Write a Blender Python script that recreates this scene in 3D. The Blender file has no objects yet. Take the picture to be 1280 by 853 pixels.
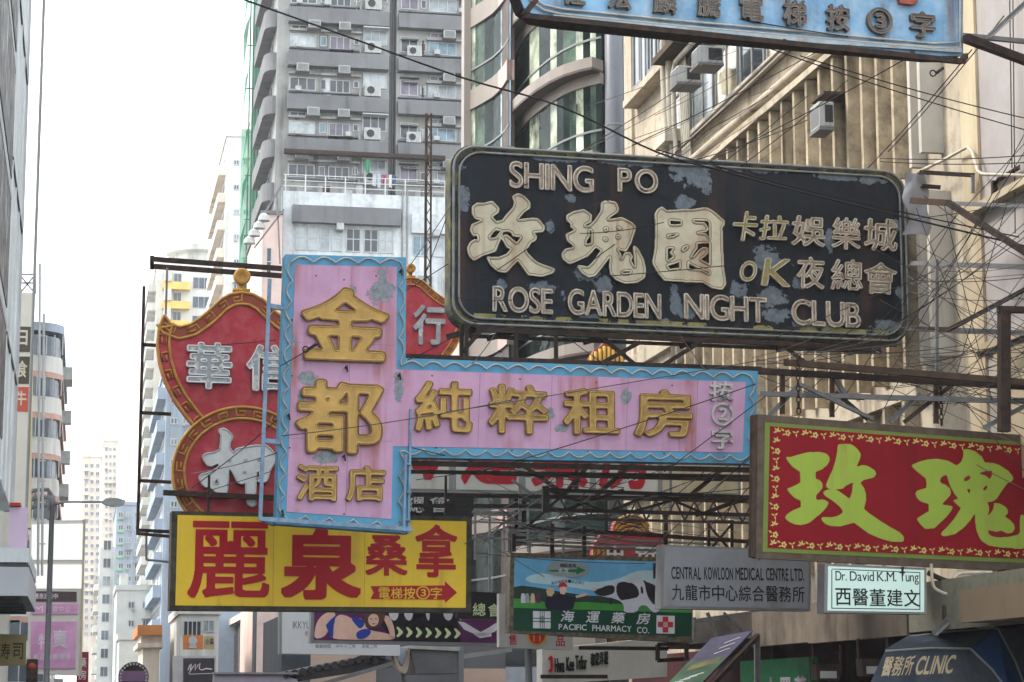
import bpy, math, random
import numpy as np
from mathutils import Vector, Matrix
from mathutils.geometry import tessellate_polygon
rad = math.radians
rng = random.Random(11)
SC = bpy.context.scene
COL = SC.collection

# ------------------------------------------------------------------ camera
FPX, CX, CY = 2800.0, 640.0, 426.5          # focal length in photo pixels, principal point
EYE = Vector((0, 0, 1.7))
PITCH = math.atan(453.5 / FPX)
YAW = math.atan(540 / FPX * math.cos(PITCH))
cam = bpy.data.objects.new('camera', bpy.data.cameras.new('camera'))
COL.objects.link(cam)
cam.location = EYE
cam.rotation_euler = (math.pi / 2 + PITCH, 0, -YAW)
cam.data.sensor_width = 36
cam.data.lens = FPX / 1280 * 36
cam.data.clip_start = 0.2
cam.data.clip_end = 6000
SC.camera = cam

# ------------------------------------------------------------------ sky
SUN_AZ, SUN_EL = -66.0, 47.0                 # azimuth from +Y (the street), negative = towards the other side
world = bpy.data.worlds.new('World')
SC.world = world
world.use_nodes = True
wn, wl = world.node_tree.nodes, world.node_tree.links
wn.clear()
wout = wn.new('ShaderNodeOutputWorld'); wbg = wn.new('ShaderNodeBackground')
sky = wn.new('ShaderNodeTexSky'); sky.sky_type = 'NISHITA'; sky.sun_disc = False
sky.sun_elevation = rad(SUN_EL); sky.sun_rotation = rad(SUN_AZ)
sky.air_density = 1.6; sky.dust_density = 5.0; sky.ozone_density = 1.0; sky.altitude = 10
wtc = wn.new('ShaderNodeTexCoord'); wmp = wn.new('ShaderNodeMapping'); wmp.inputs['Scale'].default_value = (1.2, 1.2, 2.6)
wno = wn.new('ShaderNodeTexNoise'); wno.inputs['Scale'].default_value = 2.2; wno.inputs['Detail'].default_value = 7; wno.inputs['Roughness'].default_value = 0.58
wmr = wn.new('ShaderNodeMapRange'); wmr.inputs['From Min'].default_value = 0.30; wmr.inputs['From Max'].default_value = 0.62
wmr.inputs['To Min'].default_value = 0.35; wmr.inputs['To Max'].default_value = 1.0
wmx = wn.new('ShaderNodeMix'); wmx.data_type = 'RGBA'; wmx.inputs['B'].default_value = (13.2, 13.8, 14.4, 1)   # bright cloud cover
wl.new(wtc.outputs['Generated'], wmp.inputs['Vector']); wl.new(wmp.outputs['Vector'], wno.inputs['Vector'])
wl.new(wno.outputs['Fac'], wmr.inputs['Value']); wl.new(wmr.outputs['Result'], wmx.inputs['Factor'])
wl.new(sky.outputs['Color'], wmx.inputs['A']); wl.new(wmx.outputs['Result'], wbg.inputs['Color'])
wbg.inputs['Strength'].default_value = 0.105
wl.new(wbg.outputs['Background'], wout.inputs['Surface'])

# ------------------------------------------------------------------ sun
sun = bpy.data.objects.new('sun', bpy.data.lights.new('sun', 'SUN'))
COL.objects.link(sun)
sun.data.energy = 1.55
sun.data.angle = rad(12)
sun.data.color = (1.0, 0.955, 0.89)
_a, _e = rad(SUN_AZ), rad(SUN_EL)
sun_dir = Vector((math.sin(_a) * math.cos(_e), math.cos(_a) * math.cos(_e), math.sin(_e)))
sun.rotation_euler = sun_dir.to_track_quat('Z', 'Y').to_euler()
sun.location = (-30, 20, 60)

# ------------------------------------------------------------------ exposure
SC.view_settings.view_transform = 'Standard'
SC.view_settings.look = 'None'
SC.view_settings.exposure = 1.35
SC.view_settings.gamma = 1.0
SC.view_settings.use_curve_mapping = False
try:
    SC.cycles.max_bounces = 6; SC.cycles.diffuse_bounces = 3; SC.cycles.glossy_bounces = 3
    SC.cycles.transparent_max_bounces = 8; SC.cycles.volume_bounces = 0
    SC.cycles.caustics_reflective = False; SC.cycles.caustics_refractive = False
    SC.cycles.use_denoising = True; SC.cycles.sample_clamp_indirect = 4
except Exception:
    pass

# ------------------------------------------------------------------ rays: a photo pixel to a place in the street
_F = Vector((math.sin(YAW) * math.cos(PITCH), math.cos(YAW) * math.cos(PITCH), math.sin(PITCH)))
_R = Vector((math.cos(YAW), -math.sin(YAW), 0))
_U = _R.cross(_F)
def ray(px, py):
    return _F + _R * ((px - CX) / FPX) + _U * ((CY - py) / FPX)
def at(px, py, Y):
    d = ray(px, py); return EYE + d * (Y / d.y)
def on_x(px, py, X):
    d = ray(px, py); return EYE + d * (X / d.x)

# ------------------------------------------------------------------ mesh builder
class MB:
    def __init__(self):
        self.v, self.f = [], []
    def add(self, vs, fs):
        b = len(self.v)
        self.v += [tuple(p) for p in vs]
        self.f += [tuple(i + b for i in f) for f in fs]
        return self
    def box(self, x0, x1, y0, y1, z0, z1):
        if x0 > x1: x0, x1 = x1, x0
        if y0 > y1: y0, y1 = y1, y0
        if z0 > z1: z0, z1 = z1, z0
        return self.add([(x0, y0, z0), (x1, y0, z0), (x1, y1, z0), (x0, y1, z0), (x0, y0, z1), (x1, y0, z1), (x1, y1, z1), (x0, y1, z1)],
                        [(0, 3, 2, 1), (4, 5, 6, 7), (0, 1, 5, 4), (1, 2, 6, 5), (2, 3, 7, 6), (3, 0, 4, 7)])
    def rbox(self, x0, x1, y0, y1, z0, z1, b):
        """box with chamfered upright and front edges"""
        q = [(x0 + b, z0), (x1 - b, z0), (x1, z0 + b), (x1, z1 - b), (x1 - b, z1), (x0 + b, z1), (x0, z1 - b), (x0, z0 + b)]
        return self.prism(q, y0, y1)
    def beam(self, p, q, w, h=None):
        p, q = Vector(p), Vector(q)
        h = h or w
        d = (q - p).normalized()
        up = Vector((0, 0, 1)) if abs(d.z) < 0.9 else Vector((0, 1, 0))
        s = d.cross(up).normalized() * (w / 2)
        t = s.cross(d).normalized() * (h / 2)
        return self.add([p - s - t, p + s - t, p + s + t, p - s + t, q - s - t, q + s - t, q + s + t, q - s + t],
                        [(0, 1, 2, 3), (7, 6, 5, 4), (0, 4, 5, 1), (1, 5, 6, 2), (2, 6, 7, 3), (3, 7, 4, 0)])
    def angle(self, p, q, w, t=0.012):
        """an L-shaped steel section between two points"""
        p, q = Vector(p), Vector(q)
        d = (q - p).normalized()
        up = Vector((0, 0, 1)) if abs(d.z) < 0.9 else Vector((0, 1, 0))
        s = d.cross(up).normalized(); n = s.cross(d).normalized()
        pr = [(0, 0), (w, 0), (w, t), (t, t), (t, w), (0, w)]
        a = [p + s * (x - w / 2) + n * (y - w / 2) for x, y in pr]; b = [q + s * (x - w / 2) + n * (y - w / 2) for x, y in pr]
        fs = [(i, (i + 1) % 6, 6 + (i + 1) % 6, 6 + i) for i in range(6)] + [(0, 5, 4, 3), (0, 3, 2, 1), (6, 9, 10, 11), (6, 7, 8, 9)]
        return self.add(a + b, fs)
    def tube(self, pts, r, n=6, closed=False):
        pts = [Vector(p) for p in pts]
        m = len(pts)
        if m < 2: return self
        rings = []
        prev = None
        for i, p in enumerate(pts):
            a = pts[i - 1] if (i > 0 or closed) else p
            c = pts[(i + 1) % m] if (i < m - 1 or closed) else p
            d = (c - a)
            if d.length < 1e-9: d = Vector((0, 0, 1))
            d.normalize()
            up = prev if prev is not None else (Vector((0, 0, 1)) if abs(d.z) < 0.9 else Vector((0, 1, 0)))
            s = d.cross(up)
            if s.length < 1e-6: s = d.cross(Vector((1, 0, 0.3)))
            s.normalize(); t = s.cross(d).normalized(); prev = t
            rr = r[i] if isinstance(r, (list, tuple)) else r
            rings.append([p + s * (rr * math.cos(2 * math.pi * k / n)) + t * (rr * math.sin(2 * math.pi * k / n)) for k in range(n)])
        vs = [v for rg in rings for v in rg]
        fs = []
        for i in range(m if closed else m - 1):
            j = (i + 1) % m
            for k in range(n):
                fs.append((i * n + k, i * n + (k + 1) % n, j * n + (k + 1) % n, j * n + k))
        if not closed:
            fs.append(tuple(range(n - 1, -1, -1))); fs.append(tuple(range((m - 1) * n, m * n)))
        return self.add(vs, fs)
    def lathe(self, c, prof, n=16, axis='z'):
        c = Vector(c); vs = []
        for r, h in prof:
            for k in range(n):
                a = 2 * math.pi * k / n
                o = Vector((r * math.cos(a), r * math.sin(a), h))
                if axis == 'y': o = Vector((o.x, h, o.y))
                if axis == 'x': o = Vector((h, o.x, o.y))
                vs.append(c + o)
        fs = []
        for i in range(len(prof) - 1):
            for k in range(n):
                fs.append((i * n + k, i * n + (k + 1) % n, (i + 1) * n + (k + 1) % n, (i + 1) * n + k))
        fs.append(tuple(range(n - 1, -1, -1))); fs.append(tuple(range((len(prof) - 1) * n, len(prof) * n)))
        return self.add(vs, fs)
    def prism(self, loops, y0, y1):
        """outline (x, z) with optional holes, from front y0 back to y1"""
        if not isinstance(loops[0][0], (tuple, list)): loops = [loops]
        return self.extrude(loops, lambda x, z, k: (x, (y0, y1)[k], z))
    def extrude(self, loops, put):
        tri = tessellate_polygon([[Vector((p[0], p[1], 0)) for p in lp] for lp in loops])
        flat = [p for lp in loops for p in lp]
        n = len(flat)
        vs = [put(p[0], p[1], 0) for p in flat] + [put(p[0], p[1], 1) for p in flat]
        fs = []
        for t in tri:
            a, b, c = (flat[i] for i in t)
            ar = (b[0] - a[0]) * (c[1] - a[1]) - (c[0] - a[0]) * (b[1] - a[1])
            if abs(ar) < 1e-12: continue
            t = tuple(t) if ar > 0 else (t[0], t[2], t[1])
            fs.append(t); fs.append((t[0] + n, t[2] + n, t[1] + n))
        b = 0
        for li, lp in enumerate(loops):
            m = len(lp)
            area = sum(lp[i][0] * lp[(i + 1) % m][1] - lp[(i + 1) % m][0] * lp[i][1] for i in range(m))
            flip = (area > 0) == (li > 0)
            for i in range(m):
                j = (i + 1) % m
                q = (b + i, b + j, b + j + n, b + i + n)
                fs.append(q[::-1] if not flip else q)
            b += m
        return self.add(vs, fs)
    def mesh(self, name, mat, smooth=False):
        me = bpy.data.meshes.new(name)
        me.from_pydata(self.v, [], self.f)
        me.validate(clean_customdata=False)
        if mat: me.materials.append(mat)
        if smooth:
            for p in me.polygons: p.use_smooth = True
        me.update()
        return me
    def build(self, name, mat, parent=None, smooth=False, label=None):
        o = bpy.data.objects.new(name, self.mesh(name, mat, smooth))
        COL.objects.link(o)
        if parent: o.parent = parent
        if label: o['label'] = label
        return o

def tag(o, label=None, cat=None, group=None, kind=None):
    if label: o['label'] = label
    if cat: o['category'] = cat
    if group: o['group'] = group
    if kind: o['kind'] = kind
    return o
def thing(name, label, cat, loc=(0, 0, 0), rz=0.0, group=None):
    o = bpy.data.objects.new(name, None)
    COL.objects.link(o)
    o.empty_display_size = 0.3
    o.location = loc; o.rotation_euler = (0, 0, rz)
    return tag(o, label, cat, group)
def copy_tree(o, parent=None):
    c = o.copy(); COL.objects.link(c); c.parent = parent
    for ch in list(o.children): copy_tree(ch, c)
    return c

# ------------------------------------------------------------------ materials
GAIN = 0.92
def c(r, g, b, k=1.0):
    """an observed sRGB colour as a base colour"""
    f = lambda x: (x / 12.92 if x <= 0.04045 else ((x + 0.055) / 1.055) ** 2.4)
    v = [f(x / 255) * GAIN * k for x in (r, g, b)]
    s = min(1.0, 0.86 / max(max(v), 1e-6))
    return tuple(x * s for x in v) + (1.0,)
_mats = {}
def weather(name, col, rough=0.65, metal=0.0, var=0.14, vscale=1.2, streak=None, peel=None, spots=None, bump=0.0, spec=0.12, fine=None, alpha=None):
    """painted or bare surface: cloudy variation, rain streaks (colour, amount, scale), peeled paint (colour, threshold, scale),
    bare spots [(x, z, radius)] of a colour, and fine dirt"""
    if name in _mats: return _mats[name]
    m = bpy.data.materials.new(name); m.use_nodes = True
    nt = m.node_tree; N, L = nt.nodes, nt.links
    b = N['Principled BSDF']
    tc = N.new('ShaderNodeTexCoord'); P = tc.outputs['Object']
    def noise(scale, detail=5, rough_=0.6, sc=None):
        n = N.new('ShaderNodeTexNoise'); n.inputs['Scale'].default_value = scale; n.inputs['Detail'].default_value = detail; n.inputs['Roughness'].default_value = rough_
        if sc:
            mp = N.new('ShaderNodeMapping'); mp.inputs['Scale'].default_value = sc; L.new(P, mp.inputs['Vector']); L.new(mp.outputs['Vector'], n.inputs['Vector'])
        else: L.new(P, n.inputs['Vector'])
        return n.outputs['Fac']
    def rng_(v, a, b_, lo, hi):
        r = N.new('ShaderNodeMapRange'); L.new(v, r.inputs['Value'])
        for k, x in zip(('From Min', 'From Max', 'To Min', 'To Max'), (a, b_, lo, hi)): r.inputs[k].default_value = x
        return r.outputs['Result']
    def mix(fac, a, b_, mode='MIX'):
        x = N.new('ShaderNodeMix'); x.data_type = 'RGBA'; x.blend_type = mode
        if isinstance(fac, float): x.inputs['Factor'].default_value = fac
        else: L.new(fac, x.inputs['Factor'])
        for s, i in ((a, 'A'), (b_, 'B')):
            if isinstance(s, tuple): x.inputs[i].default_value = s
            else: L.new(s, x.inputs[i])
        return x.outputs['Result']
    def math_(op, a, b_):
        x = N.new('ShaderNodeMath'); x.operation = op
        for s, i in ((a, 0), (b_, 1)):
            if isinstance(s, (int, float)): x.inputs[i].default_value = s
            else: L.new(s, x.inputs[i])
        return x.outputs[0]
    dark = tuple(x * (1 - 2.2 * var) if 1 - 2.2 * var > 0 else 0 for x in col[:3]) + (1,)
    light = tuple(min(0.9, x * (1 + 0.9 * var)) for x in col[:3]) + (1,)
    out = mix(rng_(noise(vscale, 7, 0.65), 0.3, 0.7, 0, 1), dark, light)
    out_dark = col
    if fine:
        out = mix(rng_(noise(fine[2], 6, 0.7), 0.45, 0.75, 0, fine[1]), out, fine[0])
    if streak:
        s1 = rng_(noise(streak[2], 4, 0.6, (1, 1, 0.05)), 0.5, 0.68, 0, 1)
        s2 = rng_(noise(streak[2] * 0.25, 3, 0.6), 0.38, 0.62, 0, streak[1])
        out = mix(math_('MULTIPLY', s1, s2), out, streak[0])
    if peel:
        pm = rng_(noise(peel[2], 12, 0.66), peel[1], peel[1] + 0.004, 0, 1)
        pc = mix(rng_(noise(peel[2] * 5, 4), 0.3, 0.7, 0, 1), tuple(x * 0.7 for x in peel[0][:3]) + (1,), peel[0])
        out = mix(pm, out, pc)
    if spots:
        scol, lst = spots
        sp = N.new('ShaderNodeSeparateXYZ'); L.new(P, sp.inputs[0])
        nz = math_('ADD', rng_(noise(2.6, 10, 0.68), 0, 1, -1, 1), rng_(noise(9.0, 8, 0.7), 0, 1, -0.45, 0.45))
        acc = None
        for (x, z, rx, rz_) in lst:
            dx = math_('DIVIDE', math_('SUBTRACT', sp.outputs['X'], x), rx); dz = math_('DIVIDE', math_('SUBTRACT', sp.outputs['Z'], z), rz_)
            d = math_('ADD', math_('MULTIPLY', dx, dx), math_('MULTIPLY', dz, dz))
            acc = d if acc is None else math_('MINIMUM', acc, d)
        dd = math_('ADD', acc, math_('MULTIPLY', nz, 2.3))
        sm = rng_(dd, 0.74, 0.77, 1, 0)
        rim_ = rng_(dd, 0.77, 0.98, 0.75, 0)
        out = mix(rim_, out, tuple(x * 0.45 for x in out_dark[:3]) + (1,))
        sc_ = mix(rng_(noise(7, 9, 0.7), 0.35, 0.65, 0, 1), tuple(x * 0.5 for x in scol[:3]) + (1,), scol)
        out = mix(sm, out, sc_)
    L.new(out, b.inputs['Base Color'])
    b.inputs['Roughness'].default_value = rough; b.inputs['Metallic'].default_value = metal
    b.inputs['Specular IOR Level'].default_value = spec
    L.new(rng_(noise(vscale * 4, 5), 0.3, 0.7, max(0, rough - 0.1), min(1, rough + 0.12)), b.inputs['Roughness'])
    if bump:
        bp = N.new('ShaderNodeBump'); bp.inputs['Strength'].default_value = bump; bp.inputs['Distance'].default_value = 0.02
        L.new(noise(9, 6, 0.7), bp.inputs['Height']); L.new(bp.outputs['Normal'], b.inputs['Normal'])
    if alpha is not None: b.inputs['Alpha'].default_value = alpha
    _mats[name] = m
    return m
def glass(name, col, rough=0.06, wob=0.0, ior=1.5, var=0.3, vscale=0.4, metal=0.0, spec=0.45):
    if name in _mats: return _mats[name]
    m = weather(name, col, rough=rough, var=var, vscale=vscale, spec=spec, metal=metal)
    nt = m.node_tree; b = nt.nodes['Principled BSDF']
    for l in list(b.inputs['Roughness'].links): nt.links.remove(l)
    b.inputs['Roughness'].default_value = rough; b.inputs['IOR'].default_value = ior
    if wob:
        tc = nt.nodes.new('ShaderNodeTexCoord'); n = nt.nodes.new('ShaderNodeTexNoise'); n.inputs['Scale'].default_value = 0.7; n.inputs['Detail'].default_value = 2
        nt.links.new(tc.outputs['Object'], n.inputs['Vector'])
        bp = nt.nodes.new('ShaderNodeBump'); bp.inputs['Strength'].default_value = wob; bp.inputs['Distance'].default_value = 0.3
        nt.links.new(n.outputs['Fac'], bp.inputs['Height']); nt.links.new(bp.outputs['Normal'], b.inputs['Normal'])
    return m
def lit(name, col, strength):
    """a panel with emission added in its own colour"""
    if name in _mats: return _mats[name]
    m = weather(name, col, rough=0.35, var=0.03)
    b = m.node_tree.nodes['Principled BSDF']
    b.inputs['Emission Color'].default_value = col; b.inputs['Emission Strength'].default_value = strength
    return m
RUST = c(105, 62, 38); DIRT = c(70, 62, 54); ZINC = c(128, 134, 140)
M_STEEL = weather('dark_rusty_steel', c(52, 47, 45), rough=0.75, var=0.22, vscale=5, fine=(c(95, 62, 45), 0.7, 6))
M_STEEL2 = weather('grey_galvanised_steel', c(122, 124, 126), rough=0.6, var=0.15, vscale=4, fine=(RUST, 0.5, 3.5))
M_RUST = weather('rusty_iron', c(78, 66, 58), rough=0.85, var=0.25, vscale=4, fine=(c(100, 68, 48), 0.7, 7))
M_WIRE = weather('black_cable', c(44, 42, 42), rough=0.7, var=0.05)
M_WIREG = weather('grey_guy_wire', c(84, 82, 80), rough=0.6, var=0.08)
M_TUBE = weather('dusty_neon_glass', c(176, 172, 164), rough=0.3, var=0.12, vscale=6)
M_WHITEPIPE = weather('cream_painted_pipe', c(196, 188, 172), rough=0.55, var=0.12, vscale=2, streak=(DIRT, 0.5, 9))

# ------------------------------------------------------------------ writing: characters as outlines
NG = 150
_gc = {}
def _blur(a, s):
    if s <= 0: return a
    k = int(3 * s) + 1
    w = np.exp(-0.5 * (np.arange(-k, k + 1) / s) ** 2); w /= w.sum()
    for ax in (0, 1):
        p = np.pad(a, [(k, k) if i == ax else (0, 0) for i in (0, 1)])
        acc = np.zeros_like(a)
        for i, wi in enumerate(w):
            acc += wi * (p[i:i + a.shape[0], :] if ax == 0 else p[:, i:i + a.shape[1]])
        a = acc
    return a
def _dilate(a, r, sq=False):
    """grow (r > 0) a soft mask by r cells"""
    if r == 0: return a
    k = int(math.ceil(abs(r)))
    p = np.pad(a, k); out = a.copy()
    for dy in range(-k, k + 1):
        for dx in range(-k, k + 1):
            if sq or dx * dx + dy * dy <= r * r + 0.3:
                s = p[k + dy:k + dy + a.shape[0], k + dx:k + dx + a.shape[1]]
                out = np.maximum(out, s) if r > 0 else np.minimum(out, s)
    return out
def _trace(f, t=0.5):
    """marching squares: closed loops at level t"""
    f = np.pad(f, 2)
    b = f > t
    code = b[:-1, :-1] * 1 + b[:-1, 1:] * 2 + b[1:, 1:] * 4 + b[1:, :-1] * 8
    seg = {}
    E = {1: [(3, 0)], 2: [(0, 1)], 3: [(3, 1)], 4: [(1, 2)], 5: [(3, 2), (1, 0)], 6: [(0, 2)], 7: [(3, 2)], 8: [(2, 3)], 9: [(2, 0)],
         10: [(0, 3), (2, 1)], 11: [(2, 1)], 12: [(1, 3)], 13: [(1, 0)], 14: [(0, 3)]}
    ys, xs = np.nonzero((code > 0) & (code < 15))
    def key(y, x, e):
        return ((0, y, x), (1, y, x + 1), (0, y + 1, x), (1, y, x))[e]
    for y, x in zip(ys.tolist(), xs.tolist()):
        for e0, e1 in E[int(code[y, x])]:
            seg[key(y, x, e0)] = key(y, x, e1)
    def pos(kk):
        o, y, x = kk
        if o == 0: a, c_ = f[y, x], f[y, x + 1]; s = (t - a) / (c_ - a); return (x + s - 2, y - 2)
        a, c_ = f[y, x], f[y + 1, x]; s = (t - a) / (c_ - a); return (x - 2, y + s - 2)
    loops = []
    while seg:
        k0 = next(iter(seg)); lp = []; k = k0
        while k in seg:
            lp.append(pos(k)); k = seg.pop(k)
        if len(lp) > 5: loops.append(lp)
    return loops
def _rdp(pts, eps):
    if len(pts) < 3: return pts
    a, b = np.array(pts[0]), np.array(pts[-1]); p = np.array(pts[1:-1])
    d = b - a; n = np.hypot(*d)
    dist = np.hypot(*(p - a).T) if n < 1e-9 else np.abs((p[:, 0] - a[0]) * d[1] - (p[:, 1] - a[1]) * d[0]) / n
    i = int(dist.argmax())
    if dist[i] <= eps: return [pts[0], pts[-1]]
    return _rdp(pts[:i + 2], eps)[:-1] + _rdp(pts[i + 1:], eps)
def _simplify(lp, eps):
    m = len(lp) // 2
    return _rdp(lp[:m + 1], eps)[:-1] + _rdp(lp[m:] + [lp[0]], eps)[:-1]
def _loops(field, eps, unit):
    """unit = cells per em; returns (loops with outer/holes grouped, bbox) with y up"""
    out = []
    for lp in _trace(field):
        s = _simplify(lp, eps)
        if len(s) < 3: continue
        ar = sum(s[i][0] * s[(i + 1) % len(s)][1] - s[(i + 1) % len(s)][0] * s[i][1] for i in range(len(s))) / 2
        if abs(ar) < 5: continue
        out.append(([(x / unit, y / unit) for x, y in s], ar))
    if not out: return [], (0, 0, 1, 1)
    big = max(out, key=lambda q: abs(q[1]))[1]
    outer = [o for o in out if (o[1] > 0) == (big > 0)]; holes = [o for o in out if (o[1] > 0) != (big > 0)]
    def inside(p, poly):
        r_ = False
        for i in range(len(poly)):
            (x1, y1), (x2, y2) = poly[i], poly[i - 1]
            if (y1 > p[1]) != (y2 > p[1]) and p[0] < (x2 - x1) * (p[1] - y1) / (y2 - y1) + x1: r_ = not r_
        return r_
    grp = [[o[0]] for o in outer]
    for h in holes:
        best = None
        for g, o in zip(grp, outer):
            if inside(h[0][0], o[0]) and (best is None or abs(o[1]) < best[0]): best = (abs(o[1]), g)
        if best: best[1].append(h[0])
    xs = [p[0] for g in grp for p in g[0]]; ys = [p[1] for g in grp for p in g[0]]
    return grp, (min(xs), min(ys), max(xs), max(ys))
def _raster(tris, x0, y0, w, h, n):
    a = np.zeros((int(h * n) + 1, int(w * n) + 1))
    H, W = a.shape
    for t in tris:
        q = [((p[0] - x0) * n, (p[1] - y0) * n) for p in t]
        xa, xb = max(0, int(min(p[0] for p in q)) - 1), min(W, int(max(p[0] for p in q)) + 2)
        ya, yb = max(0, int(min(p[1] for p in q)) - 1), min(H, int(max(p[1] for p in q)) + 2)
        if xa >= xb or ya >= yb: continue
        X, Y = np.meshgrid(np.arange(xa, xb), np.arange(ya, yb))
        (ax, ay), (bx, by), (cx_, cy_) = q
        d = (bx - ax) * (cy_ - ay) - (cx_ - ax) * (by - ay)
        if abs(d) < 1e-9: continue
        u = ((X - ax) * (cy_ - ay) - (cx_ - ax) * (Y - ay)) / d
        v = ((bx - ax) * (Y - ay) - (X - ax) * (by - ay)) / d
        e = 1e-6
        sub = a[ya:yb, xa:xb]
        sub[(u >= -e) & (v >= -e) & (u + v <= 1 + e)] = 1
    return a
_inner = {}
def inner_of(g, field, eps, unit, x0, y0, sg):
    out = []
    for lp in _trace(field):
        s = _simplify(lp, eps)
        if len(s) > 4: out.append([(x / unit + x0, sg * (y / unit) + y0) for x, y in s])
    _inner[id(g)] = out
def font_glyph(text, grow=0.0, soft=1.2, n=NG, sq=False):
    """outline of a character (or a run of them) from the built-in typeface, made bolder by grow cells"""
    k = (text, grow, soft, n, sq)
    if k in _gc: return _gc[k]
    cu = bpy.data.curves.new('tmp', 'FONT'); cu.body = text; cu.size = 1
    o = bpy.data.objects.new('tmp', cu)
    me = o.to_mesh()
    vs = [(v.co.x, v.co.y) for v in me.vertices]
    tris = []
    for p in me.polygons:
        iv = list(p.vertices)
        for i in range(1, len(iv) - 1): tris.append((vs[iv[0]], vs[iv[i]], vs[iv[i + 1]]))
    o.to_mesh_clear()
    bpy.data.objects.remove(o); bpy.data.curves.remove(cu)
    mg = (abs(grow) + 4) / n
    x0, x1 = min(v[0] for v in vs) - mg, max(v[0] for v in vs) + mg
    y0, y1 = min(v[1] for v in vs) - mg, max(v[1] for v in vs) + mg
    a = _raster(tris, x0, y0, x1 - x0, y1 - y0, n)
    a = _blur(_dilate(a, grow, sq), soft)
    g, bb = _loops(a, 0.35, n)
    g = [[[(x + x0, y + y0) for x, y in lp] for lp in gr] for gr in g]
    bb = (bb[0] + x0, bb[1] + y0, bb[2] + x0, bb[3] + y0)
    _gc[k] = (g, bb)
    inner_of(g, _blur(_dilate(a, -3), 0.8), 0.4, n, x0, y0, 1)
    return _gc[k]
_keep = []
def drawn(polys=(), strokes=(), holes=(), soft=1.0, size=160):
    """a hand-lettered character: filled outlines, brush strokes [(x, y, r), ...] and cut-outs, in any units with y down"""
    allp = [p for q in polys for p in q] + [(p[0] + s * p[2], p[1] + s2 * p[2]) for q in strokes for p in q for s in (-1, 1) for s2 in (-1, 1)]
    x0, x1 = min(p[0] for p in allp), max(p[0] for p in allp); y0, y1 = min(p[1] for p in allp), max(p[1] for p in allp)
    sc = size / max(x1 - x0, y1 - y0); m = 5
    W, H = int((x1 - x0) * sc) + 2 * m + 1, int((y1 - y0) * sc) + 2 * m + 1
    X, Y = np.meshgrid(np.arange(W), np.arange(H))
    T = lambda p: ((p[0] - x0) * sc + m, (p[1] - y0) * sc + m)
    def fill(q):
        r_ = np.zeros((H, W), bool); q = [T(p) for p in q]
        for i in range(len(q)):
            (xa, ya), (xb, yb) = q[i], q[i - 1]
            if ya == yb: continue
            cond = ((ya > Y) != (yb > Y)) & (X < (xb - xa) * (Y - ya) / (yb - ya) + xa)
            r_ ^= cond
        return r_
    a = np.zeros((H, W))
    for q in polys: a[fill(q)] = 1
    for s in strokes:
        for i in range(len(s) - 1):
            (xa, ya), (xb, yb) = T(s[i]), T(s[i + 1]); ra, rb = s[i][2] * sc, s[i + 1][2] * sc
            dx, dy = xb - xa, yb - ya; l2 = dx * dx + dy * dy + 1e-9
            t = np.clip(((X - xa) * dx + (Y - ya) * dy) / l2, 0, 1)
            d = np.hypot(X - xa - t * dx, Y - ya - t * dy) - (ra + (rb - ra) * t)
            a = np.maximum(a, np.clip(0.5 - d, 0, 1))
    for q in holes: a[fill(q)] = 0
    a = _blur(a, soft)
    g, bb = _loops(a, 0.3, sc)
    # y down to y up
    g = [[[(x, -y) for x, y in lp] for lp in gr] for gr in g]
    inner_of(g, _blur(_dilate(a, -3), 0.8), 0.4, sc, 0, 0, -1)
    _keep.append(g)
    return g, (bb[0], -bb[3], bb[2], -bb[1])

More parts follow.
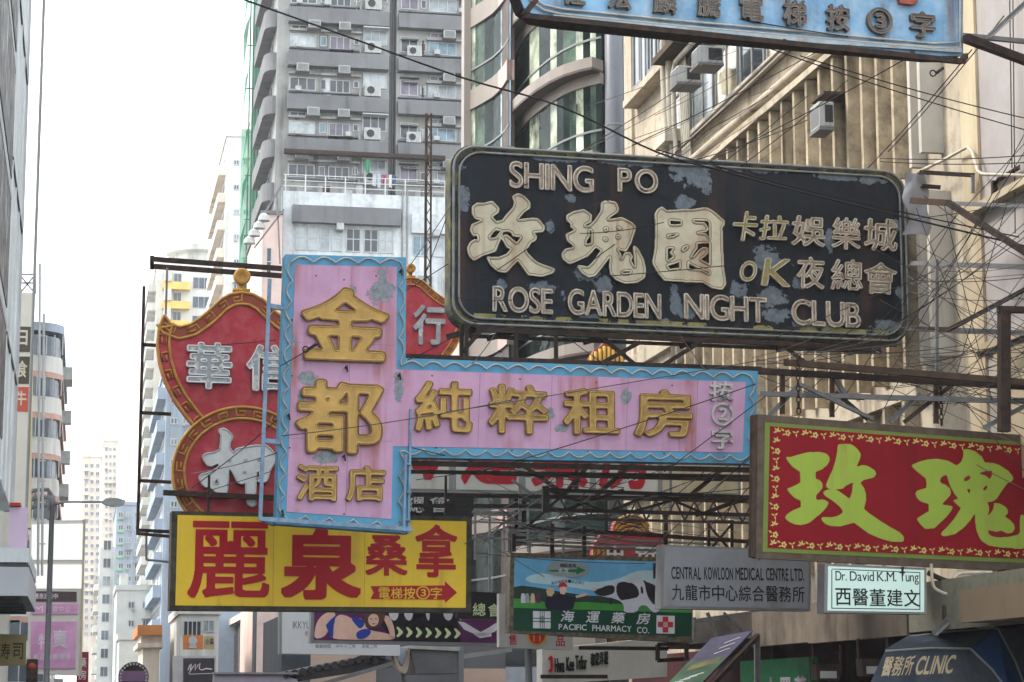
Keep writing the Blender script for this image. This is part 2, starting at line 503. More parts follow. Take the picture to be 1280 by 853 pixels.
# ------------------------------------------------------------------ signboards: an upright plane with its own axes (x along, y away, z up)
class Board:
    def __init__(self, name, label, cat, px, py, Y, heading=3.0, group=None):
        self.o = at(px, py, Y); self.h = rad(heading)
        self.root = thing(name, label, cat, self.o, self.h, group)
        self.ex = Vector((math.cos(self.h), math.sin(self.h), 0)); self.ey = Vector((-math.sin(self.h), math.cos(self.h), 0))
    def uv(self, px, py, y=0.0):
        d = ray(px, py); o = self.o + self.ey * y
        t = (o - EYE).dot(self.ey) / d.dot(self.ey)
        p = EYE + d * t - self.o
        return (p.dot(self.ex), p.z)
    def w(self, u, z, y=0.0):
        return self.o + self.ex * u + self.ey * y + Vector((0, 0, z))
    def poly(self, pts, y=0.0):
        return [self.uv(p[0], p[1], y) for p in pts]
    def rect(self, x0, y0, x1, y1):
        """local (u0, u1, v0, v1) of a pixel box"""
        xm, ym = (x0 + x1) / 2, (y0 + y1) / 2
        return self.uv(x0, ym)[0], self.uv(x1, ym)[0], self.uv(xm, y1)[1], self.uv(xm, y0)[1]
    def plate(self, name, pts, y0, y1, mat, parent=None, label=None):
        return MB().prism(self.poly(pts), y0, y1).build(name, mat, parent or self.root, label=label)
    def glyph(self, name, g, box, mat, depth=0.08, off=0.0, parent=None, rim=None, rimr=0.02, shear=0.0, label=None, rimname='neon_tube', slope=0.0, line=None, liner=0.012):
        """an outline stood on the board inside a pixel box; front face at -(off + depth)"""
        groups, bb = g
        u0, u1, v0, v1 = self.rect(*box)
        su, sv = (u1 - u0) / (bb[2] - bb[0]), (v1 - v0) / (bb[3] - bb[1])
        um = (u0 + u1) / 2
        def T(p):
            z = v0 + (p[1] - bb[1]) * sv; x = u0 + (p[0] - bb[0]) * su
            return (x + shear * (z - v0), z + slope * (x - um))
        mb = MB()
        tl = []
        for gr in groups:
            loops = [[T(p) for p in lp] for lp in gr]
            mb.prism(loops, -(off + depth), -off)
            tl += loops
        o = mb.build(name, mat, parent or self.root, label=label)
        if rim:
            t = MB()
            for lp in tl:
                if len(lp) > 3: t.tube([(x, -(off + depth), z) for x, z in lp], rimr, 5, True)
            t.build(rimname, rim, o, smooth=True)
        if line:
            t = MB()
            for lp in _inner.get(id(groups), []): t.tube([(T(p)[0], -(off + depth), T(p)[1]) for p in lp], liner, 5, True)
            t.build('inner_tube', line, o, smooth=True)  # neon tube on gold letters, painted trough shade on cream ones
        return o
    def line(self, text, box, mat, depth=0.02, off=0.0, grow=2.0, gap=0.10, name='letter', shear=0.0, slope=0.0, rim=None, rimr=0.012, soft=1.0, split=True, space=0.45, hmode='cap', parent=None):
        """a line of writing fitted into a pixel box"""
        x = 0.0; items = []
        for ch in text:
            if ch == ' ': x += space; continue
            g, bb = font_glyph(ch, grow, soft)
            items.append((g, bb, x - bb[0])); x += (bb[2] - bb[0]) + gap
        x -= gap
        ylo = min(i[1][1] for i in items); yhi = max(i[1][3] for i in items)
        u0, u1, v0, v1 = self.rect(*box)
        su, sv = (u1 - u0) / x, (v1 - v0) / (yhi - ylo)
        um = (u0 + u1) / 2
        mb = MB(); res = []
        for g, bb, dx in items:
            if split: mb = MB()
            tl = []
            for gr in g:
                loops = []
                for lp in gr:
                    q = []
                    for p in lp:
                        z = v0 + (p[1] - ylo) * sv; xx = u0 + (p[0] + dx) * su
                        q.append((xx + shear * (z - v0), z + slope * (xx - um)))
                    loops.append(q)
                mb.prism(loops, -(off + depth), -off); tl += loops
            if split:
                o = mb.build(name, mat, parent or self.root); res.append(o)
                if rim:
                    t = MB()
                    for lp in tl: t.tube([(a, -(off + depth), b) for a, b in lp], rimr, 5, True)
                    t.build('neon_tube', rim, o, smooth=True)
        if not split: res.append(mb.build('lettering', mat, parent or self.root))
        return res
def rrect(u0, u1, v0, v1, r, n=6):
    out = []
    for cx_, cz, a0 in ((u1 - r, v0 + r, -90), (u1 - r, v1 - r, 0), (u0 + r, v1 - r, 90), (u0 + r, v0 + r, 180)):
        for k in range(n + 1):
            a = rad(a0 + 90 * k / n); out.append((cx_ + r * math.cos(a), cz + r * math.sin(a)))
    return out
def frame_loops(pts, w):
    """outline and the same outline inset by w (for a convex or L-shaped board)"""
    n = len(pts)
    ar = sum(pts[i][0] * pts[(i + 1) % n][1] - pts[(i + 1) % n][0] * pts[i][1] for i in range(n))
    s = 1 if ar > 0 else -1
    inn = []
    for i in range(n):
        a, b, d = Vector(pts[i - 1]), Vector(pts[i]), Vector(pts[(i + 1) % n])
        e1, e2 = (b - a).normalized(), (d - b).normalized()
        n1, n2 = Vector((-e1.y, e1.x)) * s, Vector((-e2.y, e2.x)) * s
        m = (n1 + n2); m /= max(0.3, m.dot(n1))
        q = b + m * w
        inn.append((q.x, q.y))
    return inn
# ================================================================== the setting
class Place:
    """a thing built in street coordinates, its Empty at the base"""
    def __init__(self, name, label, cat, base, group=None):
        self.base = Vector(base)
        self.root = thing(name, label, cat, self.base, 0, group)
    def part(self, mb, name, mat, parent=None, smooth=False, label=None):
        o = mb.build(name, mat, parent or self.root, smooth, label)
        if parent is None: o.location = -self.base
        return o
M_ASPH = weather('asphalt', c(66, 66, 68), rough=0.9, var=0.15, vscale=2, bump=0.2)
M_PAVE = weather('concrete_paving', c(120, 116, 110), rough=0.85, var=0.12, vscale=1.5, bump=0.15)
M_LINE = weather('road_paint', c(200, 198, 190), rough=0.7, var=0.1)
tag(MB().box(-900, 900, -300, 3000, -0.5, -0.02).build('ground', M_PAVE), kind='structure')
tag(MB().box(-3.6, 15.0, -60, 900, -0.3, 0.0).build('road', M_ASPH), kind='structure')
tag(MB().box(15.0, 18.0, -60, 140, -0.3, 0.14).build('pavement', M_PAVE), kind='structure')
tag(MB().box(-8.0, -3.6, -60, 600, -0.3, 0.14).build('pavement', M_PAVE), kind='structure')
mb = MB()
for y in range(-40, 400, 8): mb.box(5.6, 5.75, y, y + 4, -0.01, 0.004)
tag(mb.build('road_marking', M_LINE), kind='structure')

G_DARK = glass('dark_window_glass', c(58, 66, 74), rough=0.08, var=0.35, vscale=0.5)
G_PALE = glass('curtained_window_glass', c(150, 160, 165), rough=0.12, var=0.3, vscale=0.8)
G_FAR = glass('far_window_glass', c(92, 104, 116), rough=0.12, var=0.3, vscale=0.3)
M_WFRAME = weather('white_window_frame', c(186, 190, 192), rough=0.5, var=0.1)
M_AFRAME = weather('aluminium_window_frame', c(140, 142, 142), rough=0.45, var=0.1)

def win_front(P, x0, x1, z0, z1, y, nx=2, nz=1, fm=None, gm=None, fw=0.06, parent=None, trans=None, label=None):
    """a window in a wall that faces the camera side (-Y)"""
    m = MB()
    m.box(x0, x1, y - 0.07, y, z0, z0 + fw).box(x0, x1, y - 0.07, y, z1 - fw, z1)
    for k in range(nx + 1):
        xx = x0 + fw / 2 + (x1 - x0 - fw) * k / nx
        m.box(xx - fw / 2, xx + fw / 2, y - 0.068, y, z0 + fw, z1 - fw)
    for k in range(1, nz): 
        zz = z0 + (z1 - z0) * k / nz
        m.box(x0 + fw, x1 - fw, y - 0.064, y, zz - fw / 2, zz + fw / 2)
    if trans: m.box(x0 + fw, x1 - fw, y - 0.062, y, z0 + (z1 - z0) * trans - fw / 2, z0 + (z1 - z0) * trans + fw / 2)
    f = P.part(m, 'window', fm or M_WFRAME, parent, label=label)
    g = MB().box(x0 + 0.02, x1 - 0.02, y - 0.03, y + 0.0, z0 + 0.02, z1 - 0.02)
    g.build('pane', gm or G_DARK, f)
    return f
def win_side(P, X, y0, y1, z0, z1, n=2, nz=1, fm=None, gm=None, fw=0.06, trans=None, sgn=-1):
    """a window in a wall that faces across the street"""
    m = MB(); a, b = (X - 0.07, X) if sgn < 0 else (X, X + 0.07)
    m.box(a, b, y0, y1, z0, z0 + fw).box(a, b, y0, y1, z1 - fw, z1)
    for k in range(n + 1):
        yy = y0 + fw / 2 + (y1 - y0 - fw) * k / n
        m.box(a + 0.002, b - 0.002, yy - fw / 2, yy + fw / 2, z0 + fw, z1 - fw)
    if trans: m.box(a + 0.004, b - 0.004, y0 + fw, y1 - fw, z0 + (z1 - z0) * trans - fw / 2, z0 + (z1 - z0) * trans + fw / 2)
    f = P.part(m, 'window', fm or M_WFRAME)
    q = (X - 0.03, X) if sgn < 0 else (X, X + 0.03)
    MB().box(q[0], q[1], y0 + 0.02, y1 - 0.02, z0 + 0.02, z1 - 0.02).build('pane', gm or G_DARK, f)
    return f

# ------------------------------------------------------------------ air conditioners (two kinds), copied later
M_AC = weather('white_ac_casing', c(176, 178, 176), rough=0.5, var=0.12, vscale=3, streak=(DIRT, 0.4, 8))
M_ACD = weather('dark_ac_grille', c(62, 62, 62), rough=0.6, var=0.1)
def proto_window_ac():
    r = thing('window_air_conditioner', 'pending', 'air conditioner')
    MB().rbox(-0.36, 0.36, -0.55, 0.1, 0, 0.46, 0.02).build('casing', M_AC, r)
    m = MB()
    for k in range(9): m.box(-0.31, 0.31, -0.575, -0.551, 0.05 + k * 0.042, 0.072 + k * 0.042)
    m.build('front_grille', M_AFRAME, r)
    for sx in (-1, 1):
        m = MB().box(sx * 0.361, sx * 0.366, -0.3, 0.06, 0.08, 0.4)
        for k in range(5): m.box(sx * 0.3665, sx * 0.376, -0.3, 0.06, 0.1 + k * 0.06, 0.125 + k * 0.06)
        m.build('side_vent', M_ACD, r)
    MB().box(-0.42, 0.42, -0.6, 0.1, -0.07, -0.01).build('bracket', M_STEEL2, r)
    return r
def proto_split_ac():
    r = thing('outdoor_ac_unit', 'pending', 'air conditioner')
    MB().rbox(-0.42, 0.42, -0.34, 0.02, 0, 0.62, 0.02).build('casing', M_AC, r)
    MB().lathe((-0.1, -0.342, 0.31), [(0.25, 0.0), (0.25, -0.012), (0.21, -0.014), (0.21, -0.004)], 20, 'y').build('fan_ring', M_AC, r)
    m = MB().lathe((-0.1, -0.345, 0.31), [(0.2, 0.0), (0.2, -0.006)], 20, 'y')
    m.build('fan', M_ACD, r)
    for sx in (-0.38, 0.38): MB().box(sx - 0.02, sx + 0.02, -0.3, 0.1, -0.1, -0.005).build('bracket', M_STEEL2, r)
    return r
_ac = {}
def ac(kind, loc, label, rz=0.0, s=1.0, group='air conditioners on the walls'):
    if kind not in _ac:
        o = _ac[kind] = (proto_window_ac if kind == 'win' else proto_split_ac)()
    else: o = copy_tree(_ac[kind])
    o.location = loc; o.rotation_euler = (0, 0, rz); o.scale = s if isinstance(s, tuple) else (s, s, s)
    return tag(o, label, None, group)

# ------------------------------------------------------------------ the grey residential tower
YT = 150.0
M_TWALL = weather('grey_tower_render', c(160, 161, 158), rough=0.85, var=0.13, vscale=0.25, streak=(c(84, 82, 78), 0.8, 1.3), fine=(c(118, 116, 112), 0.5, 0.9))
M_TSLAB = weather('blue_grey_tower_band', c(118, 119, 121), rough=0.8, var=0.12, vscale=0.4, streak=(c(70, 70, 72), 0.7, 1.4))
M_TWHITE = weather('white_tiled_podium', c(206, 212, 214), rough=0.6, var=0.1, vscale=0.8, streak=(c(112, 110, 106), 0.8, 1.4), fine=(c(150, 154, 156), 0.6, 3))
M_RAIL = weather('white_balcony_rail', c(206, 208, 206), rough=0.5, var=0.1)
X0, X1 = at(345, 150, YT).x, at(602, 150, YT).x
XS0, XS1 = at(486, 150, YT).x, at(495, 150, YT).x
tz = lambda py: at(470, py, YT).z
TW = Place('residential_tower', 'tall grey residential tower with projecting slab bands and rows of windows', 'building', (16, YT, 0))
ZTOP = tz(-120)
m = MB().box(X0, XS0, YT, YT + 24, 0, ZTOP).box(XS0, XS1, YT + 1.2, YT + 23.5, 0, ZTOP - 0.2).box(XS1, X1, YT + 0.01, YT + 24.2, 0, ZTOP - 0.01)
TW.part(m, 'wall', M_TWALL)
m = MB().tube([(XS0 + 0.2, YT + 0.9, 20), (XS0 + 0.2, YT + 0.9, ZTOP)], 0.09).tube([(XS1 - 0.12, YT + 0.9, 20), (XS1 - 0.12, YT + 0.9, ZTOP)], 0.07)
TW.part(m, 'drainpipe', M_AFRAME)
tx = lambda px: at(px, 150, YT).x
M_TSTAIN = weather('dark_damp_stain', c(116, 114, 110), rough=0.9, var=0.25, vscale=2)
G_CURT = glass('pale_curtain_pane', c(176, 186, 188), rough=0.15, var=0.2, vscale=1.2)
G_BLUE = glass('blue_curtain_pane', c(112, 142, 158), rough=0.15, var=0.3, vscale=1.2)
G_PURP = glass('purple_curtain_pane', c(112, 104, 124), rough=0.15, var=0.3, vscale=1.2)
fl = 0
for k in range(-2, 4):
    yb = 18 + 54.0 * k                         # top of the slab band in photo pixels
    za, zb = tz(yb + 18), tz(yb)
    TW.part(MB().box(tx(358), tx(484), YT - 0.75, YT - 0.002, za, zb), 'slab_band', M_TSLAB)
    TW.part(MB().box(tx(496), tx(590), YT - 0.75, YT + 0.0, za, zb - 0.02), 'slab_band', M_TSLAB)
    TW.part(MB().box(tx(360), tx(450), YT - 0.35, YT - 0.001, tz(yb + 27), tz(yb + 24.5)), 'ledge', M_TWALL)
    TW.part(MB().box(tx(532), tx(588), YT - 0.35, YT - 0.001, tz(yb + 30), tz(yb + 27)), 'ledge', M_TWALL)
    if k > 3: continue
    gl = [G_CURT, G_BLUE, G_DARK, G_DARK, G_PALE, G_PURP]
    pick = lambda i: gl[(i * 5 + k * 3) % 6]
    y0, y1 = yb + 30, yb + 46
    win_front(TW, tx(361), tx(394), tz(y1), tz(y0), YT, 3, 1, gm=pick(0))
    win_front(TW, tx(362), tx(392), tz(yb + 24.3), tz(yb + 19), YT, 3, 1, gm=pick(3))
    win_front(TW, tx(411), tx(437), tz(y1 + 1), tz(y0 + 1), YT, 3, 1, gm=pick(1))
    win_front(TW, tx(416), tx(440), tz(yb + 24.2), tz(yb + 19), YT, 2, 1, gm=pick(2))
    win_front(TW, tx(453), tx(483), tz(yb + 39), tz(yb + 20), YT, 3, 1, gm=pick(2 + k))
    win_front(TW, tx(500), tx(522), tz(y1), tz(yb + 26), YT, 2, 1, gm=pick(4))
    win_front(TW, tx(535), tx(570), tz(y1 + 1), tz(y0 + 1), YT, 3, 1, gm=pick(5))
    win_front(TW, tx(537), tx(567), tz(yb + 26), tz(yb + 20), YT, 3, 1, gm=pick(1))
    fn = ['topmost', 'topmost', 'second', 'third', 'fourth', 'fifth'][k + 2]
    if k < -1: continue
    row = ['topmost row', 'second row down', 'third row down', 'lowest row']
    z = tz(yb + 26)
    if k >= 0:
        ac('win', (tx(376 if k % 2 else 390), YT - 0.36, z + 0.02), f'small white window air conditioner above the outermost window, {row[k]} on grey tower', s=1.15)
        ac('win', (tx(428), YT - 0.36, z + 0.02), f'small white window air conditioner above the middle window, {row[k]} on grey tower', s=1.1)
        ac('win', (tx(559), YT - 0.36, tz(yb + 29)), f'white window air conditioner nearest the glass office, {row[k]} on grey tower', s=1.15)
    ac('split', (tx(464), YT - 0.3, tz(yb + 52)), f'white outdoor fan unit under the wide window bay, {["topmost row", "second row down", "third row down", "fourth row down", "lowest row"][k + 1]} on grey tower', s=1.35)
    if k % 2 == 0:
        ac('split', (tx(516), YT - 0.3, tz(yb + 53)), f'white outdoor fan unit beside the drainpipe shaft, {"upper" if k == 0 else "lower"} of two on grey tower', s=1.2)
    m = MB().box(tx(447), tx(449), YT - 0.7, YT - 0.66, tz(yb + 53), tz(yb + 38)).box(tx(447), tx(486), YT - 0.7, YT - 0.66, tz(yb + 54.5), tz(yb + 53.4)).box(tx(447), tx(484), YT - 0.7, YT - 0.66, tz(yb + 45.5), tz(yb + 45))
    TW.part(m, 'pipe_bracket', M_AFRAME)
for k in range(-2, 5):
    yb = 18 + 54.0 * k
    def xbox(nm, a, b, ya, yb_, d, mt): TW.part(MB().box(tx(a), tx(b), YT - d, YT - 0.004, tz(yb + yb_), tz(yb + ya)), nm, mt)
    if k % 3 != 1: xbox('shade_hood', 452, 484, 19, 20.5, 0.7, M_WFRAME)
    if k % 2: xbox('shade_hood', 499, 523, 24, 25.2, 0.6, M_STEEL2)
    xbox('grille_cage', 500 + k % 2 * 3, 522, 30, 31, 0.5, M_AFRAME)
    for q in range(rng.randint(1, 3)):
        a = rng.choice([366, 384, 400, 444, 528, 574]); TW.part(MB().tube([(tx(a), YT - 0.12, tz(yb + 52)), (tx(a), YT - 0.12, tz(yb + 28 + 10 * rng.random()))], 0.05, 6), 'waste_pipe', rng.choice([M_AFRAME, M_STEEL, M_WFRAME]))
    win_front(TW, tx(399), tx(407), tz(yb + 44), tz(yb + 31), YT, 1, 1, gm=rng.choice([G_DARK, G_BLUE, G_PURP]))
    win_front(TW, tx(441), tx(448), tz(yb + 40), tz(yb + 31), YT, 1, 1, gm=G_DARK)
    win_front(TW, tx(525), tx(532), tz(yb + 44), tz(yb + 33), YT, 1, 1, gm=rng.choice([G_DARK, G_PALE]))
    xbox('ledge', 360, 450, 47.5, 49, 0.28, M_TSLAB); xbox('ledge', 497, 588, 48.5, 50, 0.28, M_TSLAB)
    for a in rng.sample([368, 403, 431, 455, 505, 541, 572], 3): xbox('air_conditioner_box', a, a + 7, 43, 48.5, 0.6, M_AC)
    for a in rng.sample([366, 392, 420, 470, 511, 548, 566], 3): xbox('damp_stain', a, a + rng.uniform(1, 2.5), 30, 52, 0.012, M_TSTAIN)
    if k % 2 == 0: xbox('flower_shelf', 410, 440, 49, 50.2, 0.6, M_STEEL)
    xbox('wall_patch', 398 + 6 * (k % 3), 409 + 4 * (k % 2), 29, 52, 0.02, M_TSLAB if k % 3 == 0 else M_TWHITE)
# the street side: a balcony on every floor, seen from below
for k in range(-2, 6):
    yb = 18 + 54.0 * k
    z0, z1 = tz(yb + 20), tz(yb - 2)
    arc = [(X0 - 0.02, YT + 0.4)] + [(X0 - 0.8 * math.sin(a * math.pi / 2 / 5), YT + 0.4 + 1.2 - 1.2 * math.cos(a * math.pi / 2 / 5)) for a in range(1, 6)] + [(X0 - 0.8, YT + 11), (X0 - 0.02, YT + 11)]
    m = MB().extrude([arc], lambda x, y, q: (x, y, (z0, z1)[q]))
    TW.part(m, 'balcony', M_TSLAB)
    win_side(TW, X0, YT + 3, YT + 6, z1 + 0.3, z1 + 1.6, 2, gm=G_DARK)
    win_side(TW, X0, YT + 9, YT + 12, z1 + 0.3, z1 + 1.6, 2, gm=G_PALE)

# podium in front of the tower's foot
YP = 147.0
px_ = lambda p: at(p, 260, YP).x
pz = lambda y: at(460, y, YP).z
PO = Place('podium_block', 'white tiled podium block with railed roof terrace below the grey tower', 'building', (17, YP, 0))
PO.part(MB().box(px_(354), px_(562), YP, YT - 1.3, 0, pz(243)), 'wall', M_TWHITE)
PO.part(MB().box(px_(365), px_(500), YP - 0.6, YP - 0.002, pz(283), pz(262)), 'canopy_band', M_TSLAB)
PO.part(MB().box(px_(514), px_(560), YP - 0.3, YP - 0.002, pz(290), pz(266)), 'canopy_band', M_TWHITE)
for i, p in enumerate((370, 385, 400, 415, 433, 455, 474)):
    win_front(PO, px_(p), px_(p + (13 if i < 4 else 18)), pz(316), pz(287), YP, 1 if i < 4 else 2, 1, gm=[G_CURT, G_CURT, G_PALE, G_CURT, G_DARK, G_DARK, G_CURT][i], trans=0.55)
win_front(PO, px_(516), px_(536), pz(318), pz(293), YP, 2, 1, gm=G_BLUE)
win_front(PO, px_(538), px_(556), pz(318), pz(293), YP, 2, 1, gm=G_CURT)
for r_ in range(5):
    for q in range(6): win_front(PO, px_(372 + q * 30), px_(392 + q * 30), pz(366 + r_ * 48), pz(342 + r_ * 48), YP, 2, 1, gm=[G_DARK, G_BLUE, G_PALE][(q + r_) % 3])
m = MB()
for p in range(356, 562, 25): m.box(px_(p), px_(p) + 0.07, YP + 0.1, YP + 0.17, pz(243), pz(222))
for y in (222, 229, 236): m.box(px_(354), px_(560), YP + 0.11, YP + 0.18, pz(y) - 0.022, pz(y) + 0.022)
PO.part(m, 'railing', M_RAIL)
PO.part(MB().box(px_(356), px_(560), YT - 1.8, YT - 1.31, pz(190), pz(185)), 'awning', M_STEEL)
for p in (503, 509, 352.5): PO.part(MB().tube([(px_(p), YP - 0.1, 0), (px_(p), YP - 0.1, pz(236))], 0.06, 6), 'drainpipe', M_AFRAME)
for (p, y) in ((420, 283), (476, 326), (540, 286), (365, 330)): PO.part(MB().box(px_(p), px_(p + 9), YP - 0.7, YP - 0.004, pz(y + 8), pz(y)), 'air_conditioner_box', M_AC)
for (p, w_, h_) in ((362, 10, 9), (385, 14, 6), (406, 8, 12), (430, 12, 8), (447, 8, 14), (505, 16, 9), (530, 10, 14), (545, 12, 7)):
    PO.part(MB().box(px_(p), px_(p + w_), YP + 0.9, YP + 1.5, pz(243), pz(243 - h_)), 'terrace_box', rng.choice([M_STEEL, M_TSLAB, M_AC, M_STEEL2]))
# pinkish strip and the slope down to the street at its side
M_PINKW = weather('pale_pink_render', c(214, 190, 180), rough=0.85, var=0.08, vscale=0.5, streak=(c(150, 130, 122), 0.5, 1.2))
PS = Place('pink_shop_house', 'narrow pale pink building corner beside the white podium', 'building', (at(340, 300, 146).x, 146, 0))
PS.part(MB().box(at(328, 300, 146).x, at(353, 300, 146).x, 146, 160, 0, at(340, 268, 146).z), 'wall', M_PINKW)
PS.part(MB().box(at(326, 300, 146).x, at(353.5, 300, 146).x, 145.8, 160.2, at(340, 268, 146).z, at(340, 264, 146).z), 'roof_edge', M_TSLAB)
win_front(PS, at(333, 300, 146).x, at(340, 300, 146).x, at(340, 345, 146).z, at(340, 310, 146).z, 146, 1, 2, gm=G_DARK)
# laundry on the terrace
for i, (p, w_, h_, col) in enumerate(((457, 5, 16, c(70, 150, 110)), (466, 4, 14, c(205, 205, 210)), (472, 4, 17, c(190, 200, 215)), (478, 5, 13, c(170, 60, 110)), (486, 4, 15, c(220, 215, 210)), (491, 4, 12, c(90, 110, 150)))):
    y0 = 196 if i == 0 else 214
    cl = MB()
    n = 7
    xa, xb = at(p, 220, 147.8).x, at(p + w_, 220, 147.8).x
    vs = []
    for r_ in range(2):
        for q in range(n):
            vs.append((xa + (xb - xa) * q / (n - 1), 147.8 + 0.05 * math.sin(q * 1.9 + i), pz(y0 + r_ * h_ + (rng.random() * 2 if r_ else 0))))
    back = [(x, y + 0.02, z) for x, y, z in vs]
    N2 = 2 * n
    cl.add(vs + back, [(q, q + 1, n + q + 1, n + q) for q in range(n - 1)] + [(N2 + q, N2 + n + q, N2 + n + q + 1, N2 + q + 1) for q in range(n - 1)] + [(q, N2 + q, N2 + q + 1, q + 1) for q in range(n - 1)] + [(n + q, n + q + 1, N2 + n + q + 1, N2 + n + q) for q in range(n - 1)])
    nm = ['green', 'white', 'pale blue', 'magenta', 'cream', 'dark blue'][i]
    tag(cl.build('hanging_garment', weather(nm.replace(' ', '_') + '_cloth', col, rough=0.9, var=0.1)), f'{nm} garment drying on the railed podium terrace', 'laundry', 'laundry drying on the podium terrace')
# green scaffold net on the tower's far corner
M_NET = weather('green_scaffold_net', c(62, 150, 118), rough=0.9, var=0.25, vscale=0.6, alpha=0.62)
M_BAMBOO = weather('bamboo_pole', c(120, 130, 96), rough=0.8, var=0.2, vscale=2)
NT = Place('scaffold', 'bamboo scaffold draped in green netting along the edge of the grey tower', 'scaffold', (at(318, 300, 166).x, 166, 0))
xn0, xn1 = at(309, 150, 166).x, at(328, 150, 166).x
m = MB(); n = 60; ztop_n = at(318, -90, 172).z
vs = []
for i in range(n + 1):
    z = 13 + (ztop_n - 13) * i / n
    vs += [(xn0 + 0.25 * math.sin(i * 1.3) + 0.15 * math.sin(i * 0.37), 166 + 0.2 * math.sin(i * 0.9), z), (xn1, 166.1, z), (xn0 + 0.5, 180, z)]
m.add(vs, [(3 * i, 3 * i + 1, 3 * i + 4, 3 * i + 3) for i in range(n)] + [(3 * i + 2, 3 * i, 3 * i + 3, 3 * i + 5) for i in range(n)])
NT.part(m, 'netting', M_NET)
for i in range(5):
    xx = xn0 + 0.15 + (xn1 - xn0 - 0.2) * i / 4
    NT.part(MB().tube([(xx, 166.4, 13), (xx, 166.4, ztop_n)], 0.05), 'pole', M_BAMBOO)
for i in range(16):
    z = 14 + i * 3.4
    if z < ztop_n: NT.part(MB().tube([(xn0 - 0.1, 166.3, z), (xn1 + 0.3, 166.3, z)], 0.045), 'rail', M_BAMBOO)

# ------------------------------------------------------------------ curved glass office building
M_FASCIA = weather('beige_cladding_panel', c(152, 142, 134), rough=0.45, var=0.07, vscale=0.6)
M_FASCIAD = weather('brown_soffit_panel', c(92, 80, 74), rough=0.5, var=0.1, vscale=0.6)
M_PINKC = weather('pink_cladding_panel', c(206, 172, 166), rough=0.4, var=0.06)
M_SILVER = weather('brushed_silver_column', c(104, 106, 112), rough=0.35, metal=0.25, var=0.06, vscale=0.6)
G_GR = [glass('green_glass_dark', c(40, 54, 52), rough=0.03, wob=0.12, var=0.4, vscale=0.5, spec=0.12, ior=1.2), glass('green_glass_mid', c(86, 104, 92), rough=0.04, wob=0.12, var=0.5, vscale=0.7, spec=0.15, ior=1.22),
        glass('green_glass_streak', c(192, 200, 178), rough=0.05, wob=0.1, var=0.45, vscale=0.9, spec=0.15, ior=1.25), glass('blue_mirror_glass', c(168, 196, 214), rough=0.03, wob=0.15, var=0.3, vscale=0.5)]  # third, pale tone stands for bright streaks reflected in the glass
GB = Place('glass_office_building', 'curved office building of green glass with beige bands and silver column', 'building', (20, 90, 0))
def P2(px, Y): p = at(px, 100, Y); return (p.x, Y)
def dens(path, n):
    out = []
    for i in range(len(path) - 1):
        for k in range(n): t = k / n; out.append((path[i][0] + (path[i + 1][0] - path[i][0]) * t, path[i][1] + (path[i + 1][1] - path[i][1]) * t))
    return out + [path[-1]]
main = [P2(752, 79.8), P2(738, 80.2), P2(720, 80.9), P2(704, 81.8), P2(688, 83.0), P2(674, 84.3), P2(662, 85.6), P2(651, 87.2), P2(643, 88.9), P2(637, 90.8), P2(633, 93)]
wing = [P2(637, 86.0), P2(632, 87.0), P2(626, 87.8), P2(617, 88.8), P2(606, 89.7), P2(594, 90.6), P2(584, 91.3)]
def wall_strip(path, z0, z1, out, thick):
    """a band that follows a plan line, standing out from it"""
    m = MB()
    nrm = []
    for i in range(len(path)):
        a, b = Vector(path[max(0, i - 1)]), Vector(path[min(len(path) - 1, i + 1)])
        d = (b - a).normalized(); nrm.append(Vector((d.y, -d.x)) * (-1 if d.x > 0 else -1))
    fr = []
    for p, n_ in zip(path, nrm):
        n_ = n_ if n_.y < 0 or n_.x < 0 else -n_
        fr.append(((p[0] + n_.x * out, p[1] + n_.y * out), (p[0] + n_.x * (out - thick), p[1] + n_.y * (out - thick))))
    loop = [f[0] for f in fr] + [f[1] for f in reversed(fr)]
    return m.extrude([loop], lambda x, y, k: (x, y, (z0, z1)[k]))
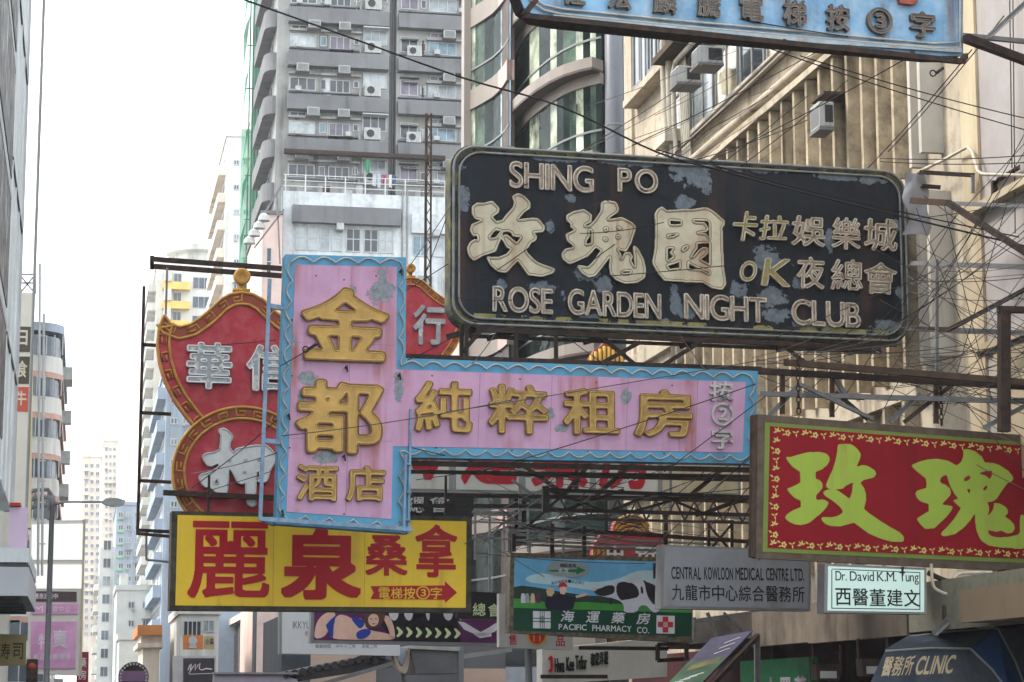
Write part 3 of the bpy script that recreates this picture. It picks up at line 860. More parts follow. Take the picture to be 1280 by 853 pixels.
# solid core behind the glass
core = [(p[0] + 0.25, p[1] + 0.35) for p in main] + [(wing[0][0] + 0.1, wing[0][1] + 1.5)] + [(p[0] + 0.05, p[1] + 0.35) for p in wing] + [(at(588, 100, 104).x, 104), (main[0][0] + 3.5, 104), (main[0][0] + 3.5, main[0][1] + 0.35)]
M_CORE = weather('dark_office_interior', c(60, 66, 64), rough=0.8, var=0.2)
GB.part(MB().extrude([core], lambda x, y, k: (x, y, (0, 40)[k])), 'core', M_CORE)
for z0 in [24.8 + 3.6 * k for k in range(-6, 3)]:        # band z0 .. z0+0.9, glass above to the next band
    GB.part(wall_strip(main, z0, z0 + 0.42, 0.08, 0.2), 'fascia', M_FASCIA)
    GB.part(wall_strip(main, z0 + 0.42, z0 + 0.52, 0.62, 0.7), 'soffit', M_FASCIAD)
    GB.part(wall_strip(main, z0 + 0.52, z0 + 0.92, 0.6, 0.7), 'cornice', M_FASCIA)
    GB.part(wall_strip(main, z0 - 1.83, z0 - 1.75, 0.04, 0.1), 'transom', M_AFRAME)
    zz = z0 + 1.75
    GB.part(wall_strip(wing, zz, zz + 0.85, 0.1, 0.3), 'fascia', M_FASCIA)
    GB.part(wall_strip(wing[:3], zz + 0.01, zz + 0.84, 0.12, 0.3), 'fascia', M_PINKC)
    GB.part(wall_strip(wing, zz + 1.7, zz + 1.78, 0.05, 0.12), 'transom', M_AFRAME)
    big = z0 > 15
    for path, za, zb, pat in ((main, z0 + 0.92, z0 + 3.6, [0, 0, 1, 0, 0, 2, 0, 1, 0, 3]), (wing, zz + 0.85, zz + 3.6, [3, 3, 0, 0, 1, 2])):
        if not big:
            GB.part(wall_strip(path, za, zb, 0.0, 0.05), 'window_panel', G_GR[0]); continue
        for i in range(len(path) - 1):
            sp = 2 if i < 4 and path is main else 1
            for j in range(sp):
                t0, t1 = j / sp, (j + 1) / sp
                a = (path[i][0] + (path[i + 1][0] - path[i][0]) * t0, path[i][1] + (path[i + 1][1] - path[i][1]) * t0)
                b = (path[i][0] + (path[i + 1][0] - path[i][0]) * t1, path[i][1] + (path[i + 1][1] - path[i][1]) * t1)
                idx = pat[i] if j == 0 else (pat[i] + rng.choice([0, 1, 2])) % 3
                GB.part(wall_strip([a, b], za, zb, 0.0, 0.05), 'window_panel', G_GR[idx])
GB.part(MB().box(wing[-1][0] - 0.2, wing[-1][0] + 0.1, 90.9, 91.6, 0, 40), 'corner_post', M_FASCIA)
GB.part(MB().box(wing[0][0] - 0.02, wing[0][0] + 0.22, 86.1, 91, 0, 40), 'edge_fin', M_FASCIAD)
cp = at(768, 100, 79.2)
GB.part(MB().lathe((cp.x, 79.2, 0), [(0.36, 0), (0.36, 40)], 20), 'column', M_SILVER, smooth=True)
m = MB()
for z in range(3, 40, 4): m.lathe((cp.x, 79.2, z), [(0.375, 0), (0.375, 0.06)], 20)
GB.part(m, 'column_joint', M_AFRAME)
xr = at(800, 100, 80.5).x
for k in range(-5, 3):
    z0 = 24.8 + 3.6 * k
    GB.part(MB().box(cp.x - 0.3, xr + 0.6, 80.6, 80.9, z0 - 0.2, z0 + 0.9), 'return_band', M_TWHITE)
    GB.part(MB().box(cp.x - 0.3, xr + 0.6, 80.7, 80.8, z0 + 0.9, z0 + 3.4), 'return_glass', glass('teal_glass', c(50, 112, 100), rough=0.05, wob=0.1, spec=0.15))

# ------------------------------------------------------------------ beige finned building, its long face along the street
XF = 18.0
M_BEIGE = weather('beige_stained_render', c(198, 186, 165), rough=0.88, var=0.16, vscale=0.6, streak=(c(96, 76, 58), 0.85, 1.5), fine=(c(112, 100, 86), 0.7, 2.4), bump=0.12)
M_FIN = weather('stained_concrete_fin', c(194, 178, 152), rough=0.9, var=0.22, vscale=0.9, streak=(c(62, 50, 40), 0.95, 2.2), fine=(c(92, 82, 72), 0.8, 2.8), bump=0.15)
M_FINW = weather('chalky_concrete_fin', c(196, 190, 180), rough=0.9, var=0.12, vscale=0.7, streak=(c(110, 92, 72), 0.6, 2.0), bump=0.1)
M_DKSLAB = weather('dark_brown_soffit', c(84, 72, 60), rough=0.9, var=0.2, vscale=1)  # dark brown tone for the overhang and rain hood
BE = Place('finned_building', 'long stained beige building with rows of vertical concrete fins along its face', 'building', (XF + 6, 58, 0))
BE.part(MB().box(XF, XF + 14, 42.9, 73.2, 0, 27.5), 'wall', M_BEIGE)
k = 0
for zlo, zhi, ya, yb, pitch in ((13.45, 17.35, 44.6, 66.5, 1.02), (8.95, 12.55, 44.3, 66.5, 1.02), (4.9, 8.3, 46.5, 70, 1.25)):
    y = ya
    while y < yb:
        mt = M_FINW if (y < 46.2 and zlo < 14) or y < 45 else M_FIN
        dz = rng.uniform(-0.08, 0.08)
        d_ = 0.34 if y > 45.2 else 0.5
        BE.part(MB().box(XF - d_, XF - 0.001, y, y + 0.16, zlo + dz, zhi), 'fin', mt)
        y += pitch
BE.part(MB().box(XF - 0.2, XF - 0.002, 46, 73.2, 12.75, 13.2), 'string_course', M_BEIGE)
BE.part(MB().box(XF - 0.25, XF - 0.002, 46, 73.2, 8.35, 8.7), 'string_course', M_BEIGE)
BE.part(MB().box(XF - 0.42, XF - 0.002, 45, 66.0, 17.38, 17.55), 'fin_cap', M_BEIGE)
# window band above, under a dark brown overhanging slab
BE.part(MB().box(XF - 0.9, XF - 0.002, 44, 66.2, 21.55, 21.75), 'overhang', M_DKSLAB)
BE.part(MB().box(XF - 0.25, XF - 0.002, 44, 66.2, 18.8, 18.95), 'window_sill', M_BEIGE)
BE.part(MB().box(XF - 0.5, XF - 0.002, 66.5, 71.8, 21.65, 21.9), 'overhang', M_BEIGE)
BE.part(MB().box(XF - 0.5, XF - 0.002, 66.5, 71.8, 17.75, 18.0), 'overhang', M_BEIGE)
BE.part(MB().box(XF - 0.1, XF - 0.003, 72.2, 73.25, 0, 27.4), 'corner_pilaster', M_BEIGE)
G_WARM = glass('painted_reflection_glass', c(196, 186, 160), rough=0.05, wob=0.2, var=0.5, vscale=0.6)  # bright reflection is put into the pane colour
y = 47.0; i = 0
while y < 65:
    win_side(BE, XF - 0.002, y, y + 2.3, 18.98, 21.45, 2, gm=[G_DARK, G_WARM, G_PALE, G_WARM][i % 4], fm=M_AFRAME, fw=0.09, trans=0.68)
    y += 2.55; i += 1
for y in (67.0, 69.6):
    win_side(BE, XF - 0.002, y, y + 1.7, 15.4, 17.6, 2, gm=G_DARK, fm=M_AFRAME, fw=0.09)
    win_side(BE, XF - 0.002, y, y + 1.7, 22.2, 24.2, 2, gm=G_PALE, fm=M_AFRAME, fw=0.09)
y = 47.0
while y < 72:
    win_side(BE, XF - 0.004, y, y + 2.1, 22.4, 24.6, 2, gm=G_DARK, fm=M_AFRAME, fw=0.09)
    y += 3.0
BE.part(MB().tube([(XF - 0.3, 43.5, 17.75), (XF - 0.3, 66, 17.95)], 0.13, 10), 'drainpipe', M_BEIGE, smooth=True)
BE.part(MB().tube([(XF - 0.5, 43.5, 18.2), (XF - 0.5, 50, 18.3), (XF - 0.45, 66, 18.5)], 0.03, 6), 'conduit', M_RUST)
BE.part(MB().tube([(XF - 0.3, 44.5, 18.86), (XF - 0.28, 66, 18.75)], 0.035, 6), 'conduit', M_STEEL2)
BE.part(MB().tube([(XF - 0.36, 44.5, 18.7), (XF - 0.3, 58, 18.65), (XF - 0.3, 66, 18.62)], 0.03, 6), 'conduit', M_WHITEPIPE)
# soil pipes near the far end
for i, (yy, zz, r_) in enumerate(((66.3, 22.6, 0.13), (65.7, 22.0, 0.11), (65.2, 21.3, 0.08))):
    pts = [(XF - 0.2, yy - 3, zz + 0.02), (XF - 0.5, yy - 2.7, zz + 0.02), (XF - 0.5, yy - 0.3, zz), (XF - 0.5, yy, zz - 0.3), (XF - 0.45, yy + 0.1, zz - 2), (XF - 0.35, yy, zz - 4.2), (XF - 0.3, yy - 0.2, 12)]
    BE.part(MB().tube(pts, r_, 10), 'soil_pipe', M_WHITEPIPE, smooth=True)
BE.part(MB().box(XF - 0.75, XF - 0.2, 65.3, 66.7, 18.9, 19.3), 'pipe_box', M_WHITEPIPE)
for i in range(5):
    BE.part(MB().tube([(XF - 0.35, 65.0 - i * 0.17, 21.3), (XF - 0.32, 64.9 - i * 0.2, 19.0), (XF - 0.2, 64.7 - i * 0.22, 15)], 0.035, 6), 'cable_run', M_WHITEPIPE)
ac('win', tuple(on_x(868, 108, 17.45)), 'large window air conditioner in beige facade, nearer the cream soil pipes', -math.pi / 2, 1.1)
ac('win', tuple(on_x(895, 84, 17.45)), 'large window air conditioner in beige facade under the overhang, beside the bright panes', -math.pi / 2, 1.1)
ac('win', tuple(on_x(1034, 163, 17.3)), 'dusty window air conditioner set among the vertical concrete fins', -math.pi / 2, (0.95, 0.55, 1.35))
ac('win', (XF - 0.3, 67.6, 16.7), 'old window air conditioner at the far end of the beige facade', -math.pi / 2, 1.1)
hp_ = on_x(1034, 124, 17.4); BE.part(MB().box(XF - 0.85, XF - 0.002, hp_.y - 0.5, hp_.y + 0.5, hp_.z, hp_.z + 0.06), 'rain_hood', M_DKSLAB)

# the plain plastered neighbour nearest the camera
M_PLAST = weather('pale_grey_plaster', c(178, 172, 170), rough=0.9, var=0.08, vscale=0.4, streak=(c(140, 118, 92), 0.45, 0.9), fine=(c(150, 140, 130), 0.4, 1.5), bump=0.06)
M_PLASTL = weather('cream_plaster_band', c(200, 184, 156), rough=0.9, var=0.12, vscale=0.6, streak=(c(128, 100, 72), 0.7, 1.4), bump=0.08)
PL = Place('plastered_building', 'plain pale grey plastered building wall crossed by many thin wires', 'building', (XF + 5, 37, 0))
PL.part(MB().box(XF - 0.25, XF + 13, 26, 42.85, 0, 23), 'wall', M_PLAST)
PL.part(MB().box(XF - 0.31, XF - 0.252, 42.0, 42.86, 0, 22.9), 'edge_strip', M_PLASTL)
PL.part(MB().box(XF - 0.5, XF - 0.252, 26, 42.4, 11.55, 11.7), 'ledge', M_PLASTL)
PL.part(MB().box(XF - 0.4, XF - 0.252, 26, 42.4, 8.7, 8.85), 'ledge', M_PLASTL)
PL.part(MB().box(XF - 0.3, XF - 0.253, 39.2, 41.6, 6.0, 8.6), 'render_patch', M_PLASTL)
pts = [on_x(1148, 215, XF - 0.45), on_x(1180, 200, XF - 0.45), on_x(1209, 184, XF - 0.45), on_x(1215, 190, XF - 0.45), on_x(1222, 214, XF - 0.45), on_x(1228, 218, XF - 0.45), on_x(1290, 220, XF - 0.45)]
PL.part(MB().tube(pts, 0.035, 8), 'conduit', M_WHITEPIPE, smooth=True)

# ------------------------------------------------------------------ metal clad building at the near edge of the other side
M_CLAD = weather('silver_cladding', c(214, 220, 222), rough=0.5, metal=0.0, var=0.1, vscale=0.8, streak=(c(100, 100, 100), 0.4, 3))
M_CLADD = weather('dark_cladding_joint', c(88, 90, 92), rough=0.5, var=0.1)
M_FILM = weather('tinted_window_film', c(62, 56, 56), rough=0.35, var=0.3, vscale=0.6, spec=0.1)
LB = Place('metal_clad_building', 'silver metal clad office building with dark window bays along the street', 'building', (-6, 40, 0))
XL = -1.5
LB.part(MB().box(-14, XL, 24, 47.0, 5.6, 30), 'wall', M_CLAD)
LB.part(MB().box(-14, -4.2, 24, 62, 0, 5.6), 'ground_floor', M_CLADD)
for k in range(10):
    z = 6.3 + k * 2.35
    LB.part(MB().box(XL - 0.1, XL + 0.02, 24, 40.2, z, z + 1.9), 'window_bay', M_FILM)
    LB.part(MB().box(XL + 0.0, XL + 0.02, 24, 40.3, z + 1.98, z + 2.12), 'spandrel_rail', M_WFRAME)
for y in (40.4, 42.6, 44.8):
    LB.part(MB().box(XL + 0.0, XL + 0.03, y, y + 0.1, 5.6, 30), 'mullion', M_CLAD)
for k in range(7):
    LB.part(MB().box(XL + 0.0, XL + 0.03, 40.4, 47.0, 8.2 + 3.2 * k, 8.26 + 3.2 * k), 'panel_joint', M_CLADD)
LB.part(MB().box(XL - 0.15, XL + 0.04, 46.9, 47.25, 5.6, 30), 'corner_trim', M_WFRAME)
LB.part(MB().tube([(XL + 0.22, 50, 5.6), (XL + 0.22, 50, 30)], 0.035, 6), 'lightning_rod', M_AFRAME)
for i in range(4):
    for k in range(7):
        LB.part(MB().box(-13.2 + 3 * i, -11 + 3 * i, 23.94, 24.0, 7.0 + 3.2 * k, 9.0 + 3.2 * k), 'window_panel', M_FILM)
for k in range(8): LB.part(MB().box(-14, XL - 0.02, 23.96, 23.999, 6.0 + 3.2 * k, 6.12 + 3.2 * k), 'panel_joint', M_CLADD)
# its pavement canopy
CN = Place('street_canopy', 'grey and white pavement canopy projecting over a shop front', 'canopy', (-3.5, 45, 3.6))
xc = at(35, 715, 40).x
zc = lambda y: at(20, y, 40).z
CN.part(MB().box(-5.6, xc, 40, 47, zc(703), zc(685)), 'upper_fascia', M_CLAD)
CN.part(MB().box(-5.6, xc - 0.03, 40.05, 47, zc(709), zc(703)), 'shadow_gap', M_CLADD)
CN.part(MB().box(-5.6, xc + 0.01, 39.98, 47, zc(745), zc(709)), 'lower_fascia', weather('white_canopy_panel', c(186, 190, 196), rough=0.4, var=0.05))
for k in range(5): CN.part(MB().box(-4.4, xc - 0.15, 40.6 + 1.3 * k, 40.8 + 1.3 * k, zc(745) - 0.09, zc(745) - 0.002), 'soffit_rib', M_CLADD)
PB = Place('pink_sign_box', 'blank pale pink sign box standing on the grey street canopy', 'sign', (-1.6, 44, 3.9))
PB.part(MB().rbox(at(11, 660, 44).x, at(34, 660, 44).x, 44, 44.5, at(20, 686, 44).z, at(20, 634, 44).z, 0.02), 'body', weather('pale_lilac_panel', c(206, 184, 206), rough=0.4, var=0.04))
PB.part(MB().box(at(11, 660, 44).x, at(25, 660, 44).x, 43.9, 44.6, at(20, 633, 44).z, at(20, 629, 44).z), 'cap', weather('red_trim', c(190, 60, 56), rough=0.5))
SB = Board('hanging_sign', 'small dull yellow sushi shop sign hung beneath the grey street canopy', 'sign', 16, 835, 45, 0)
SB.plate('panel', [(-14, 792), (33, 794), (32, 832), (-14, 833)], 0, 0.12, weather('dim_yellow_panel', c(132, 122, 84), rough=0.6, var=0.15))
for t, b in (('寿', (1, 804, 13, 824)), ('司', (16, 804, 29, 824))):
    SB.glyph('character', font_glyph(t, 1), b, weather('dark_letter_paint', c(52, 46, 40)), 0.01)

# ------------------------------------------------------------------ buildings further down the street
M_FW = weather('far_white_render', c(214, 214, 208), rough=0.85, var=0.06, vscale=0.15, streak=(c(120, 118, 112), 0.7, 0.6), fine=(c(160, 158, 150), 0.5, 0.4))
M_FC = weather('far_cream_render', c(222, 210, 196), rough=0.85, var=0.07, vscale=0.15, streak=(c(128, 108, 92), 0.7, 0.6), fine=(c(168, 150, 132), 0.5, 0.4))
M_FB = weather('far_blue_grey_render', c(164, 176, 190), rough=0.85, var=0.07, vscale=0.15, streak=(c(96, 100, 108), 0.7, 0.6), fine=(c(130, 138, 146), 0.5, 0.4))
M_FY = weather('far_yellow_panel', c(230, 194, 112), rough=0.7, var=0.08)
M_FO = weather('far_orange_panel', c(190, 124, 72), rough=0.7, var=0.08)
M_FG = weather('far_green_panel', c(140, 196, 150), rough=0.7, var=0.08)
def far_block(name, label, px0, px1, Y, ytop, dep, mat, cat='building'):
    x0, x1, zt = at(px0, ytop, Y).x, at(px1, ytop, Y).x, at((px0 + px1) / 2, ytop, Y).z
    P = Place(name, label, cat, ((x0 + x1) / 2, Y, 0))
    P.part(MB().box(x0, x1, Y, Y + dep, 0, zt), 'wall', mat)
    P.part(MB().box(x0 - 0.15, x1 + 0.15, Y - 0.15, Y + dep + 0.1, zt, zt + 0.5), 'parapet', mat)
    P.x0, P.x1, P.zt, P.Y = x0, x1, zt, Y
    return P
def grid(P, y_list, cols, w, h, gm=G_FAR, fm=M_WFRAME, sill=None):
    for py in y_list:
        for px in cols:
            a, b = at(px, py, P.Y), at(px + w, py + h, P.Y)
            win_front(P, a.x, b.x, b.z, a.z, P.Y, 2, 1, fm=fm, gm=rng.choice([gm, gm, G_DARK, G_PALE]), fw=0.09)
            if rng.random() < 0.4:
                s_ = (b.x - a.x) * rng.uniform(0.25, 0.4); o_ = a.x + (b.x - a.x) * rng.uniform(0, 0.6)
                P.part(MB().box(o_, o_ + s_, P.Y - 0.5, P.Y - 0.002, b.z - s_ * 0.9, b.z - 0.03), 'air_conditioner_box', M_AC)
            if rng.random() < 0.25: P.part(MB().box(a.x - 0.1, b.x + 0.1, P.Y - 0.6, P.Y - 0.003, a.z + 0.05, a.z + 0.14), 'window_hood', mat_of(P))
            if sill: P.part(MB().box(a.x - 0.1, b.x + 0.1, P.Y - 0.2, P.Y - 0.002, b.z - 0.45, b.z - 0.02), 'sill_panel', sill)
def mat_of(P): return P.root.children[0].data.materials[0]
def side_rows(P, X, y0, y1, zs, mat, dep=1.0, gm=G_FAR):
    for z in zs:
        P.part(MB().box(X - dep, X - 0.002, y0, y1, z, z + 1.0), 'balcony', mat)
        win_side(P, X, y0 + 1, y1 - 1, z + 1.2, z + 2.3, 3, gm=gm, fw=0.1)
# white tower behind the scaffold
W1 = far_block('white_apartment_tower', 'slim bleached white apartment tower rising beside the green netting', 284, 345, 235, 172, 22, M_FW)
grid(W1, [200 + 31 * i for i in range(16)], [292, 304], 7, 7)
side_rows(W1, W1.x0, 236, 256, [W1.zt - 4 - 3.0 * i for i in range(18)], M_FC, 0.8)
W1.part(MB().box(W1.x0 + 1, W1.x0 + 4, 240, 246, W1.zt + 0.5, W1.zt + 2.2), 'roof_room', M_FC)
# round topped white and yellow tower
W2 = far_block('round_topped_tower', 'white tower with round rooftop crown and stacked yellow balcony bands', 196, 290, 280, 335, 30, M_FW)
cx2 = at(232, 320, 280).x + 2
W2.part(MB().lathe((cx2, 286, W2.zt + 0.5), [(3.6, 0), (3.6, 0.9), (3.2, 1.0), (3.2, 2.2), (4.3, 2.3), (4.3, 3.0), (3.9, 3.1)], 28), 'crown', M_FW)
for i in range(22):
    z = W2.zt - 3 - 2.45 * i
    if z < 4: break
    W2.part(MB().box(at(202, 400, 280).x, at(236, 400, 280).x, 278.9, 279.998, z, z + 0.95), 'balcony', M_FY if i % 1 == 0 else M_FW)
    W2.part(MB().box(at(204, 400, 280).x, at(213, 400, 280).x, 278.6, 279.999, z + 0.96, z + 2.4), 'bay', M_FW)
    win_front(W2, at(216, 400, 280).x, at(226, 400, 280).x, z + 1.05, z + 2.2, 280, 2, 1, gm=G_FAR)
    win_front(W2, at(240, 400, 280).x, at(262, 400, 280).x, z + 0.3, z + 1.8, 280, 3, 1, gm=G_FAR)
side_rows(W2, W2.x0, 281, 305, [W2.zt - 3 - 2.45 * i for i in range(20)], M_FW, 1.0)
# grey blue block behind the yellow sign
W3 = far_block('blue_grey_block', 'blue grey apartment block with small balconies behind the red pawn sign', 209, 345, 190, 455, 30, M_FB)
grid(W3, [470 + 26 * i for i in range(14)], [213, 228, 250], 9, 9)
side_rows(W3, W3.x0, 191, 216, [W3.zt - 3 - 2.8 * i for i in range(8)], M_FB, 0.7)
# mint and white tower
W4 = far_block('mint_trimmed_tower', 'pale white tower with mint green window trims, middle of the far street', 146, 205, 330, 632, 30, M_FB)
grid(W4, [640 + 16 * i for i in range(7)], [148, 158, 168, 178, 188], 6, 7, sill=None)
for i in range(7): W4.part(MB().box(at(147, 640, 330).x, at(155, 640, 330).x, 329.7, 329.998, at(150, 650 + 16 * i, 330).z, at(150, 647.5 + 16 * i, 330).z), 'sill_panel', M_FG)
W4.part(MB().box(W4.x0 - 2.2, W4.x0 - 0.01, 332, 352, 0, W4.zt - 6), 'lower_wing', M_FW)
for i in range(9): win_front(W4, W4.x0 - 1.7, W4.x0 - 0.6, 3 + 2.6 * i, 4.4 + 2.6 * i, 332, 2, 1, gm=rng.choice([G_DARK, G_FAR, G_PALE]))
side_rows(W4, W4.x0 - 2.2, 334, 350, [3 + 3 * i for i in range(6)], M_FW, 0.7)
# hazy pale towers at the end
W5 = far_block('pale_pink_tower', 'bright hazy pale pink tower closing the far end of the street', 104, 127, 420, 572, 30, M_FC)
grid(W5, [580 + 10 * i for i in range(22)], [106, 113, 120], 4, 5)
W6 = far_block('beige_slab_tower', 'narrow hazy beige slab tower just above the street lamp arm', 130, 147, 470, 552, 40, M_FC)
grid(W6, [560 + 9 * i for i in range(24)], [131.5, 136.5, 141.5], 3, 4)
W6.part(MB().box(W6.x0 + 0.3, W6.x0 + 2.2, 472, 480, W6.zt + 0.5, W6.zt + 3), 'roof_room', M_FC)
# low white block with four windows
W7 = far_block('low_white_building', 'low plain white building with four dark windows', 146, 203, 215, 738, 14, M_FW)
grid(W7, [752, 775], [160, 178], 8, 9, gm=G_DARK)
W7.part(MB().box(at(150, 735, 215).x, at(160, 735, 215).x, 216, 220, W7.zt + 0.5, W7.zt + 1.6), 'roof_room', M_FW)
# beige post with an orange cornice
W8 = far_block('orange_cornice_building', 'small beige corner building with orange cornice', 179, 200, 150, 804, 12, M_FC)
W8.part(MB().box(W8.x0 - 0.4, W8.x1 + 0.1, 149.4, 162.3, W8.zt + 0.5, W8.zt + 1.15), 'cornice', M_FO)
W8.part(MB().box(W8.x0 - 0.35, W8.x1 + 0.2, 149.6, 162.2, W8.zt - 0.3, W8.zt - 0.002), 'cornice_soffit', M_FC)
W8b = far_block('white_kiosk', 'small white flat roofed building before the four windowed block', 149, 180, 178, 800, 8, M_FW)
# pale shop building with signs, beside the dark glass
W9 = far_block('pale_shop_building', 'pale shop building with glazed upper floor behind the orange sign', 226, 274, 140, 768, 16, M_FW)
win_front(W9, at(229, 780, 140).x, at(252, 780, 140).x, at(240, 796, 140).z, at(240, 776, 140).z, 140, 4, 1, gm=G_DARK)
win_front(W9, at(254, 780, 140).x, at(268, 780, 140).x, at(240, 790, 140).z, at(240, 775, 140).z, 140, 2, 1, gm=G_PALE)
# dark glazed block, its glazing along the street
DG = Place('dark_glazed_building', 'dark glazed office podium with close upright mullions behind the yellow sign', 'building', (15, 180, 0))
xg = at(333, 800, 158).x
zg = at(300, 764, 160).z
DG.part(MB().box(xg, xg + 9, 158, 214, 0, zg), 'wall', weather('dark_bronze_cladding', c(74, 64, 62), rough=0.4, var=0.1))
for i in range(9):
    y = 160 + i * 6
    DG.part(MB().box(xg - 0.12, xg - 0.002, y, y + 5.4, 2.5, zg - 0.8), 'window_panel', M_FILM)
    DG.part(MB().box(xg - 0.16, xg - 0.003, y - 0.4, y - 0.02, 0, zg - 0.4), 'mullion', M_FASCIA)
DG.part(MB().box(xg - 0.6, xg + 9.1, 157.7, 214.2, zg, zg + 0.5), 'parapet', M_FC)
DG.part(MB().box(at(338, 800, 157.9).x, at(350, 800, 157.9).x, 157.6, 157.999, 0, zg - 0.1), 'white_pier', M_FW)

# tenement behind the tangle of steel in the middle
M_TEN = weather('blue_grey_tenement', c(128, 142, 148), rough=0.85, var=0.14, vscale=0.4, streak=(c(78, 80, 82), 0.6, 1.2))
TE = Place('blue_grey_tenement', 'old blue grey tenement with white service pipes behind the steel trusses', 'building', (18, 122, 0))
xa, xb = at(520, 700, 120).x, at(700, 700, 120).x
TE.part(MB().box(xa, xb, 120, 134, 0, at(600, 600, 120).z), 'wall', M_TEN)
for i in range(3):
    for j in range(4):
        win_front(TE, at(596 + 24 * j, 660 + 40 * i, 120).x, at(612 + 24 * j, 700, 120).x, at(600, 690 + 40 * i, 120).z, at(600, 664 + 40 * i, 120).z, 120, 2, 2, gm=[G_DARK, G_PALE, G_BLUE][(i + j) % 3])
for p in (597, 621, 646): TE.part(MB().tube([(at(p, 700, 119.6).x, 119.6, 0), (at(p, 700, 119.6).x, 119.6, at(p, 640, 119.6).z)], 0.12, 8), 'service_pipe', M_WHITEPIPE)
for p in (605, 632): TE.part(MB().box(at(p, 700, 119.6).x, at(p + 13, 700, 119.6).x, 119.4, 119.99, at(600, 678, 120).z, at(600, 668, 120).z), 'meter_box', M_AC)
TE.part(MB().box(xa, xb + 0.1, 119.3, 120, at(600, 602, 120).z, at(600, 596, 120).z), 'parapet', M_TEN)
WB = far_block('pale_blue_block', 'pale blue white wall glimpsed through the steel trusses', 690, 770, 100, 560, 8, weather('pale_blue_render', c(206, 216, 224), rough=0.8, var=0.05))
grid(WB, [650, 690, 730], [694, 722, 748], 15, 22, gm=G_PALE)
PK = far_block('pink_striped_wall', 'pale pink ribbed wall with teal window under the black club sign', 574, 700, 108, 405, 10, M_PINKW)
for i in range(24): PK.part(MB().box(at(575 + i * 2.7, 430, 108).x, at(575.8 + i * 2.7, 430, 108).x, 107.94, 107.999, 0, PK.zt - 0.1), 'rib', M_PINKC)
win_front(PK, at(636, 440, 108).x, at(692, 440, 108).x, at(660, 452, 108).z, at(660, 434, 108).z, 107.9, 3, 1, gm=glass('teal_glass', c(70, 130, 120)), fm=M_CLADD, fw=0.12)
PK.part(MB().box(at(600, 440, 108).x, at(692, 440, 108).x, 106.9, 107.8, at(660, 433, 108).z, at(660, 428, 108).z), 'canopy', M_CLADD)

# curved balcony block and sign tower on the other side of the street
RB = Place('curved_balcony_building', 'old building with rounded balconies and pink bands on the opposite side', 'building', (at(50, 600, 118).x - 2, 122, 0))
xr0, xr1 = at(22, 500, 118).x, at(76, 500, 118).x
zt = at(60, 410, 118).z
RB.part(MB().box(xr0 - 2, xr1 - 1.1, 119.4, 150, 0, zt), 'wall', M_FW)
for i in range(9):
    py = 416 + 51 * i
    z = at(60, py, 118).z
    def hcap(x1, r_): return [(xr0, 118.2)] + [(x1 - r_ + r_ * math.sin(a * math.pi / 2 / 6), 118.2 + r_ - r_ * math.cos(a * math.pi / 2 / 6)) for a in range(7)] + [(x1, 148), (xr0, 148)]
    ex = lambda z0, z1, x1, r_: MB().extrude([hcap(x1, r_)], lambda x, y, k: (x, y, (z0, z1)[k]))
    RB.part(ex(z - 2.0, z - 1.15, xr1, 1.6), 'balcony', M_FW)
    RB.part(ex(z - 2.3, z - 2.02, xr1 + 0.06, 1.6), 'slab_band', weather('pink_slab_band', c(204, 164, 150), rough=0.8))
    RB.part(ex(z - 1.14, z - 0.1, xr1 - 0.15, 1.5), 'glazing', G_FAR)
    m = MB()
    for q in range(5): m.box(xr0 + 0.5 + q * 0.42, xr0 + 0.56 + q * 0.42, 118.12, 118.2, z - 1.14, z - 0.1)
    RB.part(m, 'mullion', M_WFRAME)
    RB.part(MB().box(xr1, xr1 + 0.5, 124 + i % 3 * 2, 127, z - 1.6, z - 0.9), 'ac_cage', M_AC)
RB.part(ex(zt - 0.1, zt + 0.35, xr1 + 0.05, 1.6), 'roof_slab', M_FB)

# ------------------------------------------------------------------ the rest of the row across the street and behind the viewer (seen in the glass, and shading the street)
def row_block(label, x0, x1, y0, y1, h, mt, face):
    P = Place('street_row_building', label, 'building', ((x0 + x1) / 2, (y0 + y1) / 2, 0), 'buildings of the opposite row')
    P.part(MB().box(x0, x1, y0, y1, 0, h), 'wall', mt)
    X = x1 if face > 0 else x0
    z = 4.5
    while z < h - 2:
        n = max(2, int((y1 - y0) / 5))
        for i in range(n):
            a = y0 + (y1 - y0) * (i + 0.15) / n; b = y0 + (y1 - y0) * (i + 0.85) / n
            P.part(MB().box(X - 0.02, X + 0.05, a, b, z, z + 1.6) if face > 0 else MB().box(X - 0.05, X + 0.02, a, b, z, z + 1.6), 'window', M_FILM)
        z += 3.4 if h < 40 else 5.0
    return P
row_block('beige building of the opposite row facing the curved glass office', -26, -9.5, 62, 84, 30, M_FC, 1)
row_block('white building of the opposite row next to the rounded balconies', -26, -10.5, 85, 112, 38, M_FW, 1)
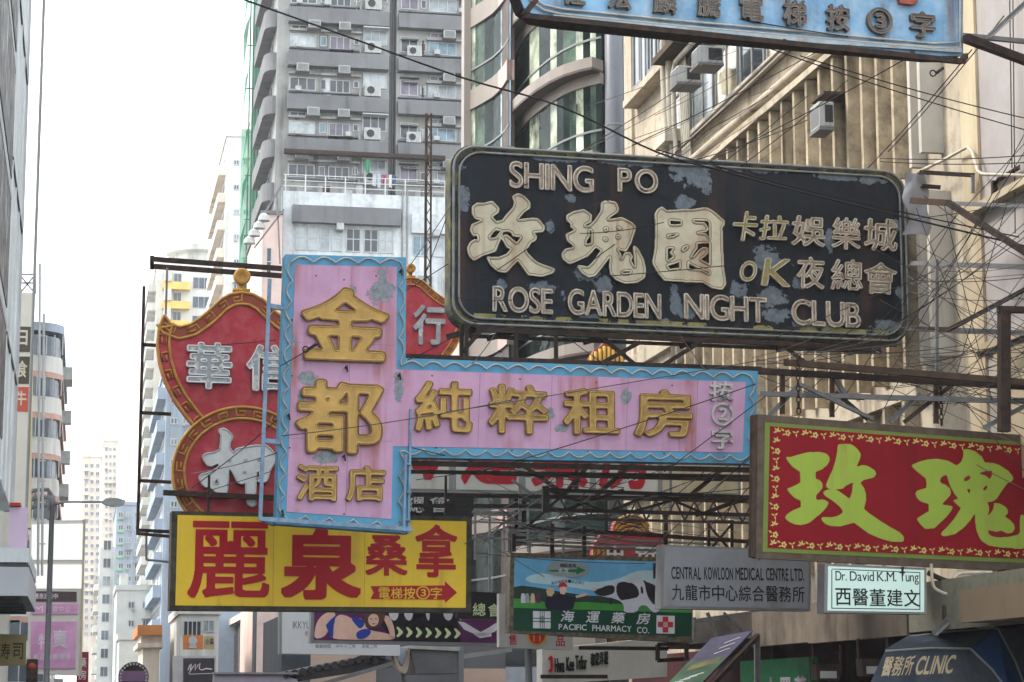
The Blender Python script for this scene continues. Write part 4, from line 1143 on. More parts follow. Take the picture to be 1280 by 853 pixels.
# ================================================================== signboards
# hand-lettered characters traced as outlines (crop pixels, y down)
GREEN_MEI = drawn(polys=[
    [(68,203),(105,203),(160,180),(230,160),(300,155),(345,160),(370,180),(374,212),(355,245),(320,275),(270,297),(272,345),(300,352),(322,378),(322,402),(300,430),(270,462),(270,495),(325,486),(362,506),(345,540),(310,580),(262,622),(215,660),(165,674),(110,668),(70,645),(55,625),(75,600),(110,575),(168,548),(168,503),(130,490),(100,465),(72,425),(110,410),(165,378),(168,302),(120,275),(90,240)],
    [(434,92),(480,86),(520,82),(560,105),(595,150),(585,190),(556,252),(600,228),(640,232),(690,262),(702,285),(680,315),(640,326),(600,340),(585,358),(612,395),(625,440),(620,490),(604,540),(650,575),(720,620),(790,660),(860,695),(888,725),(886,755),(860,766),(800,764),(720,745),(640,715),(590,680),(535,640),(490,655),(430,673),(370,672),(325,655),(305,630),(312,608),(370,612),(425,597),(462,570),(440,535),(390,495),(340,465),(318,440),(345,420),(400,412),(435,425),(470,448),(508,476),(525,430),(533,370),(562,353),(520,362),(482,382),(462,405),(430,410),(396,408),(355,408),(342,388),(358,350),(395,270),(418,200),(430,140)]], soft=1.3, size=190)
GREEN_GUI = drawn(polys=[
    [(58,208),(110,180),(175,158),(240,150),(310,160),(370,192),(405,160),(420,120),(418,75),(440,66),(500,80),(550,120),(563,158),(618,155),(665,168),(725,205),(758,240),(762,268),(745,286),(722,292),(680,350),(640,412),(610,432),(568,440),(585,465),(582,500),(570,545),(600,510),(618,480),(622,440),(660,445),(700,465),(718,492),(712,515),(690,535),(725,555),(755,590),(762,615),(745,645),(712,655),(690,650),(672,635),(630,646),(570,635),(575,665),(600,680),(650,685),(720,678),(780,662),(798,640),(798,580),(805,525),(818,510),(830,525),(845,570),(860,620),(856,700),(850,735),(810,760),(740,758),(650,755),(570,745),(520,710),(495,650),(486,580),(486,518),(450,575),(400,630),(340,675),(280,692),(250,690),(247,675),(290,630),(340,570),(390,490),(335,438),(375,425),(350,395),(320,340),(298,258),(262,275),(250,300),(255,322),(290,330),(318,358),(322,395),(300,425),(262,462),(263,475),(300,474),(335,482),(320,515),(270,575),(205,640),(140,648),(110,620),(85,582),(110,560),(172,522),(168,470),(120,460),(90,435),(82,405),(95,380),(155,362),(160,335),(158,295),(120,268),(80,235)]],
    holes=[[(410,290),(425,268),(455,254),(465,268),(452,290),(425,300)], [(432,350),(460,352),(455,388),(440,375)], [(540,355),(555,330),(578,316),(580,335),(562,358)], [(515,238),(565,218),(618,210),(615,245),(597,277),(570,252)]], soft=1.2, size=190)
CLUB_MEI = drawn(polys=[
    [(110,185),(160,145),(215,150),(300,122),(362,185),(355,225),(295,265),(300,275),(340,320),(330,390),(275,455),(275,475),(330,470),(395,390),(390,440),(355,520),(330,590),(290,605),(200,640),(130,690),(85,650),(65,580),(95,520),(140,490),(168,505),(160,440),(125,460),(92,410),(110,350),(180,320),(210,300),(140,295),(110,250)],
    [(490,65),(545,35),(600,60),(655,115),(655,165),(600,205),(530,290),(640,270),(725,262),(795,335),(780,385),(680,395),(718,430),(710,470),(665,490),(612,575),(680,650),(740,690),(895,735),(870,770),(770,808),(640,800),(590,730),(540,665),(480,730),(430,785),(355,780),(290,730),(245,650),(300,655),(370,650),(440,615),(480,560),(440,550),(385,460),(430,430),(530,510),(580,440),(495,440),(480,405),(395,400),(385,390),(340,395),(345,310),(395,300),(440,240),(500,170),(510,110)]],
    holes=[[(395,405),(460,392),(440,415),(410,420)]], soft=1.3, size=150)
CLUB_GUI = drawn(polys=[
    [(95,190),(160,150),(260,125),(330,170),(328,230),(270,262),(262,290),(320,270),(370,215),(430,120),(430,50),(470,28),(560,40),(588,90),(580,130),(520,170),(470,215),(620,182),(720,230),(752,265),(735,320),(700,420),(655,498),(560,475),(600,510),(625,560),(650,510),(690,508),(720,545),(700,580),(720,620),(745,660),(740,540),(730,440),(770,470),(820,560),(842,660),(830,740),(760,785),(650,798),(560,770),(510,720),(502,650),(510,540),(440,640),(360,740),(300,755),(240,720),(190,655),(300,665),(350,610),(425,500),(370,470),(290,560),(210,600),(120,640),(60,600),(50,550),(85,505),(160,490),(155,460),(105,430),(90,370),(150,335),(180,320),(130,290),(140,260),(100,235)]],
    holes=[[(305,310),(335,310),(330,440),(275,460),(278,410),(310,370)], [(455,285),(485,285),(480,315),(455,315)], [(570,265),(640,290),(580,290)], [(450,380),(480,385),(475,405),(450,405)], [(570,350),(600,352),(598,380),(572,378)], [(600,705),(650,680),(715,680),(690,705),(640,712)], [(600,590),(628,560),(640,520),(600,520),(585,500),(610,540)]], soft=1.2, size=150)
CLUB_YUAN = drawn(polys=[
    [(65,130),(90,85),(130,62),(170,95),(290,82),(410,72),(550,45),(620,80),(720,165),(718,195),(695,230),(698,400),(705,620),(725,770),(690,825),(600,815),(510,765),(350,768),(150,765),(90,700),(35,600),(60,480),(70,300)]],
    holes=[[(195,185),(310,185),(310,225),(200,230)], [(180,330),(300,310),(240,340),(180,352)], [(425,165),(560,165),(580,190),(580,600),(480,548),(530,510),(560,470),(555,440),(520,430),(470,465),(430,520),(385,545),(460,430),(455,390),(570,385),(575,350),(540,298),(415,298),(540,275),(568,250),(530,195),(425,190)], [(310,470),(340,430),(375,418),(360,450),(325,475)], [(170,455),(240,445),(200,500),(240,530),(175,580)], [(165,620),(230,600),(295,570),(295,640),(195,660)], [(372,560),(385,590),(470,630),(575,660),(572,690),(490,650),(372,645)]], soft=1.0, size=150)
PAWN_YA = drawn(polys=[
    [(240,85),(270,62),(320,78),(365,120),(374,150),(345,205),(348,250),(385,300),(410,260),(470,245),(560,225),(620,218),(700,220),(740,250),(798,325),(785,370),(745,440),(712,560),(660,575),(605,560),(600,720),(610,790),(570,808),(530,785),(510,700),(515,575),(470,595),(430,580),(395,510),(355,440),(345,440),(340,560),(332,680),(300,698),(240,690),(165,620),(130,630),(95,605),(62,540),(90,505),(130,500),(200,470),(250,430),(245,390),(180,432),(140,420),(100,370),(98,330),(130,308),(200,300),(255,270),(262,190),(265,130)]],
    holes=[[(195,590),(235,535),(250,600)], [(335,365),(372,350),(350,385)], [(465,380),(520,340),(520,368)], [(475,475),(515,470),(512,485),(480,488)], [(610,340),(665,330),(665,360),(615,365)], [(608,470),(640,465),(640,520),(610,550)]], soft=1.1, size=140)

M_CREAM = weather('cream_letter_enamel', c(212, 204, 178), rough=0.5, var=0.08, vscale=2.5, streak=(c(150, 96, 60), 0.75, 2.6), fine=(c(150, 132, 104), 0.4, 3))
M_CREAMR = weather('cream_letter_rim', c(186, 178, 154), rough=0.5, var=0.2, vscale=6)
M_CREAMD = weather('letter_trough_shade', c(96, 82, 66), rough=0.7, var=0.2, vscale=5)  # shading inside the letter trough, painted as a dark inner line
M_OLDL = weather('rust_bleached_letter', c(168, 156, 136), rough=0.6, var=0.22, vscale=5, fine=(c(104, 58, 42), 0.95, 4.5), peel=(c(70, 66, 62), 0.6, 4.0))
M_OLDY = weather('yellowed_letter', c(160, 152, 96), rough=0.55, var=0.16, vscale=5, fine=(c(94, 84, 50), 0.7, 5))
M_OLDT = weather('pale_letter_tube', c(222, 212, 196), rough=0.35, var=0.2, vscale=7, fine=(c(130, 76, 56), 0.8, 5))

# ------------------------------------------------------------------ the black night club sign
NC = Board('night_club_sign', 'huge peeling black night club sign with cream Chinese characters and English lettering', 'sign', 848, 418, 45.5, 3.0)
bs_ = []
for (px, py, rx, ry) in ((578, 250, 9, 17), (859, 217, 21, 19), (883, 231, 7, 14), (925, 207, 56, 5), (712, 247, 7, 6), (855, 254, 12, 8), (686, 282, 6, 9), (923, 362, 12, 10), (958, 325, 16, 21), (962, 372, 19, 12), (974, 395, 21, 8), (1019, 409, 28, 6), (756, 357, 12, 9), (677, 360, 21, 6),
                         (733, 343, 14, 10), (735, 400, 12, 7), (625, 357, 7, 7), (1110, 409, 23, 7), (1124, 367, 6, 7), (1120, 282, 6, 8), (998, 353, 9, 9), (1037, 301, 7, 16), (859, 390, 14, 10), (843, 376, 7, 19), (831, 404, 10, 5), (1046, 222, 30, 3), (1090, 226, 22, 4), (700, 197, 40, 4), (790, 202, 40, 5)):
    a, b = NC.uv(px, py), NC.uv(px + rx, py - ry); bs_.append((a[0], a[1], abs(b[0] - a[0]) * 1.1, abs(b[1] - a[1]) * 1.1))
M_BLACK = weather('peeling_black_paint', c(33, 37, 43), rough=0.5, var=0.18, vscale=0.8, streak=(c(98, 62, 46), 0.6, 2.0), fine=(c(44, 49, 55), 0.6, 3.0), peel=(c(120, 130, 140), 0.665, 2.2), spots=(c(122, 132, 142), bs_))
M_BLACKF = weather('grimy_sign_rim', c(64, 66, 66), rough=0.6, var=0.3, vscale=2.2, fine=(c(150, 142, 78), 0.8, 2.0))
u0, u1 = NC.uv(563, 300)[0], NC.uv(1134, 320)[0]
v0, v1 = NC.uv(848, 419)[1], NC.uv(848, 197)[1]
rr = (u1 - u0) * 0.048
outer = rrect(u0, u1, v0, v1, rr)
MB().prism(outer, 0.0, 0.55).build('case', M_BLACKF, NC.root)
ins = 0.15
MB().prism(rrect(u0 + ins, u1 - ins, v0 + ins, v1 - ins, rr * 0.8), -0.03, 0.0).build('panel', M_BLACK, NC.root)
for d, r_ in ((0.05, 0.028), (0.17, 0.024)):
    lp = rrect(u0 + d, u1 - d, v0 + d, v1 - d, rr * 0.95)
    MB().tube([(x, -0.07, z) for x, z in lp], r_, 6, True).build('neon_border_tube', weather('grey_border_tube', c(140, 142, 140), rough=0.4, var=0.2, vscale=3), NC.root, True)
M_YOLD = weather('old_yellow_strip', c(164, 156, 92), rough=0.6, var=0.25, vscale=2, peel=(c(44, 46, 48), 0.5, 1.3), fine=(c(110, 112, 110), 0.8, 3))
MB().box(u0 + 0.5, u1 - 0.5, -0.036, -0.031, v0 + ins + 0.005, v0 + ins + 0.13).build('bottom_strip', M_YOLD, NC.root)
for i in range(15):
    x = u0 + 0.5 + (u1 - u0 - 1.0) * i / 14
    for zz in (v1 - 0.1, v0 + 0.1): MB().lathe((x, -0.02, zz), [(0.03, 0), (0.025, -0.08)], 6, 'y').build('tube_holder', M_RUST, NC.root)
NC.glyph('character', CLUB_MEI, (583, 244, 691, 345), M_CREAM, 0.09, 0.03, rim=M_CREAM, rimr=0.018, line=M_CREAMD, liner=0.007, label='large cream character at the start of the sign')
NC.glyph('character', CLUB_GUI, (701, 253, 804, 354), M_CREAM, 0.09, 0.03, rim=M_CREAM, rimr=0.018, line=M_CREAMD, liner=0.007, label='large cream character in the middle of the three')
NC.glyph('character', CLUB_YUAN, (814, 261, 904, 361), M_CREAM, 0.09, 0.03, rim=M_CREAM, rimr=0.018, line=M_CREAMD, liner=0.007, label='large boxed cream character')
NC.line('SHING', (636, 207, 740, 239), M_OLDL, 0.07, 0.03, grow=1.6, gap=0.07, rim=M_OLDT, rimr=0.018, slope=-0.01)
NC.line('PO', (771, 213, 820, 242), M_OLDL, 0.07, 0.03, grow=1.6, gap=0.14, rim=M_OLDT, rimr=0.018)
for t, b in (('ROSE', (615, 361, 689, 392)), ('GARDEN', (709, 366, 824, 397)), ('NIGHT', (854, 371, 956, 402)), ('CLUB', (988, 378, 1073, 409))):
    NC.line(t, b, M_OLDL, 0.07, 0.03, grow=1.6, gap=0.06, rim=M_OLDT, rimr=0.018, slope=-0.012)
for t, b, mt in (('卡', (911, 266, 941, 303), M_OLDY), ('拉', (945, 271, 980, 302), M_OLDY), ('娛', (987, 272, 1028, 309), M_OLDL), ('樂', (1037, 274, 1072, 313), M_OLDL), ('城', (1077, 275, 1118, 315), M_OLDL),
                 ('O', (921, 328, 941, 353), M_OLDY), ('K', (949, 325, 984, 359), M_OLDY), ('夜', (993, 323, 1027, 362), M_OLDL), ('總', (1036, 326, 1075, 364), M_OLDL), ('會', (1077, 330, 1117, 369), M_OLDL)):
    NC.glyph('character', font_glyph(t, 2.0 if t not in '總樂' else 1.2, 1.3), b, mt, 0.09, 0.03, rim=M_OLDT, rimr=0.013, shear=0.18 if t in 'OK卡拉' else 0.05)
m = MB()
for px in (590, 640, 760, 880, 1000, 1090):
    u = NC.uv(px, 415)[0]
    m.beam((u - 0.5, 0.1, v0 - 0.22), (u + 0.25, 0.3, v0 + 0.02), 0.09, 0.12)
m.box(u0 + 0.4, u1 - 0.6, 0.12, 0.2, v0 - 0.21, v0 - 0.14)
m.build('hanger_rail', M_STEEL, NC.root)

# ------------------------------------------------------------------ the pink L-shaped hotel sign
PH = Board('hotel_sign', 'pink and blue L-shaped hotel sign with gold Chinese characters and wavy neon edge', 'sign', 430, 655, 43.5, 3.0)
M_BLUEP = weather('sky_blue_paint', c(98, 166, 202), rough=0.5, var=0.1, vscale=1.2, streak=(c(120, 110, 104), 0.45, 2.4), peel=(c(150, 160, 166), 0.72, 2.0))
def U(px, py): return PH.uv(px, py)
spots = []
for (px, py, rx, ry) in ((475, 360, 15, 20), (362, 424, 8, 13), (385, 474, 12, 8), (407, 572, 15, 8), (498, 483, 6, 20), (783, 496, 6, 9), (701, 535, 7, 6), (441, 362, 5, 6), (376, 497, 4, 9), (688, 517, 5, 6)):
    a, b = U(px, py), U(px + rx, py - ry)
    spots.append((a[0], a[1], abs(b[0] - a[0]) * 1.15, abs(b[1] - a[1]) * 1.15))
M_PINK = weather('faded_pink_paint', c(208, 166, 198), rough=0.5, var=0.07, vscale=0.9, streak=(c(164, 96, 74), 0.9, 2.6), fine=(c(186, 140, 172), 0.5, 2.5), spots=(c(158, 168, 174), spots))
Lout = [(357, 318), (508, 322), (507, 448), (948, 464), (943, 580), (513, 572), (511, 667), (345, 655)]
Lin = [(369, 331), (496, 334), (495, 462), (932, 478), (928, 566), (491, 558), (489, 649), (358, 640)]
PH.plate('case', Lout, 0, 0.45, M_BLUEP)
PH.plate('panel', Lin, -0.012, 0.0, M_PINK)
M_GOLD = weather('gold_ochre_enamel', c(206, 166, 94), rough=0.45, var=0.14, vscale=2.5, streak=(c(130, 90, 48), 0.5, 3))
M_GOLDR = weather('gold_neon_rim', c(206, 176, 110), rough=0.4, var=0.15, vscale=6)
M_GOLDE = weather('gold_letter_edge', c(156, 116, 60), rough=0.5, var=0.2, vscale=5)
M_GOLDD = weather('tarnished_gold_enamel', c(188, 154, 92), rough=0.55, var=0.2, vscale=4, fine=(c(104, 74, 46), 0.6, 5))
for t, b, gr in (('金', (376, 361, 485, 452), 5.0), ('都', (369, 476, 478, 568), 4.4)):
    PH.glyph('character', font_glyph(t, gr, 1.7), b, M_GOLD, 0.09, 0.012, rim=M_GOLDE, rimr=0.02, line=M_GOLDR, liner=0.016)
for t, b, gr in (('酒', (370, 582, 422, 627), 3.0), ('店', (432, 583, 481, 627), 4.0)):
    PH.glyph('character', font_glyph(t, gr, 1.8), b, M_GOLDD, 0.08, 0.012, rim=M_GOLDE, rimr=0.015, line=M_GOLDR, liner=0.013)
for t, b, gr in (('純', (518, 478, 589, 541), 3.8), ('粹', (609, 482, 684, 543), 3.2), ('租', (703, 487, 773, 544), 3.8), ('房', (791, 488, 864, 547), 3.8)):
    PH.glyph('character', font_glyph(t, gr, 1.6), b, M_GOLDD if t != '純' else M_GOLD, 0.09, 0.012, rim=M_GOLDE, rimr=0.015, line=M_GOLDR, liner=0.014)
M_WCHIP = weather('chipped_white_letter', c(196, 194, 190), rough=0.6, var=0.12, vscale=4, peel=(c(118, 126, 134), 0.56, 5))
for t, b, gr in (('按', (886, 477, 915, 502), 2.5), ('②', (888, 504, 916, 533), 2.5), ('字', (888, 536, 915, 562), 2.5)):
    PH.glyph('character', font_glyph(t, gr, 1.2), b, M_WCHIP, 0.07, 0.012)
for (xa, ya, xb, yb) in ((360, 428, 494, 432), (359, 548, 491, 552), (440, 333, 432, 644), (600, 466, 597, 560), (690, 470, 687, 562), (785, 473, 782, 563), (872, 476, 869, 565)):
    a, b = U(xa, ya), U(xb, yb); MB().beam((a[0], -0.0125, a[1]), (b[0], -0.0125, b[1]), 0.008, 0.004).build('sheet_seam', weather('mauve_seam_line', c(150, 116, 142), rough=0.7), PH.root)  # thin darker mauve seams between the sheets
for (px, py) in ((395, 345), (470, 345), (365, 400), (365, 470), (362, 560), (430, 350), (540, 470), (650, 474), (745, 478), (840, 482), (545, 560), (640, 563), (735, 565), (830, 567), (905, 572), (430, 643)):
    a = U(px, py); MB().lathe((a[0], -0.012, a[1]), [(0.018, 0), (0.012, -0.012)], 6, 'y').build('rivet', M_RUST, PH.root)
# wavy neon tube round the blue edge
def wavy(B, pts, amp, per, off, r_):
    q = [Vector(B.uv(*p)) for p in pts]
    out = []
    for i in range(len(q)):
        a, b = q[i], q[(i + 1) % len(q)]
        L = (b - a).length; d = (b - a) / L; n = Vector((-d.y, d.x))
        k = max(2, int(L / per)); 
        for s in range(k * 8):
            t = s / (k * 8)
            p = a + d * (L * t) + n * (amp * (abs(math.sin(math.pi * t * k)) - 0.5))
            out.append((p.x, -off - 0.03 * abs(math.cos(math.pi * t * k)), p.y))
    return MB().tube(out, r_, 5, True)
Lmid = [(363, 325), (502, 328), (501, 455), (940, 471), (936, 573), (502, 565), (500, 658), (351, 647)]
wavy(PH, Lmid, 0.11, 0.42, 0.03, 0.018).build('wavy_neon_tube', M_TUBE, PH.root, True)
m = MB()
for (px, py) in ((498, 470), (432, 460), (429, 571), (500, 340), (352, 640), (360, 520)):
    a = U(px, py); MB().lathe((a[0], -0.01, a[1]), [(0.025, 0), (0.02, -0.12)], 6, 'y').beam((a[0], -0.13, a[1] + 0.03), (a[0] + 0.02, -0.13, a[1] - 0.1), 0.03).build('tube_holder', M_STEEL, PH.root)
# light blue ladder frame on the outer edge, and the bracket below
m = MB()
a, b = PH.uv(335, 352), PH.uv(323, 652)
m.beam((a[0], -0.25, a[1]), (b[0], -0.25, b[1]), 0.07)
for py in (385, 553):
    p = PH.uv(333 if py < 400 else 328, py); q = PH.uv(357, py)
    m.beam((p[0], -0.25, p[1]), (q[0], 0.1, q[1]), 0.09)
p, q = PH.uv(323, 650), PH.uv(512, 665)
m.beam((p[0], -0.25, p[1]), (q[0], -0.25, q[1] + 0.03), 0.08)
m.beam((p[0], -0.25, p[1]), (PH.uv(345, 655)[0], 0.3, PH.uv(345, 655)[1]), 0.06)
for px in (505, 513):
    a, b = PH.uv(px, 512 if px > 510 else 570), PH.uv(px - 3, 668)
    m.beam((a[0], -0.2 + (px - 505) * 0.02, a[1]), (b[0], -0.2 + (px - 505) * 0.02, b[1]), 0.045)
for py in (580, 615, 650):
    a, b = PH.uv(503, py), PH.uv(513, py + 2); m.beam((a[0], -0.2, a[1]), (b[0], -0.04, b[1]), 0.035)
m.build('access_frame', weather('pale_blue_steel', c(136, 168, 196), rough=0.5, var=0.15, vscale=4, fine=(RUST, 0.4, 5)), PH.root)
m = MB()
a, b = PH.uv(508, 447), PH.uv(950, 463)
m.beam((a[0], 0.2, a[1] + 0.05), (b[0] + 0.1, 0.2, b[1] + 0.05), 0.1)
a, b = PH.uv(515, 574), PH.uv(944, 583)
m.beam((a[0], 0.2, a[1] - 0.06), (b[0], 0.2, b[1] - 0.06), 0.1)
m.build('carrier_beam', M_STEEL, PH.root)

# ------------------------------------------------------------------ the blue sign overhead
BS = Board('blue_neon_sign', 'weathered sky blue sign box overhead with dark rusted Chinese characters, cut by the frame edge', 'sign', 930, 60, 35.0, 6.0)
M_SKYB = weather('chalky_sky_blue_paint', c(124, 168, 202), rough=0.6, var=0.18, vscale=1.0, streak=(c(100, 70, 52), 0.85, 2.2), fine=(c(176, 194, 206), 0.9, 1.6), peel=(c(128, 104, 88), 0.66, 2.4))
M_SKYE = weather('pale_blue_sign_rim', c(166, 184, 192), rough=0.6, var=0.15, vscale=2, fine=(c(140, 104, 74), 0.7, 3))
pts = [(640, -95), (1204, -70), (1204, 70), (1170, 70), (1000, 55), (840, 41), (700, 27), (672, 22), (655, 10), (648, -8)]
BS.plate('panel', pts, 0, 0.04, M_SKYB)
BS.plate('case', [(x * 0.9985 + 1, y - 1.5) for x, y in pts], 0.041, 0.5, M_STEEL)  # dark colour also stands for the shadow under the sign
q = BS.poly([(1199, -60), (1199, 60), (1166, 62), (1000, 47), (840, 33), (700, 19), (678, 14), (664, 4), (657, -12)])
for off in (0.0, 0.09):
    MB().tube([(x, -0.05, z + off) for x, z in q], 0.022, 6).build('neon_border_tube', M_TUBE, BS.root, True)
q = BS.poly([(1200, 64), (1000, 51), (840, 37), (690, 23)])
m = MB()
for i in range(len(q) - 1): m.beam((q[i][0], -0.03, q[i][1]), (q[i + 1][0], -0.03, q[i + 1][1]), 0.07, 0.09)
m.build('lower_edge_strip', M_SKYE, BS.root)
m = MB()
for (xa, ya, xb, yb) in ((646, 28, 1190, 84), (646, 28, 662, 8), (1190, 84, 1207, 70)):
    a, b = BS.uv(xa, ya), BS.uv(xb, yb); m.beam((a[0], -0.35, a[1]), (b[0], -0.35 if ya < 80 else 0.0, b[1]), 0.09)
for px in (700, 790, 880, 970, 1050, 1130):
    a, b = BS.uv(px, 33 + (px - 700) * 0.1), BS.uv(px + 14, 24 + (px - 686) * 0.09)
    m.beam((a[0], -0.35, a[1]), (b[0], 0.1, b[1] + 0.02), 0.06)
m.build('maintenance_rail', M_STEEL, BS.root)
M_DARKL = weather('rusted_dark_letter', c(112, 106, 100), rough=0.7, var=0.25, vscale=5, fine=(c(112, 66, 46), 0.8, 4))
for t, xx, yy in (('佐', 715, -8), ('法', 772, -3), ('麟', 829, 3), ('騰', 884, 7), ('電', 937, 12), ('梯', 991, 18), ('按', 1045, 24), ('③', 1097, 28), ('字', 1151, 33)):
    w = 15 if t in '字③' else 14
    BS.glyph('character', font_glyph(t, 2.2 if t not in '麟騰' else 1.4, 1.4), (xx - w, yy - 16, xx + w, yy + 16), M_DARKL, 0.1, 0.0, rim=weather('grey_letter_tube', c(120, 116, 110), rough=0.5, var=0.2, vscale=6), rimr=0.012)
BS.plate('red_emblem', [(1117, -16), (1144, -14), (1144, 5), (1136, 8), (1122, 6)], -0.1, 0.0, weather('rust_red_enamel', c(168, 92, 78), rough=0.6, var=0.2, vscale=4))

# ------------------------------------------------------------------ lime and red sign
GS = Board('red_lime_sign', 'dark red sign with big lime green characters and a flowered lime border', 'sign', 1100, 700, 39.5, 16.0)
M_RED = weather('deep_red_panel', c(140, 24, 36), rough=0.4, var=0.08, vscale=0.8, streak=(c(92, 26, 32), 0.5, 2))
M_LIME = weather('lime_green_vinyl', c(158, 182, 74), rough=0.4, var=0.05, vscale=1, streak=(c(150, 120, 80), 0.5, 3.5))
M_LIMEP = weather('pale_lime_print', c(206, 196, 116), rough=0.45, var=0.06)
M_WOODF = weather('weathered_sign_frame', c(104, 92, 80), rough=0.75, var=0.2, vscale=3, fine=(c(78, 60, 46), 0.7, 5))
pts = [(947, 518), (1420, 555), (1420, 722), (945, 698)]
GS.plate('case', pts, 0.0, 0.13, M_WOODF)
GS.plate('lime_border', [(956, 528), (1411, 563), (1411, 710), (953, 690)], -0.01, 0.0, weather('dull_lime_border', c(124, 142, 70), rough=0.5, var=0.12, vscale=1.5, fine=(c(84, 90, 56), 0.5, 3)))
GS.plate('red_panel', [(962, 533), (1405, 567), (1405, 704), (959, 685)], -0.02, -0.01, M_RED)
GS.plate('end_board', [(942, 519), (947.5, 518.4), (945.5, 697.5), (940, 696)], 0.02, 0.12, M_RUST)
GS.glyph('character', GREEN_MEI, (980, 555, 1127, 675), M_LIME, 0.012, 0.02)
GS.glyph('character', GREEN_GUI, (1140, 562, 1283, 684), M_LIME, 0.012, 0.02)
m = MB()
def flower(kind, x, z, s):
    if kind == 0:                                   # leaf spray
        for a in (20, 75, 130, 190): leaf(x, z, s, a)
    elif kind == 1:                                 # blossom with two leaves
        for a in range(0, 360, 72):
            cxx, cz = x + s * 0.42 * math.cos(rad(a)) + s * 0.25, z + s * 0.42 * math.sin(rad(a)) - s * 0.1
            m.prism([(cxx + s * 0.24 * math.cos(rad(t)), cz + s * 0.24 * math.sin(rad(t))) for t in range(0, 360, 45)], -0.026, -0.02)
        leaf(x - s * 0.5, z + s * 0.2, s, 150); leaf(x - s * 0.3, z - s * 0.3, s * 0.8, 200)
    else:
        for a in (35, 160, 280): leaf(x, z, s * 0.9, a)
def leaf(x, z, s, a):
    ca, sa = math.cos(rad(a)), math.sin(rad(a))
    pr = [(0.05, 0), (0.45, 0.2), (1.0, 0), (0.45, -0.2)]
    m.prism([(x + s * (p * ca - q_ * sa), z + s * (p * sa + q_ * ca)) for p, q_ in pr], -0.0255, -0.02)
def flowers(px0, py0, px1, py1, n):
    for i in range(n):
        a = GS.uv(px0 + (px1 - px0) * i / (n - 1), py0 + (py1 - py0) * i / (n - 1))
        global m
        m = MB(); flower(i % 3, a[0], a[1], 0.092); m.build('flower_print', M_LIMEP, GS.root)
flowers(971, 540, 1398, 573, 38)
flowers(966, 680, 1398, 698, 38)
flowers(970, 552, 967, 668, 11)
# lettering and louvres on the end of the case
m = MB()
for i in range(9):
    a = GS.uv(944.6, 528 + i * 6); 
    p = GS.w(a[0], a[1])
for i in range(14):
    z0 = GS.uv(945, 585 + i * 7)[1]
    MB().box(GS.uv(942, 600)[0] - 0.012, GS.uv(942, 600)[0] + 0.02, 0.03, 0.11, z0 - 0.05, z0).build('end_louvre', M_WOODF, GS.root)

# ------------------------------------------------------------------ yellow sauna sign
YS = Board('yellow_sauna_sign', 'yellow sauna sign with bold dark red characters and a red arrow', 'sign', 402, 764, 47.5, 3.0)
M_YEL = weather('yellow_lightbox_face', c(250, 208, 56), rough=0.35, var=0.04, vscale=0.5, fine=(c(226, 172, 56), 0.4, 1.4), streak=(c(176, 132, 50), 0.6, 2.2))
M_REDV = weather('crimson_vinyl', c(176, 20, 32), rough=0.4, var=0.04)
M_FRD = weather('mottled_dark_sign_frame', c(84, 78, 66), rough=0.7, var=0.3, vscale=4, fine=(c(52, 46, 42), 0.7, 6))
YS.plate('case', [(215, 639), (590, 646), (589, 766), (212, 763)], 0, 0.5, M_FRD)
YS.plate('face', [(222, 644), (583, 652), (582, 760), (219, 757)], -0.015, 0.0, M_YEL)
for px in (342, 456): a, b = YS.uv(px, 648), YS.uv(px - 1, 757); MB().beam((a[0], -0.0155, a[1]), (b[0], -0.0155, b[1]), 0.012, 0.003).build('face_seam', weather('yellow_seam', c(206, 160, 44), rough=0.6), YS.root)
for t, b, gr in (('麗', (235, 652, 337, 748), 2.0), ('泉', (352, 661, 451, 750), 5.0), ('桑', (457, 669, 509, 720), 3.0), ('拿', (519, 656, 571, 722), 3.0)):
    YS.glyph('character', font_glyph(t, gr, 0.5, sq=True), b, M_REDV, 0.012, 0.015)
YS.plate('arrow', [(463, 733), (556, 732), (556, 727), (571, 741), (556, 754), (556, 750), (463, 749), (467, 741)], -0.027, -0.015, M_REDV)
for t, b in (('電', (473, 734.5, 487, 749)), ('梯', (488.5, 734.5, 502.5, 749)), ('按', (504, 734.5, 518.5, 749)), ('③', (520, 733, 537, 749.5)), ('字', (538, 734.5, 552, 749))):
    YS.glyph('character', font_glyph(t, 1.8, 0.8), b, M_YEL, 0.01, 0.027)
for px in (262, 420, 560): a = YS.uv(px, 640); MB().beam((a[0], 0.25, a[1] - 0.05), (a[0], 0.25, a[1] + 0.8), 0.05).build('hanger_rod', M_STEEL, YS.root)

# ------------------------------------------------------------------ red pawn shop signs shaped like a bat over a coin
M_PRED = weather('faded_pawn_red', c(172, 56, 68), rough=0.55, var=0.08, vscale=0.9, fine=(c(200, 120, 116), 0.5, 2.6))
M_PGOLD = weather('old_gold_trim', c(190, 142, 70), rough=0.45, var=0.16, vscale=4, fine=(c(120, 72, 44), 0.6, 5))
M_PBROWN = weather('reddish_border_band', c(146, 74, 56), rough=0.55, var=0.12, vscale=3)
def resample(pts, step, closed=True):
    q = [Vector(p) for p in pts]; out = []; 
    if closed: q = q + [q[0]]
    L = [0]
    for i in range(1, len(q)): L.append(L[-1] + (q[i] - q[i - 1]).length)
    n = max(3, int(round(L[-1] / step))); j = 0
    for k in range(n if closed else n + 1):
        t = L[-1] * k / n
        while j < len(L) - 2 and L[j + 1] < t: j += 1
        f = (t - L[j]) / max(1e-9, L[j + 1] - L[j]); p = q[j].lerp(q[j + 1], f); out.append((p.x, p.y))
    return out
